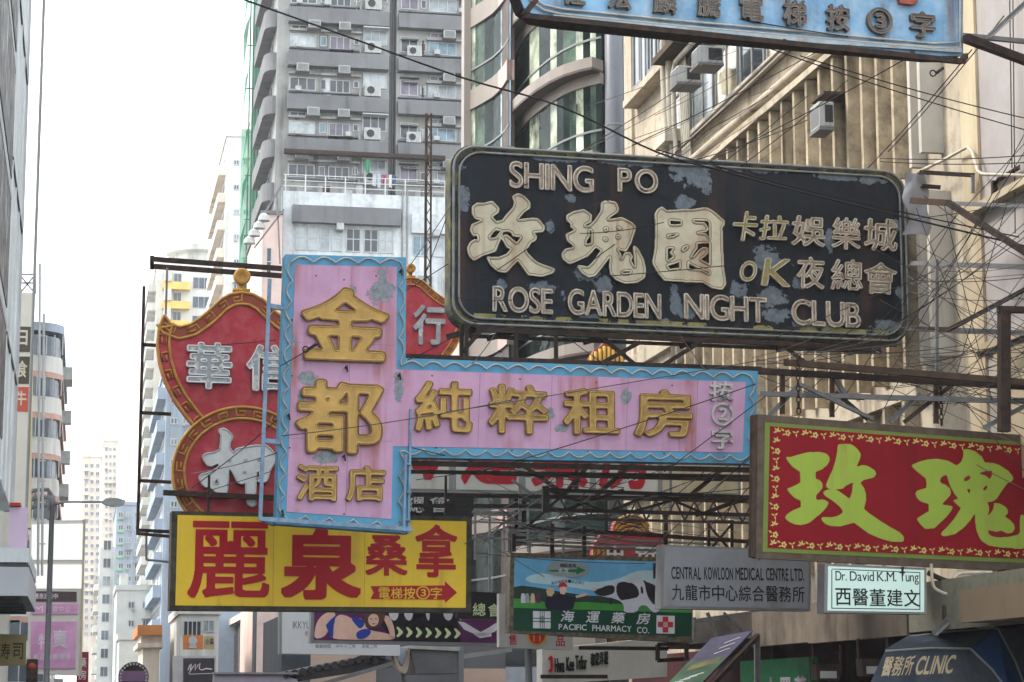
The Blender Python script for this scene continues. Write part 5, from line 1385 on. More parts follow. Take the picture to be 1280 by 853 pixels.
def smooth_closed(pts, it=2):
    for _ in range(it):
        o = []
        for i in range(len(pts)):
            a, b = pts[i], pts[(i + 1) % len(pts)]
            o += [(a[0] * .75 + b[0] * .25, a[1] * .75 + b[1] * .25), (a[0] * .25 + b[0] * .75, a[1] * .25 + b[1] * .75)]
        pts = o
    return pts
def key_border(B, loc, width, y, parent=None):
    """raised gold edges and a Greek key between, along a closed outline in local units"""
    inn = frame_loops(loc, width)
    mid = frame_loops(loc, width * 0.5)
    m = MB()
    for lp, r_ in ((loc, width * 0.13), (inn, width * 0.13)):
        m.tube([(x, y - 0.03, z) for x, z in lp], r_, 6, True)
    n = len(loc); k = 0
    step = 6
    for i in range(0, n - step, step):
        A, Bm, Cn = [], [], []
        g = lambda idx, t: tuple(Vector(loc[idx % n]).lerp(Vector(inn[idx % n]), t))
        pth = [g(i, 0.05), g(i, 0.72), g(i + 3, 0.72), g(i + 3, 0.36), g(i + 1, 0.36)] if k % 2 == 0 else [g(i, 0.95), g(i, 0.28), g(i + 3, 0.28), g(i + 3, 0.64), g(i + 1, 0.64)]
        m.tube([(x, y - 0.025, z) for x, z in pth], width * 0.085, 5)
        k += 1
    m.build('key_border', M_PGOLD, parent or B.root, True)
    MB().prism([loc, inn[::-1]], y - 0.02, y).build('border_band', M_PBROWN, parent or B.root)
    return inn
def pawn_sign(B, cx, cy, s, coin=True, finial=True, flare=1.0):
    half = [(0, -34), (14, -32), (27, -25), (39, -13), (51, -3), (64, 6), (78, 9), (89, 5), (97, -7), (104, 12), (105.5, 30), (103, 52), (96, 76), (84, 100), (68, 122), (54, 138), (30, 150), (0, 152)]
    pts = [(cx - x * s * flare, cy + y * s) for x, y in half] + [(cx + x * s * flare, cy + y * s) for x, y in half[-2:0:-1]]
    loc = resample(B.poly(pts), B_step * s)
    MB().prism(loc, 0.0, 0.4).build('bat_body', M_PRED, B.root)
    key_border(B, loc, 0.27 * s, 0.0)
    if coin:
        cc = [(cx + 87 * s * math.cos(rad(a)), cy + 192 * s + 82 * s * math.sin(rad(a))) for a in range(0, 360, 3)]
        lc = resample(B.poly(cc), B_step * s)
        co = MB().prism(lc, -0.12, -0.002).build('coin_body', M_PRED, B.root)
        key_border(B, lc, 0.27 * s, -0.12, co)
    if finial:
        a = B.uv(cx, cy - 36 * s); r_ = 0.2 * s
        m = MB().lathe((a[0], 0.05, a[1] + 0.34 * s), [(r_, 0), (r_, -0.12), (r_ * 0.7, -0.15), (r_ * 0.35, -0.1)], 18, 'y').box(a[0] - 0.08 * s, a[0] + 0.08 * s, 0.0, 0.1, a[1] - 0.05, a[1] + 0.2 * s)
        m.box(a[0] - 0.2 * s, a[0] + 0.2 * s, -0.01, 0.11, a[1] - 0.02, a[1] + 0.06 * s)
        m.build('finial', M_PGOLD, B.root, True)
B_step = 0.075
BT = Board('pawn_shop_sign', 'faded red bat shaped pawn shop sign with gold key border and large white character', 'sign', 302, 670, 52.0, 3.0)
pawn_sign(BT, 302, 400, 1.0)
M_SILV = weather('flaking_silver_letter', c(158, 162, 166), rough=0.5, var=0.15, vscale=4, peel=(c(212, 210, 204), 0.56, 5.0))
M_PWHITE = weather('white_letter_enamel', c(212, 214, 214), rough=0.45, var=0.07, vscale=3, fine=(c(170, 168, 164), 0.4, 4))
BT.glyph('character', font_glyph('華', 3.6, 1.6), (233, 430, 289, 487), M_SILV, 0.12, 0.0, rim=M_PWHITE, rimr=0.022)
BT.glyph('character', font_glyph('信', 4.0, 1.6), (308, 433, 364, 490), M_SILV, 0.12, 0.0, rim=M_PWHITE, rimr=0.022)
BT.glyph('character', PAWN_YA, (248, 538, 343, 634), M_PWHITE, 0.14, 0.12, rim=weather('white_letter_rim', c(186, 188, 188), rough=0.5, var=0.1), rimr=0.022)
BT2 = Board('pawn_shop_sign', 'red bat shaped pawn sign half hidden between the pink and black signs', 'sign', 512, 470, 58.0, 3.0)
pawn_sign(BT2, 513, 370, 0.66, coin=False)
BT2.glyph('character', font_glyph('行', 4.0, 1.6), (516, 382, 556, 432), M_SILV, 0.1, 0.0)
# smaller one with a petalled gold top, behind the steel
BT3 = Board('pawn_shop_sign', 'small red and gold pawn sign with petalled top above the cow poster sign', 'sign', 788, 700, 58.5, 3.0)
pet = [(740, 702), (742, 682), (752, 668), (766, 664), (769, 652), (782, 645), (796, 645), (808, 652), (812, 664), (824, 668), (834, 682), (836, 702)]
loc = BT3.poly(pet)
MB().prism(loc, 0.0, 0.3).build('body', M_PRED, BT3.root)
m = MB()
for d in range(4):
    q = BT3.poly([(788 + (x - 788) * (1 - d * 0.09), 706 + (y - 706) * (1 - d * 0.09)) for x, y in pet[3:9]])
    MB().tube([(x, -0.03, z) for x, z in smooth_closed(q, 2)[:-6]], 0.045, 6).build('gold_petal', M_PGOLD, BT3.root, True)
for px in (742, 748, 754, 823, 829, 835):
    a, b = BT3.uv(px, 686), BT3.uv(px, 700); MB().beam((a[0], -0.03, a[1]), (b[0], -0.03, b[1]), 0.07).build('gold_bar', M_PGOLD, BT3.root)
for t, b in (('中', (758, 682, 778, 700)), ('帝', (794, 682, 820, 700))):
    BT3.glyph('character', font_glyph(t, 3.5, 1.5), b, M_PWHITE, 0.09, 0.0)
cc = [(790 + 26 * math.cos(rad(a)), 790 + 17 * math.sin(rad(a))) for a in range(0, 360, 6)]
lc = resample(BT3.poly(cc), 0.06)
co = MB().prism(lc, 0.0, 0.3).build('coin_body', weather('pawn_gold_face', c(176, 128, 66), rough=0.5, var=0.1, vscale=3), BT3.root)
key_border(BT3, lc, 0.16, 0.0, co)
MB().box(BT3.uv(787, 700)[0], BT3.uv(793, 700)[0], 0.05, 0.25, BT3.uv(790, 775)[1], BT3.uv(790, 701)[1]).build('neck', M_PRED, BT3.root)
# gold crown of one more, under the black sign
BT4 = Board('gold_ornament', 'gold ribbed crown of a neon sign peeping out under the black club sign', 'sign', 757, 470, 60.0, 3.0)
pts = [(735, 470), (737, 448), (743, 438), (751, 433), (756, 427), (762, 433), (770, 438), (777, 449), (779, 470)]
MB().prism(BT4.poly(pts), 0, 0.25).build('body', M_PBROWN, BT4.root)
m = MB()
for i in range(8):
    x = 739 + i * 5.4; top = 432 + abs(x - 757) * 0.62
    a, b = BT4.uv(x, top), BT4.uv(x, 468); MB().tube([(a[0], -0.02, a[1]), (b[0], -0.02, b[1])], 0.05, 6).build('gold_rib', weather('yellow_gold_trim', c(206, 166, 78), rough=0.45, var=0.14, vscale=4), BT4.root, True)

# ------------------------------------------------------------------ white pharmacy sign with red brush characters
WP = Board('white_pharmacy_sign', 'white four panel sign with red brush characters beneath the pink hotel sign', 'sign', 720, 620, 55.0, 3.0)
M_WPAN = weather('offwhite_lightbox', c(196, 196, 190), rough=0.4, var=0.05, vscale=0.8, streak=(c(150, 140, 128), 0.4, 2.6))
WP.plate('case', [(500, 500), (926, 508), (926, 622), (500, 615)], 0.0, 0.4, M_AFRAME)
for xa, xb in ((502, 561), (570, 648), (657, 737), (745, 822)):
    WP.plate('panel', [(xa, 505 + (xa - 500) * 0.018), (xb, 505 + (xb - 500) * 0.018), (xb, 611 + (xb - 500) * 0.018), (xa, 611 + (xa - 500) * 0.018)], -0.015, 0.0, M_WPAN)
WP.plate('panel', [(828, 512), (922, 514), (922, 617), (828, 616)], -0.015, 0.0, weather('beige_blank_panel', c(188, 178, 152), rough=0.5, var=0.1, streak=(c(130, 110, 84), 0.5, 3)))
M_BRED = weather('brush_red_vinyl', c(170, 34, 48), rough=0.4, var=0.04)
for t, b in (('海', (500, 512, 549, 600)), ('運', (576, 515, 646, 606)), ('藥', (664, 518, 734, 610)), ('房', (748, 520, 812, 612))):
    WP.glyph('character', font_glyph(t, 4.2, 2.0), b, M_BRED, 0.01, 0.015)
# black sign with white characters under it
DK = Board('black_neon_sign', 'narrow black sign with chipped white characters just above the yellow sign', 'sign', 553, 642, 54.0, 3.0)
DK.plate('case', [(498, 617), (592, 618), (592, 646), (498, 645)], 0.0, 0.3, weather('black_sign_face', c(46, 46, 48), rough=0.5, var=0.15, vscale=2))
for t, b in (('總', (507, 619, 530, 641)), ('會', (537, 619, 561, 641))):
    DK.glyph('character', font_glyph(t, 1.8, 1.2), b, M_WCHIP, 0.07, 0.0)

# ------------------------------------------------------------------ grey medical centre sign
MC = Board('medical_centre_sign', 'flat grey medical centre sign with black English and Chinese lettering', 'sign', 918, 764, 43.0, 3.0)
M_GREYP = weather('grey_sign_face', c(148, 150, 154), rough=0.4, var=0.05, vscale=0.7, streak=(c(108, 92, 76), 0.75, 1.8), fine=(c(124, 124, 124), 0.5, 2.0))
MC.plate('case', [(828, 681), (1014, 688), (1013, 764), (826, 761)], 0.0, 0.4, weather('grey_sign_case', c(130, 130, 132), rough=0.5, var=0.12, vscale=2))
MC.plate('face', [(831, 684), (1011, 690), (1010, 761), (829, 758)], -0.012, 0.0, M_GREYP)
M_INK = weather('black_sign_letter', c(40, 40, 42), rough=0.5, var=0.05)
for t, b in (('CENTRAL', (839, 709, 876, 724.5)), ('KOWLOON', (880, 709.5, 916, 725)), ('MEDICAL', (919, 710, 954, 725.5)), ('CENTRE', (957, 710.5, 985, 726)), ('LTD.', (988, 711, 1005, 726.5))):
    MC.line(t, b, M_INK, 0.006, 0.012, grow=2.0, gap=0.08, split=False, slope=-0.012)
for i, t in enumerate('九龍市中心綜合醫務所'):
    x = 839.5 + i * 16.75
    MC.glyph('character', font_glyph(t, 1.0, 0.6), (x, 731 + i * 0.25, x + 15.2, 750.5 + i * 0.28), M_INK, 0.006, 0.012)
# doctor's sign
DR = Board('doctor_sign', 'small white doctor sign with a black border, under the red and lime sign', 'sign', 1095, 766, 38.2, 3.0)
DR.plate('case', [(1031, 705), (1158, 710), (1158, 768), (1030, 766)], 0.0, 0.35, weather('grey_sign_case', c(130, 130, 132)))
DR.plate('face', [(1035, 708), (1155, 713), (1155, 765.5), (1034, 763.5)], -0.01, 0.0, lit('glowing_white_face', c(206, 232, 222), 0.06))  # faint emission added to the face colour
for q in ([(1040, 711), (1150, 715.5), (1150, 716.5), (1040, 712)], [(1039, 760), (1150, 761.5), (1150, 762.5), (1039, 761)], [(1039, 712), (1040, 712), (1040, 760), (1039, 760)], [(1149, 716.5), (1150, 716.5), (1150, 761.5), (1149, 761.5)]):
    DR.plate('border_line', q, -0.014, -0.01, M_INK)
for t, b in (('Dr.', (1044, 714, 1058, 726)), ('David', (1062, 714.5, 1092, 726.5)), ('K.M.', (1096, 715, 1120, 727)), ('Tung', (1124, 715.5, 1148, 731))):
    DR.line(t, b, M_INK, 0.006, 0.01, grow=0.4, gap=0.06, split=False, soft=0.6)
for i, t in enumerate('西醫董建文'):
    x = 1044 + i * 21.4
    DR.glyph('character', font_glyph(t, 1.6, 0.7), (x, 735.5 + i * 0.4, x + 19.5, 757 + i * 0.4), M_INK, 0.006, 0.01)
DR.plate('loose_strip', [(1126, 709), (1129, 709), (1128.5, 720), (1126.5, 720)], -0.03, -0.02, M_STEEL)

# ------------------------------------------------------------------ pharmacy sign with a cow poster
CP = Board('pharmacy_poster_sign', 'pharmacy sign with a cow and farmer poster above a dark green name band', 'sign', 750, 797, 50.0, 3.0)
sl = lambda x, y: (x, y + (x - 640) * 0.03)
CP.plate('case', [sl(638, 691), sl(866, 691), sl(866, 797), sl(636, 791)], 0.0, 0.4, weather('speckled_tin_frame', c(126, 116, 98), rough=0.5, var=0.35, vscale=6, fine=(c(70, 58, 46), 0.8, 7)))
W_ = {k: weather('poster_' + k, tuple(min(0.86, x * 1.25) for x in col[:3]) + (1,), rough=0.35, var=v, fine=(tuple(x * 0.8 for x in col[:3]) + (1,), 0.5, 3.0)) for k, col, v in (('sky', c(112, 180, 222), 0.12), ('cloud', c(186, 214, 228), 0.06), ('wood', c(44, 66, 56), 0.25), ('field', c(70, 148, 62), 0.12), ('band', c(18, 66, 48), 0.05), ('navy', c(34, 34, 52), 0.1), ('skin', c(222, 184, 166), 0.05), ('hair', c(206, 178, 140), 0.05),
      ('red', c(180, 44, 50), 0.05), ('white', c(206, 208, 214), 0.04), ('black', c(34, 30, 34), 0.06), ('grey', c(150, 162, 164), 0.06), ('arrow', c(40, 120, 74), 0.05), ('hide', c(204, 204, 218), 0.08), ('blue', c(40, 66, 160), 0.06), ('purple', c(92, 40, 92), 0.2), ('lime', c(206, 222, 172), 0.05), ('brown', c(90, 60, 50), 0.1))}
def pp(B, name, pts, key, lay, parent=None):
    return B.plate(name, pts, -0.006 - lay * 0.003, -0.0045 - (lay - 1) * 0.003 if lay else 0.0, W_[key], parent)
face = pp(CP, 'poster_sky', [sl(643, 697), sl(862, 697), sl(862, 766), sl(642, 760)], 'sky', 0)
pp(CP, 'cloud', smooth_closed([sl(690, 715), sl(730, 726), sl(770, 722), sl(800, 706), sl(840, 712), sl(845, 730), sl(760, 738), sl(700, 730), sl(655, 728), sl(660, 718)]), 'cloud', 1)
pp(CP, 'wood', [sl(642, 734), sl(652, 732), sl(666, 733), sl(680, 735), sl(700, 738), sl(735, 742), sl(790, 742), sl(826, 740), sl(826, 758), sl(642, 756)], 'wood', 2)
pp(CP, 'field', [sl(642, 748), sl(690, 752), sl(730, 750), sl(862, 754), sl(862, 763), sl(642, 760.5)], 'field', 3)
pp(CP, 'name_band', [sl(642, 760), sl(864, 759.5), sl(864, 789), sl(641, 788.5)], 'band', 4)
pp(CP, 'badge', smooth_closed([sl(682, 709), sl(690, 701), sl(705, 699.5), sl(722, 699.5), sl(733, 703), sl(737, 710), sl(731, 717), sl(715, 720), sl(696, 719), sl(685, 716)]), 'grey', 5)
pp(CP, 'badge_arrow', [sl(685, 711.5), sl(721, 709.5), sl(721, 706), sl(732, 710.5), sl(720, 716), sl(720, 713), sl(688, 713.5)], 'arrow', 6)
for i, t in enumerate('自家農場'):
    CP.glyph('character', font_glyph(t, 1.2, 0.8), (700 + i * 5, 704.5 + i * .1, 704.6 + i * 5, 709.5 + i * .1), W_['black'], 0.003, 0.024)
for i, t in enumerate('水次'):
    CP.glyph('character', font_glyph(t, 3, 0.8), (697 + i * 7, 710, 703.5 + i * 7, 716.5), W_['white'], 0.003, 0.026)
for i, t in enumerate('與大地有著一紀之旅行'):
    CP.glyph('character', font_glyph(t, 0.6, 0.6), (689 + i * 4.2, 727 - 2.2 * math.sin(i / 9 * 3.14), 692.6 + i * 4.2, 731 - 2.2 * math.sin(i / 9 * 3.14)), W_['navy'], 0.003, 0.012)
# farmer holding a child
pp(CP, 'farmer_body', smooth_closed([(682, 749), (692, 746), (700, 741), (706, 741), (713, 747), (722, 745), (718, 752), (716, 764), (684, 762)], 1), 'navy', 7)
pp(CP, 'child_body', smooth_closed([(680, 748), (690, 745), (698, 750), (690, 764), (682, 762)], 1), 'navy', 8)
pp(CP, 'farmer_head', [(698.5, 732), (707, 732), (708, 739), (705, 743.5), (700, 742.5)], 'skin', 10)
pp(CP, 'red_cap', [(697, 735), (699, 729.5), (704, 727.5), (708, 731), (708.5, 734), (703, 733.5)], 'red', 11)
pp(CP, 'child_head', [(682, 739), (685, 735), (691, 735.5), (692.5, 741), (689, 746), (684, 745)], 'hair', 10)
pp(CP, 'farmer_arm', [(719, 745), (732, 741.5), (735, 742.5), (732, 745), (720, 748)], 'skin', 8)
# cow
pp(CP, 'cow_body', smooth_closed([(741, 737), (748, 735), (757, 732), (767, 731), (776, 727), (786, 723), (798, 722), (806, 726), (814, 728), (822, 733), (826, 740), (826, 762), (818, 767), (812, 762), (808, 757), (799, 757), (796, 766), (779, 766), (780, 758), (776, 752), (766, 748), (752, 746), (743, 742)], 1), 'hide', 7)
for q in ([(741, 737), (750, 736), (758, 732), (768, 732), (768, 741), (762, 744), (752, 746), (743, 742)], [(770, 730), (778, 727), (786, 729), (790, 729), (797, 735), (799, 746), (788, 749), (780, 750), (776, 751), (770, 743)],
          [(805, 727), (812, 729), (822, 734), (824, 742), (824, 754), (818, 758), (810, 748), (807, 739)], [(800, 733), (803, 734), (804, 742), (801, 743)], [(803, 724.5), (808, 728), (813, 731), (809, 732), (805, 730)], [(762, 748), (765, 747), (764, 757), (762, 756)]):
    pp(CP, 'cow_patch', smooth_closed(q, 1), 'black', 8)
pp(CP, 'cow_muzzle', smooth_closed([(739, 735), (744, 734), (746, 737), (742, 740)], 1), 'skin', 9)
for i, (x, col) in enumerate(((651, 'white'), (656, 'grey'), (663, 'hair'), (670, 'purple'))):
    pp(CP, 'product_jar', [(x, 746), (x + 1, 742), (x + 4, 742), (x + 5.4, 746), (x + 5.4, 754), (x, 754)], col, 5)
pp(CP, 'shelf_corner', [(816, 704), (826, 704.5), (826, 724), (816, 723.5)], 'navy', 9)
CP.line('FI', (819, 711, 825.5, 717), W_['white'], 0.003, 0.033, grow=2.5, split=False)
for i, t in enumerate('海運藥房'):
    x = 700 + i * 31.6
    CP.glyph('character', font_glyph(t, 2.4, 1.2), (x, 763.5 + i * 1.0, x + 16, 777.5 + i * 1.0), W_['white'], 0.005, 0.02, shear=0.2)
CP.line('PACIFIC', (698, 780.5, 733, 787.8), W_['white'], 0.005, 0.02, grow=2.4, gap=0.09, split=False, slope=-0.02)
CP.line('PHARMACY', (740, 782, 789, 789.6), W_['white'], 0.005, 0.02, grow=2.4, gap=0.07, split=False, slope=-0.02)
CP.line('CO.', (796, 784, 811, 792), W_['white'], 0.005, 0.02, grow=2.4, gap=0.1, split=False, slope=-0.02)
pp(CP, 'emblem_square', [(666, 764), (688, 764.5), (688, 786), (666, 785.5)], 'white', 5)
for q in ([(674.5, 764.2), (675.3, 764.2), (675.3, 785.7), (674.5, 785.7)], [(677, 764.2), (677.8, 764.2), (677.8, 785.8), (677, 785.8)], [(679.5, 764.3), (680.3, 764.3), (680.3, 785.8), (679.5, 785.8)], [(666, 772.5), (688, 773), (688, 774), (666, 773.5)], [(666, 776.5), (688, 777), (688, 778), (666, 777.5)]):
    pp(CP, 'emblem_line', q, 'band', 6)
pp(CP, 'cross_square', [(820.5, 769.5), (843, 770), (843, 792.5), (820, 792)], 'white', 5)
pp(CP, 'red_cross', [(828, 771), (835, 771), (835, 777.5), (841, 777.6), (841, 784.5), (835, 784.5), (835, 791), (828, 791), (828, 784.3), (822, 784.2), (822, 777.3), (828, 777.4)], 'red', 6)
pp(CP, 'cross_centre', [(829, 778), (834, 778), (834, 784), (829, 784)], 'white', 7)
CP.glyph('character', font_glyph('民', 1, 0.8), (829.5, 778.6, 833.6, 783.5), W_['red'], 0.003, 0.028)
CP.glyph('character', font_glyph('民', 2, 0.8), (674, 771, 680.5, 779), W_['band'], 0.003, 0.025)
# ------------------------------------------------------------------ night club poster board
GP = Board('club_poster_sign', 'dark purple club poster board with a reclining woman in a blue bikini and pale hearts', 'sign', 500, 806, 58.0, 3.0)
GP.plate('case', [(389, 758), (628, 758), (628, 808), (388, 804)], 0.0, 0.35, M_AFRAME)
pp(GP, 'poster_ground', [(393, 760), (625, 760), (625, 804), (392, 800)], 'purple', 0)
pp(GP, 'dark_ground', [(497, 760), (590, 760), (572, 778), (576, 803), (492, 801), (470, 775)], 'black', 1)
sm1 = lambda q: smooth_closed(q, 2)
pp(GP, 'woman_thigh', sm1([(393, 790), (396, 777), (404, 768), (414, 764), (420, 767), (417, 776), (412, 786), (405, 797), (393, 799)]), 'skin', 2)
pp(GP, 'woman_torso', sm1([(412, 799), (413, 786), (418, 774), (424, 768), (434, 770), (442, 775), (450, 772), (455, 777), (458, 786), (466, 789), (480, 791), (492, 795), (493, 800), (470, 800), (440, 800)]), 'skin', 3)
pp(GP, 'woman_upper_arm', sm1([(484, 769), (489, 774), (493, 786), (494, 799), (488, 799), (486, 787), (481, 777), (478, 771)]), 'skin', 3)
pp(GP, 'woman_hair', sm1([(456, 780), (455, 768), (460, 760), (470, 757), (479, 762), (482, 771), (478, 778), (474, 784), (464, 786), (458, 785)]), 'brown', 4)
pp(GP, 'woman_face', sm1([(460, 771), (466, 767), (472, 769), (474, 776), (471, 782), (465, 784), (460, 779)]), 'skin', 5)
for q in ([(462.5, 773.5), (465, 773), (465, 774.2), (462.5, 774.6)], [(468.5, 773), (471, 773.4), (471, 774.5), (468.5, 774.2)], [(464.5, 779.5), (469.5, 779.3), (467, 780.8)]): pp(GP, 'face_feature', q, 'brown', 6)
pp(GP, 'bikini_bottom', [(407, 782), (413, 775), (420, 769), (417, 782), (416, 799), (411, 792)], 'blue', 5)
pp(GP, 'bikini_top', sm1([(438, 773), (446, 772), (454, 775), (456, 781), (450, 787), (445, 782)]), 'blue', 4)
pp(GP, 'bikini_top', sm1([(444, 792), (451, 787), (460, 786), (465, 790), (458, 798), (447, 800)]), 'blue', 4)
for q in ([(572, 777), (580, 778), (600, 790), (614, 792), (614, 796), (598, 795), (580, 787)], [(624, 776), (612, 784), (594, 794), (602, 796), (618, 790), (625, 784)], [(592, 793), (604, 791), (612, 796), (600, 798)]):
    pp(GP, 'stocking_leg', q, 'white', 3)
for i in range(7):
    x = 495 + i * 12
    pp(GP, 'heart', smooth_closed([(x, 784.5 + i * .3), (x + 2.5, 783.5 + i * .3), (x + 5, 786 + i * .3), (x + 9.5, 790.5 + i * .3), (x + 5, 795 + i * .3), (x + 2.5, 797 + i * .3), (x, 795.5 + i * .3), (x + 4, 790.3 + i * .3)], 1), 'lime', 3)
for xa, xb in ((485, 498), (504, 516), (531, 537), (553, 566), (572, 576)):
    pp(GP, 'letter_foot', smooth_closed([(xa, 760), (xb, 760), (xb, 771), ((xa + xb) / 2 + 2, 777), (xa + 2, 773)], 1), 'white', 2)
DKR = Board('club_name_sign', 'dark club sign with pale green characters beside the yellow sign end', 'sign', 606, 772, 56.0, 3.0)
DKR.plate('case', [(572, 739), (626, 741), (626, 775), (572, 773)], 0.0, 0.3, W_['black'])
for t, b in (('總', (591, 754, 607, 770)), ('會', (610, 755, 625, 771))):
    DKR.glyph('character', font_glyph(t, 1.4, 0.8), b, W_['lime'], 0.01, 0.0)
# white notice boards
IK = Board('white_restaurant_board', 'long white restaurant board with small grey lettering behind the club poster', 'sign', 420, 817, 66.0, 3.0)
M_WHB = weather('white_board_face', c(206, 210, 214), rough=0.4, var=0.04)
IK.plate('case', [(350, 764), (500, 764), (500, 820), (350, 817)], 0.0, 0.3, M_WHB)
IK.line('IKKYU', (366, 777, 388, 786), weather('grey_print', c(120, 120, 122)), 0.004, 0.0, grow=0.3, gap=0.08, split=False)
for i, t in enumerate('營業時間中午十二時凌晨二時'):
    x = 394 + i * 5 + (6 if i > 3 else 0) + (7 if i > 8 else 0)
    IK.glyph('character', font_glyph(t, 0.6, 0.6), (x, 805.5, x + 4.4, 810.5), weather('grey_print', c(120, 120, 122)), 0.004, 0.0)
IK.glyph('character', font_glyph('壱', 0.6, 0.6), (381, 789, 386, 795), weather('faded_red_print', c(190, 130, 130)), 0.004, 0.0)
IK.plate('edge_trim', [(349, 764), (352, 764), (352, 818), (349, 818)], -0.02, 0.31, M_AFRAME)
SP = Board('small_sale_sign', 'small white sign with red characters and a round yellow emblem below the cow poster', 'sign', 670, 812, 54.0, 3.0)
SP.plate('case', [(624, 742), (716, 746), (716, 813), (624, 809)], 0.0, 0.25, weather('white_sign_case', c(190, 190, 188), rough=0.5, var=0.08))
SP.glyph('character', font_glyph('售', 1.8, 1.0), (636, 793, 646, 806), W_['red'], 0.008, 0.0)
SP.glyph('character', font_glyph('品', 1.8, 1.0), (695, 795, 706, 808), W_['red'], 0.008, 0.0)
a = SP.uv(671, 795); r_ = SP.uv(683, 795)[0] - a[0]
MB().lathe((a[0], 0, a[1]), [(r_, 0), (r_, -0.012)], 28, 'y').build('emblem_disc', weather('emblem_yellow', c(226, 186, 60), rough=0.4), SP.root)
MB().lathe((a[0], -0.012, a[1]), [(r_ * 0.82, 0), (r_ * 0.82, -0.006)], 28, 'y').build('emblem_ring', W_['red'], SP.root)
SP.line('TT', (664, 791, 678, 802), weather('emblem_yellow', c(226, 186, 60)), 0.006, 0.018, grow=2.5, split=False)
TL = Board('tailor_sign', 'long white tailor fascia with slanted black lettering at the lower edge', 'sign', 750, 850, 56.0, 10.0)
TL.plate('fascia', [(678, 812), (834, 796), (834, 846), (678, 856)], 0.0, 0.4, weather('cream_fascia_panel', c(214, 212, 206), rough=0.45, var=0.05, streak=(c(150, 146, 140), 0.4, 2)))
for t, b in (('Hwa', (693, 823, 705, 841)), ('Kee', (707.5, 821.5, 717, 839)), ('Tailor', (719, 819.5, 733, 837)), ('和', (738, 816.5, 743, 833)), ('記', (744, 815.5, 748.5, 832)), ('洋', (749.5, 815, 754, 831)), ('服', (755, 814.5, 759.5, 830.5))):
    TL.line(t, b, M_INK, 0.05, 0.0, grow=3, gap=0.04, split=False)
TL.plate('red_logo', smooth_closed([(686, 821), (690, 819), (691, 838), (686, 842), (685, 838), (688, 836), (688, 824), (685, 825)], 1), -0.06, 0.0, W_['red'])
# ================================================================== steel work, wires, street furniture
def pt(p):
    """(px, py, Y) or (px, py, 'x', X)"""
    return on_x(p[0], p[1], p[3]) if len(p) == 4 else at(p[0], p[1], p[2])
def steel(name, label, parts, cat='steel frame', group=None):
    """a welded frame: parts = [(part name, material, width, [(p, q), ...]), ...] in photo pixels with a distance"""
    first = pt(parts[0][3][0][0])
    P = Place(name, label, cat, first, group)
    for nm, mt, w, segs in parts:
        for p, q in segs:
            P.part(MB().beam(pt(p), pt(q), w) if w > 0.1 else MB().angle(pt(p), pt(q), w), nm, mt)
    return P
# trusses under the pink arm, from the building out over the street
Y1 = 46.0
steel('steel_truss', 'dark steel truss of two long chords and crossing braces under the pink hotel sign', [
    ('chord', M_STEEL, 0.085, [((470, 589, Y1), (946, 596, Y1)), ((515, 632, Y1 + 1), (690, 633, Y1 + 1)), ((680, 612, Y1), (947, 622, Y1)), ((680, 637, Y1), (947, 644, Y1))]),
    ('post', M_STEEL, 0.14, [((682, 608, Y1), (682, 641, Y1))]),
    ('brace', M_STEEL, 0.06, [((688, 614, Y1), (760, 640, Y1)), ((760, 640, Y1), (820, 616, Y1)), ((820, 616, Y1), (880, 642, Y1)), ((880, 642, Y1), (940, 622, Y1)), ((700, 640, Y1 + .2), (780, 612, Y1 + .2)), ((790, 640, Y1 + .2), (860, 620, Y1 + .2)), ((870, 645, Y1 + .2), (935, 620, Y1 + .2))])], 'truss')
Y2 = 49.0
steel('steel_truss', 'thin dark sloping steel beam on posts just above the cow poster sign', [
    ('chord', M_STEEL, 0.09, [((658, 659, Y2), (948, 678, Y2))]),
    ('post', M_STEEL, 0.09, [((832, 640, Y2), (832, 682, Y2)), ((690, 655, Y2), (690, 697, Y2)), ((642, 668, Y2), (642, 690, Y2)), ((730, 658, Y2), (730, 697, Y2))]),
    ('brace', M_STEEL, 0.06, [((660, 658, Y2), (725, 600, Y2)), ((885, 655, Y2), (915, 690, Y2)), ((915, 655, Y2), (885, 690, Y2)), ((886, 652, Y2), (918, 652, Y2)), ((915, 652, Y2), (915, 690, Y2)), ((886, 652, Y2), (886, 690, Y2)), ((930, 690, Y2), (946, 650, Y2))])], 'truss')
steel('pipe_rack', 'thin pale scaffold pipes running level above the cow poster sign', [
    ('pipe', M_STEEL2, 0.055, [((634, 668, 51.5), (900, 681, 51.5)), ((634, 675, 51.5), (840, 684, 51.5)), ((640, 680, 51.6), (850, 690, 51.6)), ((636, 663, 51.7), (760, 668, 51.7)), ((636, 664, 51.5), (636, 690, 51.5)), ((662, 672, 51.5), (662, 700, 51.5)), ((704, 675, 51.5), (704, 700, 51.5))])], 'pipe rack')
steel('steel_truss', 'rusty diagonal braces crossing in front of the white brush lettered sign', [
    ('brace', M_RUST, 0.1, [((645, 575, 50), (706, 618, 50)), ((706, 618, 50), (745, 570, 50)), ((745, 620, 50), (800, 572, 50)), ((720, 572, 50), (720, 616, 50)), ((860, 622, 50), (905, 585, 50))]),
    ('chord', M_STEEL, 0.1, [((500, 618, 50), (930, 625, 50)), ((616, 592, 50), (946, 600, 50))])], 'truss')
steel('steel_truss', 'galvanised lattice bracket beside the white brush lettered sign end', [
    ('brace', M_STEEL2, 0.07, [((640, 600, 53), (720, 655, 53)), ((700, 655, 53), (770, 600, 53)), ((780, 650, 53), (840, 625, 53)), ((838, 585, 53), (838, 640, 53)), ((850, 640, 53), (945, 650, 53)), ((610, 625, 53), (650, 655, 53)), ((590, 640, 53), (650, 642, 53)), ((650, 605, 53), (650, 660, 53))])], 'truss')
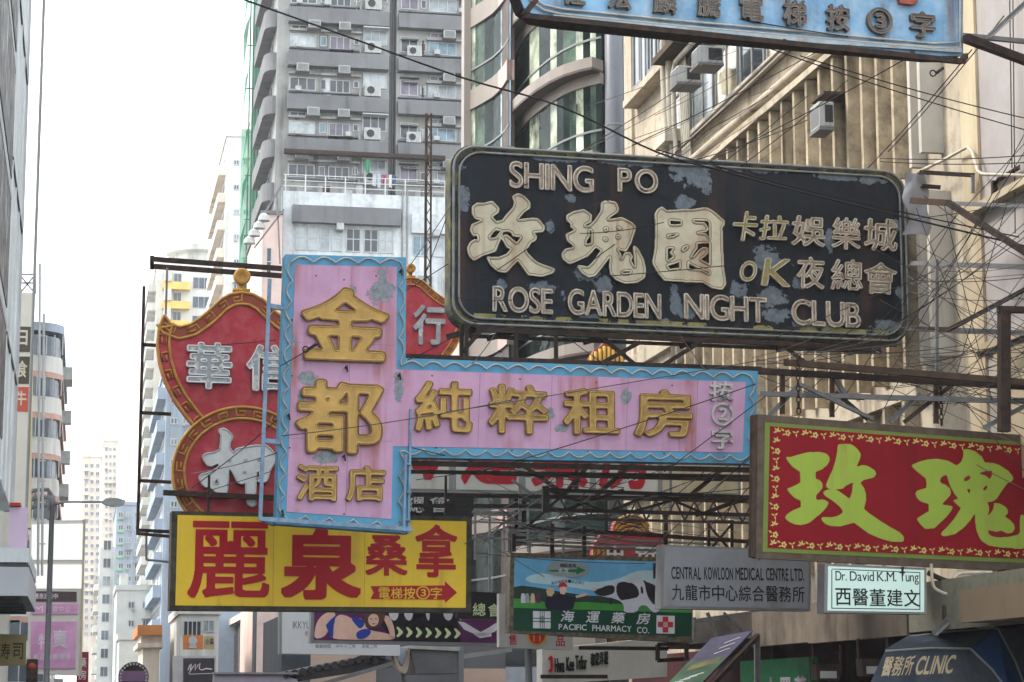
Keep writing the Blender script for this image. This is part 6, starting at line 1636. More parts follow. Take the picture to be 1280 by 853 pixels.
steel('steel_truss', 'fine rusty lattice girder running level behind the dark truss and over the grey medical sign', [
    ('chord', M_RUST, 0.06, [((700, 622, 48), (946, 628, 47.5)), ((700, 648, 48), (946, 654, 47.5))]),
    ('lacing', M_RUST, 0.035, [((700 + 24 * i, 622.5 + 0.6 * i, 48), (712 + 24 * i, 648 + 0.6 * i, 48)) for i in range(10)] + [((712 + 24 * i, 648 + 0.6 * i, 48), (724 + 24 * i, 623 + 0.6 * i, 48)) for i in range(10)])], 'truss')
steel('pipe_rack', 'worn pale angle bars standing in front of the blue grey tenement', [
    ('bar', M_STEEL2, 0.06, [((594, 628, 60), (594, 700, 60)), ((612, 628, 60), (612, 760, 60)), ((630, 640, 60), (630, 690, 60)), ((590, 652, 60), (660, 655, 60)), ((590, 672, 60), (640, 674, 60)), ((594, 690, 60), (630, 652, 60)), ((660, 628, 60), (660, 690, 60)), ((590, 634, 60), (680, 638, 60)), ((590, 643, 60), (640, 644, 60))])], 'pipe rack')
# beams over the pink arm, under the black sign
Y3 = 45.2
steel('sign_gantry', 'dark twin beam gantry carrying the bottom of the black club sign', [
    ('beam', M_STEEL, 0.101, [((595, 412, Y3), (1100, 436, Y3)), ((640, 404, Y3 + .5), (1120, 431, Y3 + .5))]),
    ('post', M_STEEL, 0.08, [((583, 405, Y3), (583, 452, Y3)), ((577, 405, Y3 + .1), (577, 452, Y3 + .1)), ((695, 415, Y3), (695, 455, Y3)), ((645, 410, Y3), (645, 452, Y3))]),
    ('brace', M_STEEL, 0.09, [((745, 415, Y3), (800, 460, Y3)), ((800, 428, Y3), (738, 462, Y3)), ((600, 415, Y3), (578, 440, Y3)), ((880, 425, Y3), (820, 462, Y3)), ((980, 432, Y3), (1010, 455, Y3))])], 'gantry')
# the frame over the red and lime sign
Y4 = 39.0
xw = lambda px, py: (px, py, 'x', XF - 0.3)
FR = steel('sign_gantry', 'rusted twin beam gantry with galvanised braces above the red and lime sign', [
    ('beam', M_RUST, 0.12, [((980, 453, 40.5), (1290, 479, 38.5))]),
    ('beam', M_STEEL, 0.12, [((948, 464, 41), (1290, 484, 39))]),
    ('rail', M_STEEL2, 0.1, [((950, 492, 41), (1290, 502, 39))]),
    ('brace', M_STEEL2, 0.085, [((1000, 480, 40.3), (1092, 524, 40.3)), ((1112, 528, 40.2), (1152, 492, 40.2)), ((1230, 535, 39), (1290, 503, 39)), ((962, 520, 41), (1000, 480, 41)), ((1060, 500, 40.6), (1040, 466, 40.6))]),
    ('brace', M_RUST, 0.08, [((1045, 490, 40.5), (1085, 524, 40.5)), ((1130, 528, 40), (1205, 470, 39.8)), ((978, 470, 41), (978, 518, 41)), ((1040, 470, 40.6), (1040, 522, 40.6)), ((1170, 470, 40), (1170, 530, 40))])], 'gantry')
steel('steel_post', 'thick dark upright steel post standing behind the red and lime sign', [('post', M_STEEL, 0.19, [((1255, 385, 38.6), (1255, 540, 38.6))]), ('cap_beam', M_STEEL, 0.12, [((1247, 387, 38.6), (1290, 388, 38.6))])], 'post')
# brackets on the plastered wall and the club sign's tail
steel('wall_bracket', 'upper dark steel bracket and brace beside the blue overhead sign', [('arm', M_STEEL2, 0.1, [((1207, 44, 35.2), (1290, 52, 36.0))]), ('brace', M_STEEL, 0.14, [((1207, 48, 35.2), (1290, 79, 36.0))]), ('stay', M_STEEL2, 0.07, [((1236, 46, 35.5), (1290, -4, 36.5))])], 'bracket')
steel('wall_bracket', 'long dark diagonal strut with pale rail behind the end of the black club sign', [('arm', M_RUST, 0.12, [((1140, 251, 42), (1186, 254, 41))]), ('rail', M_STEEL2, 0.08, [((1186, 254, 41), (1290, 258, 39))]), ('strut', M_STEEL, 0.11, [((1184, 253, 41), (1290, 321, 38.5))])], 'bracket')
steel('wall_bracket', 'pale horizontal rails with a dark strut, halfway down the wire crossed wall', [('rail', M_STEEL2, 0.1, [((1136, 329, 42.5), (1290, 334, 39.5)), ((1136, 410, 42.5), (1290, 417, 39.5))]), ('strut', M_STEEL, 0.1, [((1184, 412, 41.4), (1290, 356, 39)), ((1137, 411, 42.4), (1185, 412, 41.4))]), ('post', M_STEEL2, 0.06, [((1171, 325, 41.5), (1171, 470, 41.5))])], 'bracket')
steel('wall_bracket', 'small black corner bracket high on the plastered wall under the conduit', [('arm', M_STEEL, 0.1, [((1243, 226, 'x', XF - 0.32), (1272, 209, 'x', XF - 0.4)), ((1243, 226, 'x', XF - 0.32), (1243, 249, 'x', XF - 0.32))])], 'bracket')
steel('wall_bracket', 'pair of short dark bars fixed to the fins near the club sign corner', [('arm', M_STEEL, 0.09, [((1148, 215, 43), (1217, 219, 42)), ((1137, 231, 43.4), (1175, 234, 43))]), ('drop', M_STEEL2, 0.06, [((1216, 219, 42), (1216, 242, 42))])], 'bracket')
def chain(label, px, py0, py1, Y):
    a, b = at(px, py0, Y), at(px, py1, Y)
    n = int((a.z - b.z) / 0.105)
    m = MB()
    for i in range(n):
        z = a.z - (i + 0.5) * 0.105
        lp = []
        for k in range(10):
            t = 2 * math.pi * k / 10
            dx, dz = 0.035 * math.cos(t), 0.068 * math.sin(t)
            lp.append((a.x + (dx if i % 2 else 0.02 * 0), a.y + (0 if i % 2 else dx), z + dz))
        m.tube(lp, 0.013, 5, True)
    tag(m.build('hanging_chain', M_STEEL, None, True), label, 'chain', 'chains holding the red and lime sign')
chain('dark chain holding the red and lime sign, beside the pink sign end', 997, 448, 524, 39.9)
chain('dark chain holding the red and lime sign, nearest the thick steel post', 1175, 470, 537, 39.9)
# lattice mast in front of the white podium
MA = Place('lattice_mast', 'slim rusty lattice mast rising beside the club sign', 'mast', at(535, 420, 61))
a0, a1 = at(531, 425, 61), at(533, 142, 61)
b0, b1 = at(538, 425, 61), at(539, 142, 61)
MA.part(MB().beam(a0, a1, 0.07).beam(b0, b1, 0.05), 'upright', M_RUST)
m = MB()
for i in range(24):
    t0, t1 = i / 24, (i + 1) / 24
    p, q = (a0.lerp(a1, t0), b0.lerp(b1, t1)) if i % 2 else (b0.lerp(b1, t0), a0.lerp(a1, t1))
    m.beam(p, q, 0.025)
MA.part(m, 'lacing', M_RUST)
# scaffold around the pawn sign
PSF = Place('sign_scaffold', 'thin dark scaffold frame holding the red bat shaped pawn sign', 'scaffold', at(178, 665, 53))
YB = 52.5
def bar(n, w, p, q, mt=M_STEEL2): PSF.part(MB().beam(pt(p), pt(q), w), n, mt)
bar('upright', 0.075, (180, 358, YB), (172, 668, YB), M_STEEL)
for y in (431, 516, 601, 663): bar('arm', 0.075, (174 if y > 500 else 178, y, YB), (214, y + 2, YB), M_STEEL)
bar('top_rail', 0.11, (190, 324, YB), (352, 336, YB), M_STEEL); bar('top_rail', 0.11, (190, 333, YB + 0.8), (352, 345, YB + 0.8), M_STEEL)
bar('top_rail', 0.1, (190, 322, YB), (190, 335, YB + 0.8), M_STEEL)
bar('hanger', 0.05, (209, 335, YB), (207, 400, YB))
bar('lower_rail', 0.12, (204, 616, YB - 0.8), (352, 623, YB - 0.8), M_STEEL)
bar('lower_rail', 0.07, (170, 667, YB), (214, 671, YB), M_STEEL)
bar('loop', 0.05, (183, 663, YB), (183, 700, YB)); bar('loop', 0.05, (183, 700, YB), (214, 703, YB))
# spot lamps on a leaning rack at the tower's foot
SL = Place('lamp_rack', 'leaning rack of small floodlights beside the white podium', 'light rack', at(312, 310, 143))
SL.part(MB().beam(at(308, 303, 143), at(352, 232, 143), 0.14).beam(at(318, 310, 143), at(355, 262, 143), 0.1).beam(at(346, 240, 143), at(350, 330, 143), 0.1), 'frame', M_STEEL2)
for i in range(4):
    p = at(312 + i * 6, 300 - i * 9.5, 142.6)
    SL.part(MB().lathe(p, [(0.12, 0.25), (0.34, 0.05), (0.4, -0.25), (0.36, -0.28)], 12), 'lamp_head', M_AC)

# ------------------------------------------------------------------ wires
def wire(label, p, q, r=0.012, sag=0.0, mt=None, group='thin guy wires bracing the signs', name='guy_wire', n=14, mid=None):
    a, b = pt(p), pt(q)
    if mid: pts = [pt(x) for x in [p] + mid + [q]]
    else: pts = [a.lerp(b, i / n) - Vector((0, 0, sag * 4 * (i / n) * (1 - i / n))) for i in range(n + 1)]
    o = MB().tube(pts, r, 5).build(name, mt or M_WIRE, None, True)
    tag(o, label, 'wire', group); return o
big = [(300, -2, 44), (440, 48, 43.4), (580, 98, 42.9), (700, 133, 42.5), (820, 190, 42), (900, 213, 41.6), (1000, 240, 41.2), (1140, 274, 40.7), (1290, 310, 40)]
def spline(ps, k=5):
    v = [pt(p) for p in ps]; out = []
    for i in range(len(v) - 1):
        p0, p1, p2, p3 = v[max(0, i - 1)], v[i], v[i + 1], v[min(len(v) - 1, i + 2)]
        for s in range(k):
            t = s / k
            out.append(0.5 * ((2 * p1) + (p2 - p0) * t + (2 * p0 - 5 * p1 + 4 * p2 - p3) * t * t + (3 * p1 - p0 - 3 * p2 + p3) * t ** 3))
    return out + [v[-1]]
tag(MB().tube(spline(big), 0.02, 6).build('power_cable', M_WIRE, None, True), 'thick black cable sweeping down across the tower and the black club sign', 'cable')
tag(MB().tube(spline([(820, 187, 42), (900, 209, 41.7), (1000, 236, 41.3), (1140, 268, 40.8), (1290, 300, 40.2)]), 0.014, 6).build('power_cable', M_WIRE, None, True), 'thinner black cable running just above the thick cable to the plastered wall', 'cable')
LW = 'thin dark guy wire strung between a signboard and the stained walls'
W = lambda *a, **k: wire(LW, *a, **k)
# over the beige facade, from the blue sign and the club sign
for (a, b) in (((735, 330, 44.5), (1010, 120, 'x', 17.6)), ((790, 182, 45.5), (1030, 60, 'x', 17.6)), ((655, 232, 45), (880, 90, 'x', 17.5)), ((1085, 210, 45), (1215, 62, 36)), ((930, 205, 45), (1060, 100, 'x', 17.5)), ((820, 195, 45), (960, 120, 'x', 17.5)), ((870, 200, 45), (1010, 150, 'x', 17.5)),
               ((960, 60, 36), (1290, 165, 'x', 17.2)), ((1000, 70, 36), (1290, 150, 'x', 17.2)), ((880, 205, 45), (1130, 75, 36)), ((1110, 190, 45), (1255, 20, 36)),
               ((1100, 198, 45), (1290, 194, 'x', 17.2)), ((1100, 202, 45), (1290, 203, 'x', 17.2)), ((850, 40, 35.5), (1010, -10, 35)), ((780, -6, 35), (1060, 46, 35)), ((700, 10, 35), (880, 60, 'x', 17.6))):
    W(a, b, 0.011, 0.05)
for (a, b) in (((1110, 470, 41), (1290, 150, 'x', 17.2)), ((1000, 500, 41), (1290, 210, 'x', 17.2)), ((1120, 430, 43), (1290, 175, 'x', 17.2)), ((1060, 440, 43), (1290, 290, 'x', 17.2)), ((1135, 300, 44), (1290, 380, 'x', 17.2)), ((1135, 345, 44), (1290, 430, 'x', 17.2)),
               ((1135, 390, 44), (1290, 470, 'x', 17.2)), ((1136, 230, 44), (1290, 330, 'x', 17.2)), ((1100, 520, 40), (1250, 240, 'x', 17.2)), ((1140, 520, 40), (1290, 330, 'x', 17.2)), ((1180, 520, 40), (1260, 250, 'x', 17.2)), ((1040, 520, 41), (1200, 260, 41)),
               ((1138, 350, 43), (1290, 346, 'x', 17.2)), ((1138, 365, 43), (1290, 372, 'x', 17.2)), ((1138, 430, 43), (1290, 440, 'x', 17.2)), ((1138, 445, 43), (1290, 432, 'x', 17.2)), ((1130, 275, 43), (1290, 250, 'x', 17.2)), ((1120, 405, 43), (1290, 280, 'x', 17.2)),
               ((950, 430, 43), (1190, 330, 41.5)), ((960, 455, 42), (1140, 400, 43)), ((950, 470, 42), (1080, 500, 40.5)), ((1000, 436, 43), (1200, 500, 40)), ((1090, 436, 43), (1290, 520, 39)), ((1150, 500, 40.2), (1290, 395, 'x', 17.2)), ((1200, 500, 40), (1290, 450, 'x', 17.2)),
               ((1205, 320, 41), (1280, 480, 38.8)), ((1180, 255, 41), (1240, 500, 39)), ((1145, 260, 42), (1230, 470, 39.2))):
    W(a, b, 0.0085, rng.uniform(0, 0.12), M_WIRE if rng.random() < 0.7 else M_WIREG)
for (a, b) in (((350, 458, 43), (560, 330, 45)), ((352, 545, 43), (640, 500, 43.2)), ((240, 610, 50), (352, 520, 43.5)), ((240, 592, 50), (350, 565, 43.5)), ((240, 620, 51), (560, 515, 43.2)), ((205, 432, 52.2), (345, 425, 51.5)),
               ((600, 590, 43), (945, 480, 43)), ((830, 590, 43), (1080, 400, 44.5)), ((560, 515, 43.2), (1010, 440, 44)), ((510, 450, 43), (600, 400, 45)), ((515, 560, 43.2), (780, 610, 46)), ((620, 415, 45), (590, 455, 43.5)), ((700, 415, 45), (760, 458, 43.6)), ((850, 420, 45), (880, 462, 43.6)),
               ((530, 345, 46), (578, 215, 45.5)), ((500, 350, 44), (575, 240, 45.5)), ((590, 655, 47), (700, 600, 46)), ((600, 650, 47), (800, 640, 47)), ((640, 690, 50), (760, 590, 46)), ((880, 620, 46), (1000, 520, 41)), ((850, 690, 44), (945, 600, 42)), ((600, 645, 47.5), (950, 700, 43)), ((700, 630, 46), (945, 610, 42)),
               ((765, 345, 45), (930, 330, 45)), ((600, 352, 45), (700, 280, 45)), ((725, 292, 45), (830, 278, 45)), ((570, 372, 45), (640, 375, 45)), ((520, 600, 50), (690, 570, 47)), ((560, 690, 48), (680, 620, 46)), ((740, 700, 50), (880, 590, 45)), ((800, 700, 49), (948, 560, 42))):
    W(a, b, 0.010, rng.uniform(0, 0.08), M_WIRE if rng.random() < 0.6 else M_WIREG)
# a dense second layer of fine wires: off the right hand gantries to the walls, and through the trusses in the middle
r2 = random.Random(5)
for i in range(34):
    a = (r2.uniform(1090, 1200), r2.uniform(300, 520), r2.uniform(40.5, 43)); b = (1292, a[1] + r2.uniform(-190, 120), 'x', 17.2)
    W(a, b, 0.0075, r2.uniform(0, 0.15), M_WIREG if r2.random() < 0.5 else M_WIRE)
for i in range(14):
    a = (r2.uniform(940, 1120), r2.uniform(432, 470), r2.uniform(41, 43.5)); b = (a[0] + r2.uniform(60, 200), a[1] + r2.uniform(-60, 70), 40.2)
    W(a, b, 0.0075, r2.uniform(0, 0.1), M_WIREG if r2.random() < 0.5 else M_WIRE)
for i in range(34):
    a = (r2.uniform(590, 800), r2.uniform(585, 700), r2.uniform(46, 51)); b = (a[0] + r2.uniform(60, 220), a[1] + r2.uniform(-90, 60), r2.uniform(44.5, 49))
    W(a, b, 0.008, r2.uniform(0, 0.12), M_WIREG if r2.random() < 0.4 else M_WIRE)
for i in range(12):
    a = (r2.uniform(820, 1000), r2.uniform(60, 190), 'x', 17.45); b = (a[0] + r2.uniform(-190, -80), a[1] + r2.uniform(60, 130), 45.5)
    W(a, b, 0.008, r2.uniform(0, 0.1), M_WIREG)
# two looped drop cords on the plaster
for px, bot in ((1262, 210), (1266, 292)):
    wire(f'pale drop cord hanging down the plastered wall, {"longer" if bot > 250 else "shorter"} of two', (px, -10, 'x', XF - 0.4), (px + 3, bot, 'x', XF - 0.4), 0.013, 0, M_WIREG, None, 'drop_cord')
# turnbuckles on the biggest stays
for i, (px, py, Y, wh) in enumerate(((1170, 92, 38.6, 'under the blue overhead sign'), (386, 437, 43, 'in front of the pink hotel sign'))):
    p = at(px, py, Y); q = at(px + 9, py - 7, Y)
    m = MB().tube([p, q], 0.03, 8)
    lp = [(p.x + 0.06 * math.cos(t * .7854) - .06, p.y, p.z + 0.06 * math.sin(t * .7854)) for t in range(8)]
    m.tube(lp, 0.015, 5, True)
    tag(m.build('turnbuckle', M_STEEL, None, True), f'small dark turnbuckle on a stay {wh}', 'turnbuckle')
# plastic sheet caught behind the club sign
p0 = at(1146, 258, 43.2)
m = MB(); n = 9; vs = []
for i in range(n):
    for j in range(6):
        x = p0.x - 0.25 + 0.5 * j / 5 + 0.06 * math.sin(i * 1.3 + j); z = p0.z + 0.7 - 1.3 * i / (n - 1)
        vs.append((x, p0.y + 0.1 * math.sin(i * 0.9) * math.cos(j * 1.4), z))
bk = [(x, y + 0.03, z) for x, y, z in vs]; NN = len(vs)
fs = [(i * 6 + j, i * 6 + j + 1, (i + 1) * 6 + j + 1, (i + 1) * 6 + j) for i in range(n - 1) for j in range(5)]
m.add(vs + bk, fs + [tuple(k + NN for k in f[::-1]) for f in fs])
tag(m.build('plastic_sheet', weather('grey_plastic_sheet', c(150, 150, 154), rough=0.5, var=0.1), None, True), 'crumpled grey plastic sheet snagged at the end of the black club sign', 'sheet')

# ------------------------------------------------------------------ street lamp and boards on the other side
M_LAMP = weather('grey_lamp_paint', c(120, 124, 128), rough=0.5, var=0.06)
yl = 88.0
bx = at(61, 760, yl).x
LP = Place('street_lamp', 'tall grey street lamp with a single long arm over the road', 'street lamp', (bx, yl, 0.14))
zt = at(68, 628, yl).z
LP.part(MB().lathe((bx, yl, 0.14), [(0.16, 0), (0.16, 1.2), (0.12, 1.3), (0.095, zt - 0.3), (0.12, zt - 0.28), (0.12, zt + 0.1), (0.05, zt + 0.12)], 14), 'pole', M_LAMP, smooth=True)
hp = at(129, 627, yl)
LP.part(MB().tube([(bx, yl, zt - 0.1), (bx + 0.5, yl, zt + 0.02), (hp.x, yl, hp.z - 0.02)], [0.05, 0.045, 0.04], 8), 'arm', M_LAMP, smooth=True)
he = at(157, 627, yl)
sh = [(hp.x - 0.1, hp.z - 0.05), (hp.x + 0.1, hp.z + 0.1), (he.x - 0.3, he.z + 0.12), (he.x, he.z + 0.02), (he.x - 0.1, he.z - 0.14), (hp.x + 0.15, hp.z - 0.16)]
LP.part(MB().prism(sh, yl - 0.17, yl + 0.17), 'lamp_head', weather('pale_lamp_head', c(150, 156, 160), rough=0.4))
LP.part(MB().prism([(hp.x + 0.2, hp.z - 0.161), (he.x - 0.14, he.z - 0.141), (he.x - 0.2, he.z - 0.2), (hp.x + 0.3, hp.z - 0.21)], yl - 0.13, yl + 0.13), 'diffuser', weather('lamp_diffuser', c(206, 208, 204), rough=0.3))
# upright white sign tower
VS = Board('upright_sign_tower', 'tall narrow white sign tower with black and red panels beside the metal clad building', 'sign', 30, 650, 76, 0.0)
VS.plate('case', [(15, 366), (42, 366), (38, 660), (11, 660)], 0, 0.8, weather('bright_white_case', c(216, 214, 204), rough=0.4, var=0.04))
for pts, col, ch in (([(17.5, 408), (41, 409), (40, 440), (17, 440)], c(88, 82, 76), '日'), ([(17, 446), (40, 446), (39, 480), (16.5, 480)], c(84, 80, 68), '食'), ([(16, 484), (39, 484), (38, 515), (15.5, 514)], c(196, 96, 80), '牛')):
    VS.plate('panel', pts, -0.02, 0, weather('sign_tower_panel_' + ('a', 'b', 'd')['日食牛'.index(ch)], col, rough=0.5, var=0.06))
    VS.glyph('character', font_glyph(ch, 3, 1.4), (pts[0][0] + 4, pts[0][1] + 5, pts[0][0] + 17, pts[2][1] - 8), weather('pale_sign_print', c(214, 206, 186), rough=0.5), 0.01, 0.02)
VS.plate('edge_band', [(41, 366), (42.6, 366), (38.6, 660), (37, 660)], -0.03, 0.0, weather('cream_edge', c(224, 206, 150), rough=0.4))  # plain cream band along the edge
m = MB()
for (xa, ya, xb, yb) in ((24, 340, 24, 366), (44, 336, 44, 366), (24, 341, 44, 341), (24, 352, 44, 352), (24, 366, 44, 341), (24, 341, 44, 366)):
    a, b = VS.uv(xa, ya), VS.uv(xb, yb); m.beam((a[0], 0.3, a[1]), (b[0], 0.3, b[1]), 0.05)
m.build('top_frame', M_STEEL2, VS.root)
for i, (px, Y) in enumerate(((49, 80), (54, 82))):
    m = MB().tube([at(px - 1.5, 720, Y), at(px + 1, 392 if i else 330, Y)], 0.045, 6)
    for y in range(420, 700, 26): m.beam(at(px - 2, y, Y), at(px + 3, y, Y), 0.05)
    tag(m.build('signal_mast', M_WFRAME), ('thin white rung mast beside the curved balconies' if i else 'taller thin white rung mast next to the sign tower'), 'mast')
# big bright billboard stack
BB = Board('billboard_stack', 'bright billboard stack with magenta posters behind the street lamp', 'billboard', 72, 843, 98, 0.0)
BB.plate('case', [(37, 651), (107, 650), (102, 845), (34, 842)], 0, 1.0, weather('white_billboard_case', c(216, 212, 206), rough=0.45, var=0.05))
for pts, mt in (([(40, 656), (104, 655), (103, 700), (39, 700)], lit('bright_white_screen', c(222, 222, 220), 0.35)), ([(39, 706), (103, 706), (102, 736), (39, 736)], lit('bright_white_screen', c(222, 222, 220), 0.35))):
    BB.plate('white_panel', pts, -0.04, 0, mt)
BB.plate('dark_banner', [(39, 739), (96, 740), (96, 752), (39, 752)], -0.05, 0, weather('dark_brown_banner', c(92, 76, 76), rough=0.5))
BB.plate('pink_banner', [(40, 755), (98, 755), (97, 768), (39, 768)], -0.05, 0, weather('magenta_banner', c(222, 164, 208), rough=0.45, var=0.12, vscale=0.6))
BB.plate('magenta_poster', [(39, 777), (96, 777), (94, 836), (38, 836)], -0.05, 0, weather('magenta_poster', c(226, 170, 214), rough=0.4, var=0.25, vscale=0.35))
M_PPRINT = weather('white_print', c(226, 214, 226), rough=0.5)
BB.glyph('character', font_glyph('特', 2, 1.4), (48, 792, 64, 812), M_PPRINT, 0.02, 0.05)
BB.glyph('character', font_glyph('賣', 2, 1.4), (66, 788, 84, 810), M_PPRINT, 0.02, 0.05)
for i, t in enumerate('新品優惠開張'):
    BB.glyph('character', font_glyph(t, 2, 1.2), (42 + i * 8, 818, 48.5 + i * 8, 825), M_PPRINT, 0.02, 0.05)
for i, t in enumerate('優惠進行中'):
    BB.glyph('character', font_glyph(t, 2, 1.2), (43 + i * 6, 742, 48.5 + i * 6, 749), M_PPRINT, 0.02, 0.05)
BB.glyph('character', font_glyph('M', 2, 1.2), (42, 757, 54, 766), M_PPRINT, 0.02, 0.05)
for i, t in enumerate('美容中心'):
    BB.glyph('character', font_glyph(t, 2, 1.2), (58 + i * 8, 758, 64 + i * 8, 765), M_PPRINT, 0.02, 0.05)
BB.plate('edge_frame', [(104, 650), (107, 650), (102, 845), (99, 845)], -0.1, 0.0, weather('beige_frame', c(196, 186, 160), rough=0.5))
m = MB()
for k, y0 in enumerate((612, 622, 632)):
    q = BB.poly([(30, y0 + 26), (33, y0 + 6), (42, y0), (60, y0 - 1), (66, y0 + 8), (66, y0 + 30)])
    m.tube([(x, 0.4, z) for x, z in q], 0.09, 6)
for x in (44, 52, 60):
    a, b = BB.uv(x, 612), BB.uv(x, 650); m.beam((a[0], 0.4, a[1]), (b[0], 0.4, b[1]), 0.08)
m.build('roof_frame', M_STEEL2, BB.root)
RS = Board('red_street_sign', 'small dark red sign with white characters at the foot of the billboard stack', 'sign', 103, 853, 105, 0.0)
RS.plate('panel', [(96, 815), (111, 815), (110, 870), (95, 870)], 0, 0.3, weather('dark_red_board', c(146, 56, 66), rough=0.5, var=0.1))
for i, t in enumerate('藥房'):
    RS.glyph('character', font_glyph(t, 2, 1.2), (98, 822 + i * 16, 108, 834 + i * 16), M_PPRINT, 0.02, 0.0)
TSG = Place('traffic_signal', 'dark traffic signal with a red lamp below the magenta poster', 'traffic signal', at(42, 860, 70))
p = at(40, 845, 70)
TSG.part(MB().rbox(p.x - 0.17, p.x + 0.17, 69.8, 70.1, p.z - 0.6, p.z + 0.5, 0.04), 'housing', M_STEEL)
TSG.part(MB().lathe((p.x, 69.8, p.z + 0.28), [(0.11, 0), (0.11, -0.02), (0.02, -0.05)], 14, 'y'), 'red_lens', weather('red_signal_lens', c(150, 56, 48), rough=0.3))
TSG.part(MB().lathe((p.x, 69.8, p.z - 0.02), [(0.11, 0), (0.11, -0.02)], 14, 'y'), 'amber_lens', M_STEEL)
TSG.part(MB().tube([(p.x, 70, 0), (p.x, 70, p.z - 0.6)], 0.06, 8), 'pole', M_LAMP)
# round dark sign
RDS = Board('round_sign', 'round dark neon sign with a purple middle band at the end of the far street', 'sign', 167, 853, 92, 0.0)
a, b = RDS.uv(167, 845), RDS.uv(186, 845)
MB().lathe((a[0], 0.3, a[1] - 0.05), [(b[0] - a[0], 0), (b[0] - a[0], -0.3)], 40, 'y').build('disc', M_STEEL, RDS.root)
RDS.plate('purple_band', [(149, 839), (185, 839), (185, 852), (149, 852)], -0.03, 0, weather('purple_band_panel', c(126, 96, 130), rough=0.5))
m = MB()
for k in range(24):
    t = 2 * math.pi * k / 24; R_ = (b[0] - a[0]) * 0.86
    m.lathe((a[0] + R_ * math.cos(t), 0, a[1] - 0.05 + R_ * math.sin(t)), [(0.05, 0), (0.04, -0.04)], 8, 'y')
m.build('bulb_ring', M_AC, RDS.root)
# orange sign and black script sign at the shop building
OS = Board('orange_shop_sign', 'small orange sign with a white mascot-free emblem and beige side panel', 'sign', 241, 812, 134, 0.0)
OS.root['label'] = 'small orange sign with a white round emblem above the black script sign'
OS.plate('panel', [(229, 794), (254, 794), (254, 812), (229, 812)], 0, 0.4, weather('orange_panel', c(206, 126, 72), rough=0.5, var=0.05))
q = OS.uv(241, 801); MB().lathe((q[0], 0, q[1]), [(0.26, 0), (0.26, -0.05)], 18, 'y').build('emblem', M_WFRAME, OS.root)
OS.plate('emblem_base', [(237, 806), (245, 806), (246, 810.5), (236, 810.5)], -0.05, 0, M_WFRAME)
BGS = Board('beige_shop_sign', 'small beige sign with dark characters beside the orange sign', 'sign', 261, 812, 134, 0.0)
BGS.plate('panel', [(255, 795), (268, 795), (268, 812), (255, 812)], 0, 0.4, weather('beige_panel', c(186, 170, 136), rough=0.5))
for i, t in enumerate('小菜'): BGS.glyph('character', font_glyph(t, 2, 1.2), (256.5 + i * 5.6, 798, 261.5 + i * 5.6, 806), M_INK, 0.02, 0)
BKS = Board('black_script_sign', 'black shop sign with white looping script in a pale frame', 'sign', 247, 860, 120, 0.0)
BKS.plate('case', [(216, 820), (270, 820), (270, 872), (216, 872)], 0, 0.4, weather('pale_frame_case', c(190, 190, 192), rough=0.5))
BKS.plate('panel', [(229, 823), (268, 823), (268, 870), (229, 870)], -0.03, 0, weather('charcoal_panel', c(62, 60, 64), rough=0.5))
sc_ = [(235, 838), (237, 832), (239, 830), (238, 838), (236, 842), (241, 834), (244, 830), (244, 838), (247, 832), (250, 829), (249, 836), (252, 838), (258, 836), (265, 837)]
MB().tube([(x, -0.05, z) for x, z in BKS.poly(sc_)], 0.03, 6).build('script_lettering', M_PPRINT, BKS.root)
m = MB()
a, b = BKS.uv(236, 843), BKS.uv(264, 842); m.beam((a[0], -0.04, a[1]), (b[0], -0.04, b[1]), 0.03)
m.build('underline', M_PPRINT, BKS.root)
SPL = Place('sign_pole', 'thin grey upright pole in front of the dark glazed podium', 'pole', (at(317, 853, 80).x, 80, 0.1))
SPL.part(MB().tube([(at(317, 853, 80).x, 80, 0.1), (at(317, 853, 80).x, 80, at(317, 764, 80).z)], 0.075, 8), 'shaft', M_LAMP)
LED = Place('lilac_hoarding', 'low pale lilac hoarding at the bottom edge below the white restaurant board', 'hoarding', (at(320, 860, 70).x, 70, 0))
LED.part(MB().box(at(268, 845, 70).x, at(372, 845, 70).x, 70, 71, 0.0, at(300, 843, 70).z), 'panel', weather('lilac_panel', c(166, 158, 172), rough=0.5, var=0.06))
LED.part(MB().box(at(267, 845, 70).x, at(373, 845, 70).x, 69.9, 71.1, at(300, 843, 70).z, at(300, 843, 70).z + 0.06), 'cap', M_AFRAME)
# building behind the boards low in the middle
M_SHOPW = weather('pink_beige_shop_wall', c(188, 166, 152), rough=0.7, var=0.1, vscale=0.5)
SHB = Place('street_corner_building', 'low dim shop building with pinkish wall and shutters behind the tiled canopy', 'building', (at(520, 853, 74).x, 77, 0))
ys = 77
SHB.part(MB().box(at(352, 800, ys).x, at(700, 800, ys).x, ys, ys + 8, 0, at(500, 770, ys).z), 'wall', weather('dim_grey_wall', c(104, 106, 112), rough=0.7, var=0.12, vscale=0.4))
SHB.part(MB().box(at(388, 830, ys).x, at(470, 830, ys).x, ys - 0.08, ys - 0.002, 0, at(430, 808, ys).z), 'pink_panel', M_SHOPW)
SHB.part(MB().box(at(572, 830, ys).x, at(632, 830, ys).x, ys - 0.06, ys - 0.002, 0, at(600, 836, ys).z), 'pink_panel', M_SHOPW)
SHB.part(MB().box(at(632, 830, ys).x, at(676, 830, ys).x, ys - 0.07, ys - 0.002, 0, at(650, 834, ys).z), 'shutter', weather('pale_blue_shutter', c(160, 170, 182), rough=0.5))
SHB.part(MB().box(at(632, 830, ys).x, at(676, 830, ys).x, ys - 0.05, ys - 0.002, at(650, 832, ys).z, at(650, 812, ys).z), 'window_panel', G_DARK)
SHB.part(MB().box(at(352, 830, ys).x, at(388, 830, ys).x, ys - 0.04, ys - 0.002, at(360, 843, ys).z, at(360, 819, ys).z), 'window_panel', G_DARK)
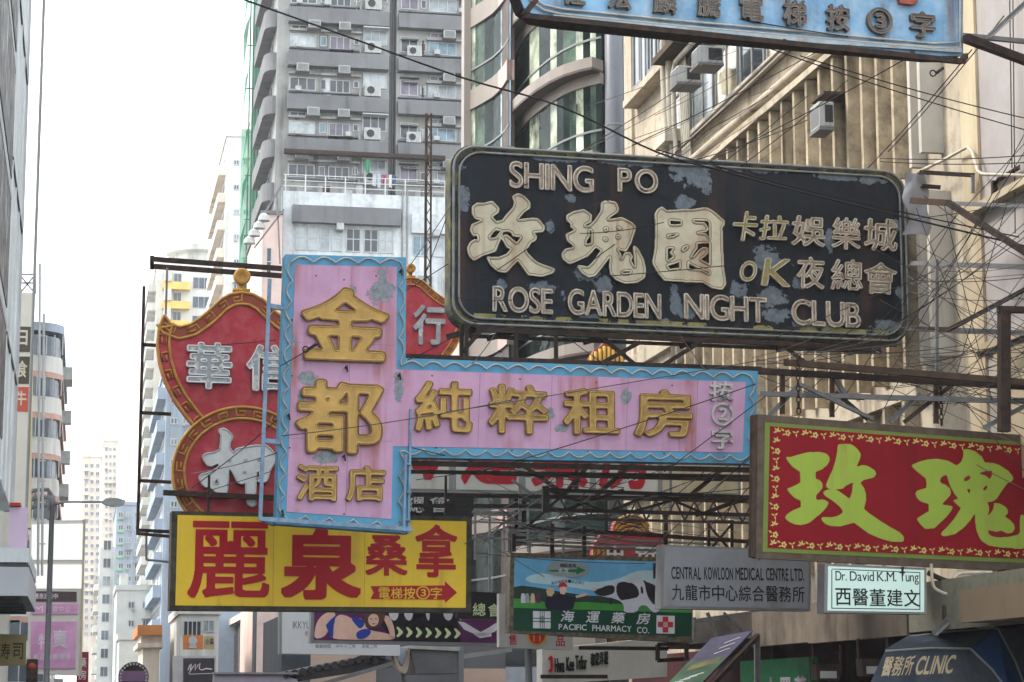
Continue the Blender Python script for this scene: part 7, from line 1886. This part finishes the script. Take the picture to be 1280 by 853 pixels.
TC = Place('tiled_canopy', 'dark Chinese tiled canopy roof sloping above a shop at the lower edge', 'canopy', at(430, 850, 70))
m = MB()
M_TILE = weather('black_roof_tile', c(62, 60, 62), rough=0.6, var=0.2, vscale=3)
p, q = at(358, 846, 70), at(478, 822, 70)
TC.part(MB().extrude([[(p.x, p.z), (q.x, q.z), (at(490, 826, 70).x, at(490, 826, 70).z), (at(490, 834, 70).x, at(490, 834, 70).z), (at(380, 851, 70).x, at(380, 851, 70).z)]], lambda x, z, k: (x, (70, 73)[k], z)), 'roof_slope', M_TILE)
n = 13
for i in range(n):
    t = i / (n - 1); b0 = p.lerp(q, t)
    m.lathe((b0.x, 69.95, b0.z + 0.06), [(0.11, 0), (0.12, 0.1), (0.11, 3.0)], 10, 'y')
TC.part(m, 'roof_tile', M_TILE)
TC.part(MB().beam(at(392, 858, 69.6), at(496, 828, 69.6), 0.12), 'gutter', M_STEEL2)
TC.part(MB().beam(at(440, 826, 69.7), at(470, 812, 69.7), 0.08).beam(at(470, 812, 69.7), at(470, 836, 69.7), 0.08), 'bracket', M_STEEL)
MC2 = Place('metal_canopy', 'grey metal shop canopy with a chrome rounded end at the lower edge', 'canopy', at(560, 850, 68))
def pr(pts, Y0, Y1_): 
    w = [at(x, y, Y0) for x, y in pts]; return MB().extrude([[(v.x, v.z) for v in w]], lambda x, z, k: (x, (Y0, Y1_)[k], z))
MC2.part(pr([(512, 811), (574, 814), (574, 842), (520, 842)], 68, 71), 'body', weather('grey_canopy_metal', c(112, 114, 120), rough=0.4, metal=0.3, var=0.1))
MC2.part(pr([(512, 807), (575, 809), (575, 814), (512, 811)], 67.9, 71.1), 'top_edge', M_AC)
ring = [(491, 810), (492, 822), (497, 834), (503, 842), (508, 842), (511, 832), (512, 822), (513, 810), (509, 810), (507, 826), (502, 835), (497, 826), (495, 810)]
MC2.part(pr(smooth_closed(ring, 1), 67.8, 68.4), 'chrome_end', weather('chrome', c(186, 170, 158), rough=0.2, metal=0.8))
MC2.part(pr([(496, 810), (508, 810), (506, 826), (502, 833), (498, 826)], 68.1, 68.3), 'end_panel', M_FB)
MC2.part(MB().beam(at(576, 806, 68), at(576, 858, 68), 0.16), 'post', M_LAMP)
MC2.part(MB().beam(at(503, 836, 68.5), at(505, 860, 68.5), 0.13), 'post', M_LAMP)
MC2.part(pr([(577, 818), (640, 810), (640, 815), (577, 824)], 69, 69.3), 'side_beam', M_AFRAME)
PO2 = Place('sign_pole', 'grey round post under the small white sale sign', 'pole', (at(661, 853, 54.3).x, 54.3, 0.1))
PO2.part(MB().tube([(at(661, 853, 54.3).x, 54.3, 0.1), (at(661, 853, 54.3).x, 54.3, at(661, 812, 54.3).z)], 0.09, 10), 'shaft', M_LAMP)

# ------------------------------------------------------------------ shop fronts under the finned building
M_CONC = weather('streaked_old_concrete', c(128, 116, 104), rough=0.9, var=0.2, vscale=0.8, streak=(c(62, 54, 48), 0.9, 2.4), fine=(c(92, 82, 72), 0.6, 2.5), bump=0.2)
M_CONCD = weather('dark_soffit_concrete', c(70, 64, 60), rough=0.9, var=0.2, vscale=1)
XC = 15.3
CC = Place('concrete_canopy', 'old streaked concrete canopy along the shop fronts, paint flaking', 'canopy', (16.6, 44, 3.0))
zl = on_x(1102, 797, XC).z
CC.part(MB().box(XC, XC + 0.16, 40.5, 46.4, zl, zl + 0.85), 'fascia', M_CONC)
CC.part(MB().box(XC + 0.02, XC + 0.18, 46.45, 50.6, zl + 0.03, zl + 0.82), 'fascia', M_CONC)
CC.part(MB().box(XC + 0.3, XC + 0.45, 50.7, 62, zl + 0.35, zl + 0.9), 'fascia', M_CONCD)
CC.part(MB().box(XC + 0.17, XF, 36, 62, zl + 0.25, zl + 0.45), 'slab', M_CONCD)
CC.part(MB().box(XC + 0.03, XC + 0.17, 33, 40.45, zl + 0.05, zl + 0.95), 'fascia', weather('spotted_pale_concrete', c(136, 134, 118), rough=0.9, var=0.12, vscale=0.9, peel=(c(84, 78, 70), 0.66, 3.0), fine=(c(104, 98, 86), 0.7, 5)))
CC.part(MB().box(XC - 0.45, XC + 0.0, 33, 36.7, zl + 0.1, on_x(1200, 738, XC - 0.45).z), 'boarding', weather('beige_fibre_board', c(148, 128, 106), rough=0.8, var=0.08, vscale=0.8, streak=(c(110, 88, 66), 0.5, 2.2)))
SF = Place('shop_front', 'dark shop front interiors beneath the concrete canopy', 'shop front', (17.2, 46, 0.1))
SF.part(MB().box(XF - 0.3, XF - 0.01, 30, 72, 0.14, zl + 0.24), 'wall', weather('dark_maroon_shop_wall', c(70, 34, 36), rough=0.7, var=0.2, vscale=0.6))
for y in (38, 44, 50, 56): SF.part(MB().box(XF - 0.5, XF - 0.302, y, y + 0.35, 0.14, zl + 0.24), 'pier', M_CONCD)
for i, (ya, yb) in enumerate(((on_x(1012, 830, 16.4).y, on_x(950, 830, 16.4).y), (on_x(944, 830, 16.4).y, on_x(925, 830, 16.4).y))):
    GSN = Place('green_shop_sign', ('green shop fascia sign with white characters, nearer the blue awning', 'green shop fascia sign without visible writing, deeper under the canopy')[i], 'sign', (16.4, ya, 2.2))
    z0 = on_x(1000, 822, 16.4).z - 1.25
    GSN.part(MB().box(16.4, 16.6, ya, yb, z0, z0 + 1.25), 'panel', weather('bright_green_panel', c(36, 138, 86), rough=0.4, var=0.08))
    if i == 0:
        m = MB()
        for k, t in enumerate('大眾藥'):
            g, bb = font_glyph(t, 2.5, 1.4)
            yy = yb - 0.5 - k * 1.15; s = 0.75
            for gr in g:
                m.extrude([[(-(yy - (p[0] - bb[0]) * s * 1.2), z0 + 0.12 + (p[1] - bb[1]) * s) for p in lp] for lp in gr], lambda x, z, k2: ((16.37, 16.398)[k2], -x, z))
        GSN.part(m, 'lettering', M_PPRINT)
for i, (px, py) in enumerate(((1034, 838), (1092, 832))):
    Y = (43.0, 40.6)[i]
    p = at(px, py, Y)
    FL = Place('floodlight', ('small black floodlight hanging beneath the concrete canopy', 'small black floodlight beneath the canopy beside the blue awning')[i], 'floodlight', p, 'floodlights under the canopy')
    FL.part(MB().prism([(p.x - 0.26, p.z - 0.2), (p.x + 0.2, p.z - 0.2), (p.x + 0.26, p.z + 0.02), (p.x + 0.26, p.z + 0.12), (p.x - 0.28, p.z + 0.12), (p.x - 0.28, p.z)], Y - 0.15, Y + 0.2), 'housing', M_STEEL)
    FL.part(MB().box(p.x - 0.2, p.x + 0.14, Y - 0.165, Y - 0.152, p.z - 0.16, p.z - 0.02), 'lens', weather('floodlight_lens', c(186, 186, 182), rough=0.2))
    for sx in (-0.3, 0.27): FL.part(MB().beam((p.x + sx, Y, p.z + 0.12), (p.x + sx, Y, p.z + 0.5), 0.04), 'bracket', M_STEEL)
# blue clinic awning
M_AWN = weather('dusty_blue_canvas', c(60, 68, 80), rough=0.9, var=0.2, vscale=1.2, streak=(c(84, 84, 80), 0.6, 2.5), fine=(c(92, 92, 88), 0.7, 2.0), bump=0.08)
M_AWNB = weather('lit_through_blue_canvas', c(38, 76, 126), rough=0.85, var=0.12, vscale=1.0)  # end canvas coloured brighter, as if daylight shone through it
M_PIPING = weather('grey_awning_piping', c(150, 150, 146), rough=0.6)
YA = 38.4
AW = Place('clinic_awning', 'dusty blue canvas clinic awning with cream lettering on its sloped front', 'awning', at(1180, 853, YA))
A = lambda x, y, Y: at(x, y, Y)
fl_, fr_ = A(1084, 862, YA), A(1262, 868, YA)            # lower front edge
tl, tr = A(1106, 814, YA + 0.3), None   # knee
bl, br = A(1136, 796, YA + 1.2), A(1246, 786, YA + 1.0)   # upper ridge
_n = (fr_ - fl_).cross(tl - fl_).normalized(); _d = ray(1212, 811); tr = EYE + _d * ((fl_ - EYE).dot(_n) / _d.dot(_n))
el, er = A(1284, 869, YA + 1.6), A(1300, 780, YA + 1.9)
def quad(a, b, d, e, th=0.03):
    vs = [a, b, d, e]; n_ = (b - a).cross(e - a).normalized() * th
    return MB().add(vs + [v + n_ for v in vs], [(0, 1, 2, 3), (7, 6, 5, 4), (0, 4, 5, 1), (1, 5, 6, 2), (2, 6, 7, 3), (3, 7, 4, 0)])
AW.part(quad(fl_, fr_, tr, tl), 'front_panel', M_AWN)
AW.part(quad(tl, tr, br, bl), 'upper_panel', M_AWN)
AW.part(quad(bl, br, br + Vector((1.2, 1.6, 0.05)), bl + Vector((1.4, 0.8, 0.0))), 'roof_panel', M_AWN)
AW.part(quad(fr_, el, br, tr), 'end_panel', M_AWNB)
AW.part(quad(el, A(1330, 870, YA + 1.8), er, br), 'end_panel', M_AWN)
for a, b, d in ((tr, fr_, None), (br, el, None), (tl, tr, None), (bl, br, None), (fl_, fr_, None)):
    mid_ = a.lerp(b, 0.5) + Vector((0.03, -0.06, 0.03))
    AW.part(MB().tube([a + Vector((0, -0.04, 0)), mid_, b + Vector((0, -0.04, 0))], 0.022, 6), 'piping', M_PIPING)
nrm = (fr_ - fl_).cross(tl - fl_).normalized()
if nrm.y > 0: nrm = -nrm
def on_panel(px, py):
    d = ray(px, py); t = (fl_ - EYE).dot(nrm) / d.dot(nrm); return EYE + d * t
m = MB()
def awn_text(text, x0, x1, y0, y1, grow, shear, dy):
    x = 0; items = []
    for ch in text:
        g, bb = font_glyph(ch, grow, 1.0); items.append((g, bb, x - bb[0])); x += bb[2] - bb[0] + 0.08
    x -= 0.08; ylo = min(i[1][1] for i in items); yhi = max(i[1][3] for i in items)
    for g, bb, dx in items:
        for gr in g:
            lps = []
            for lp in gr:
                q = []
                for p in lp:
                    ty = (p[1] - ylo) / (yhi - ylo); tx_ = (p[0] + dx) / x
                    q.append((x0 + (x1 - x0) * tx_ + shear * (ty - 0.5) * (y1 - y0), y1 - (y1 - y0) * ty + dy * tx_))
                lps.append(q)
            m.extrude([[(a, -b) for a, b in lp] for lp in lps], lambda a, b, k: tuple(on_panel(a, -b) + nrm * (0.03 + 0.008 * (1 - k))))
awn_text('醫務所', 1103, 1141, 822, 847, 2.2, 0.28, -2)
awn_text('CLINIC', 1145, 1192, 821.5, 845, 3.2, 0.3, -2)
AW.part(m, 'lettering', weather('cream_canvas_paint', c(190, 172, 140), rough=0.7))
# tilted advertising sheet
TS = Place('tilted_poster_sheet', 'tilted purple and green advertising sheet propped under the old concrete canopy', 'poster', at(880, 850, 47))
q = [at(830, 862, 46), at(872, 862, 45.4), at(941, 790, 47.6), at(890, 799, 48.2)]
TS.part(quad(*q), 'sheet', weather('printed_purple_sheet', c(70, 66, 88), rough=0.5, var=0.2, vscale=1.5))
tn = (q[1] - q[0]).cross(q[3] - q[0]).normalized()
if tn.y > 0: tn = -tn
def strip(u0, v0, u1, v1, w_, mt, nm, lift):
    f = lambda u, v: q[0].lerp(q[1], u).lerp(q[3].lerp(q[2], u), v) + tn * (0.033 + lift)
    TS.part(quad(f(u0, v0), f(u1, v1), f(u1, v1 + w_), f(u0, v0 + w_), 0.002), nm, mt)
strip(0, 0.0, 1, 0.0, 0.5, weather('printed_green', c(52, 82, 56), rough=0.5, var=0.3, vscale=1.5), 'green_print', 0.004)
strip(0.2, 0.3, 0.85, 0.42, 0.12, weather('printed_yellow', c(110, 104, 60), rough=0.5, var=0.3, vscale=2), 'yellow_print', 0.009)
for i in range(5): strip(0.1 + 0.09 * i, 0.06 + i * 0.03, 0.3 + 0.12 * i, 0.05 + i * 0.05, 0.012, M_PPRINT, 'white_print', 0.013)
for i in range(3): strip(0.55, 0.6 + i * 0.1, 0.85, 0.68 + i * 0.1, 0.01, M_PPRINT, 'white_print', 0.013)
TS.part(MB().beam(q[1] + Vector((0.1, 0, -0.1)), q[2] + Vector((0.1, 0, -0.1)), 0.1).beam(q[0], q[1], 0.06), 'frame', M_STEEL)
# clutter between the canopy and the red sign: pipes, junk and a small box sign
def junk(name, label, cat, mb, mt, group=None):
    return tag(mb.build(name, mt, None), label, cat, group)
junk('bent_conduit', 'pale bent conduit looping beneath the red and lime sign', 'conduit', MB().tube(spline([(1164, 705, 38.5), (1166, 730, 38.5), (1172, 738, 38.5), (1186, 742, 38.5), (1192, 726, 38.5), (1202, 717, 38.5), (1240, 716, 38.4)]), 0.03, 8), M_WHITEPIPE)
junk('cable_bundle', 'tangled dark cable bundle hanging below the red sign', 'cables', MB().tube(spline([(1160, 716, 38.8), (1190, 728, 38.8), (1220, 722, 38.8), (1250, 726, 38.8), (1280, 718, 38.8)]), 0.05, 7).tube(spline([(1184, 742, 38.7), (1200, 736, 38.7), (1236, 732, 38.7), (1290, 722, 38.7)]), 0.035, 6), M_STEEL)
BX = Place('box_sign', 'small black framed box sign with a pale panel at the frame edge', 'sign', at(1275, 745, 37.2))
BX.part(MB().box(at(1255, 740, 37.2).x, at(1300, 740, 37.2).x, 37.2, 37.5, at(1270, 750, 37.2).z, at(1270, 712, 37.2).z), 'frame', M_STEEL)
BX.part(MB().box(at(1267, 740, 37.2).x, at(1298, 740, 37.2).x, 37.17, 37.199, at(1270, 746, 37.2).z, at(1270, 718, 37.2).z), 'panel', M_GREYP)
steel('wall_bracket', 'short grey strut with rusty plate above the blue awning', [('strut', M_STEEL2, 0.1, [((1168, 792, 38.3), (1198, 764, 38.6))]), ('plate', M_RUST, 0.12, [((1183, 757, 38.6), (1183, 775, 38.6)), ((1183, 766, 38.6), (1200, 763, 38.6))])], 'bracket')
steel('wall_bracket', 'light steel angle frame standing on the old concrete canopy', [('brace', M_STEEL2, 0.07, [((868, 772, 49), (868, 800, 49)), ((884, 766, 49), (896, 795, 49)), ((866, 778, 49), (910, 772, 49)), ((905, 766, 49), (930, 790, 49)), ((945, 792, 48), (945, 862, 48)), ((948, 792, 48), (948, 862, 48))])], 'bracket')
steel('wall_bracket', 'black square bracket frame beneath the cow poster sign end', [('arm', M_STEEL, 0.09, [((822, 806, 51), (858, 804, 51)), ((822, 826, 51), (858, 824, 51)), ((822, 806, 51), (822, 826, 51)), ((858, 796, 51), (858, 826, 51)), ((724, 810, 51), (836, 811, 51)), ((676, 846, 51), (760, 846, 51))])], 'bracket')

# ------------------------------------------------------------------ haze
hz = MB().box(-140, 160, -60, 700, -1.5, 75).build('haze', None)
tag(hz, kind='stuff')
hm = bpy.data.materials.new('street_haze'); hm.use_nodes = True
N_, L_ = hm.node_tree.nodes, hm.node_tree.links
N_.clear()
ho = N_.new('ShaderNodeOutputMaterial'); hv = N_.new('ShaderNodeVolumePrincipled')
hv.inputs['Color'].default_value = (0.96, 0.98, 1.0, 1); hv.inputs['Density'].default_value = 0.00028; hv.inputs['Anisotropy'].default_value = 0.35
L_.new(hv.outputs['Volume'], ho.inputs['Volume'])
hz.data.materials.append(hm)
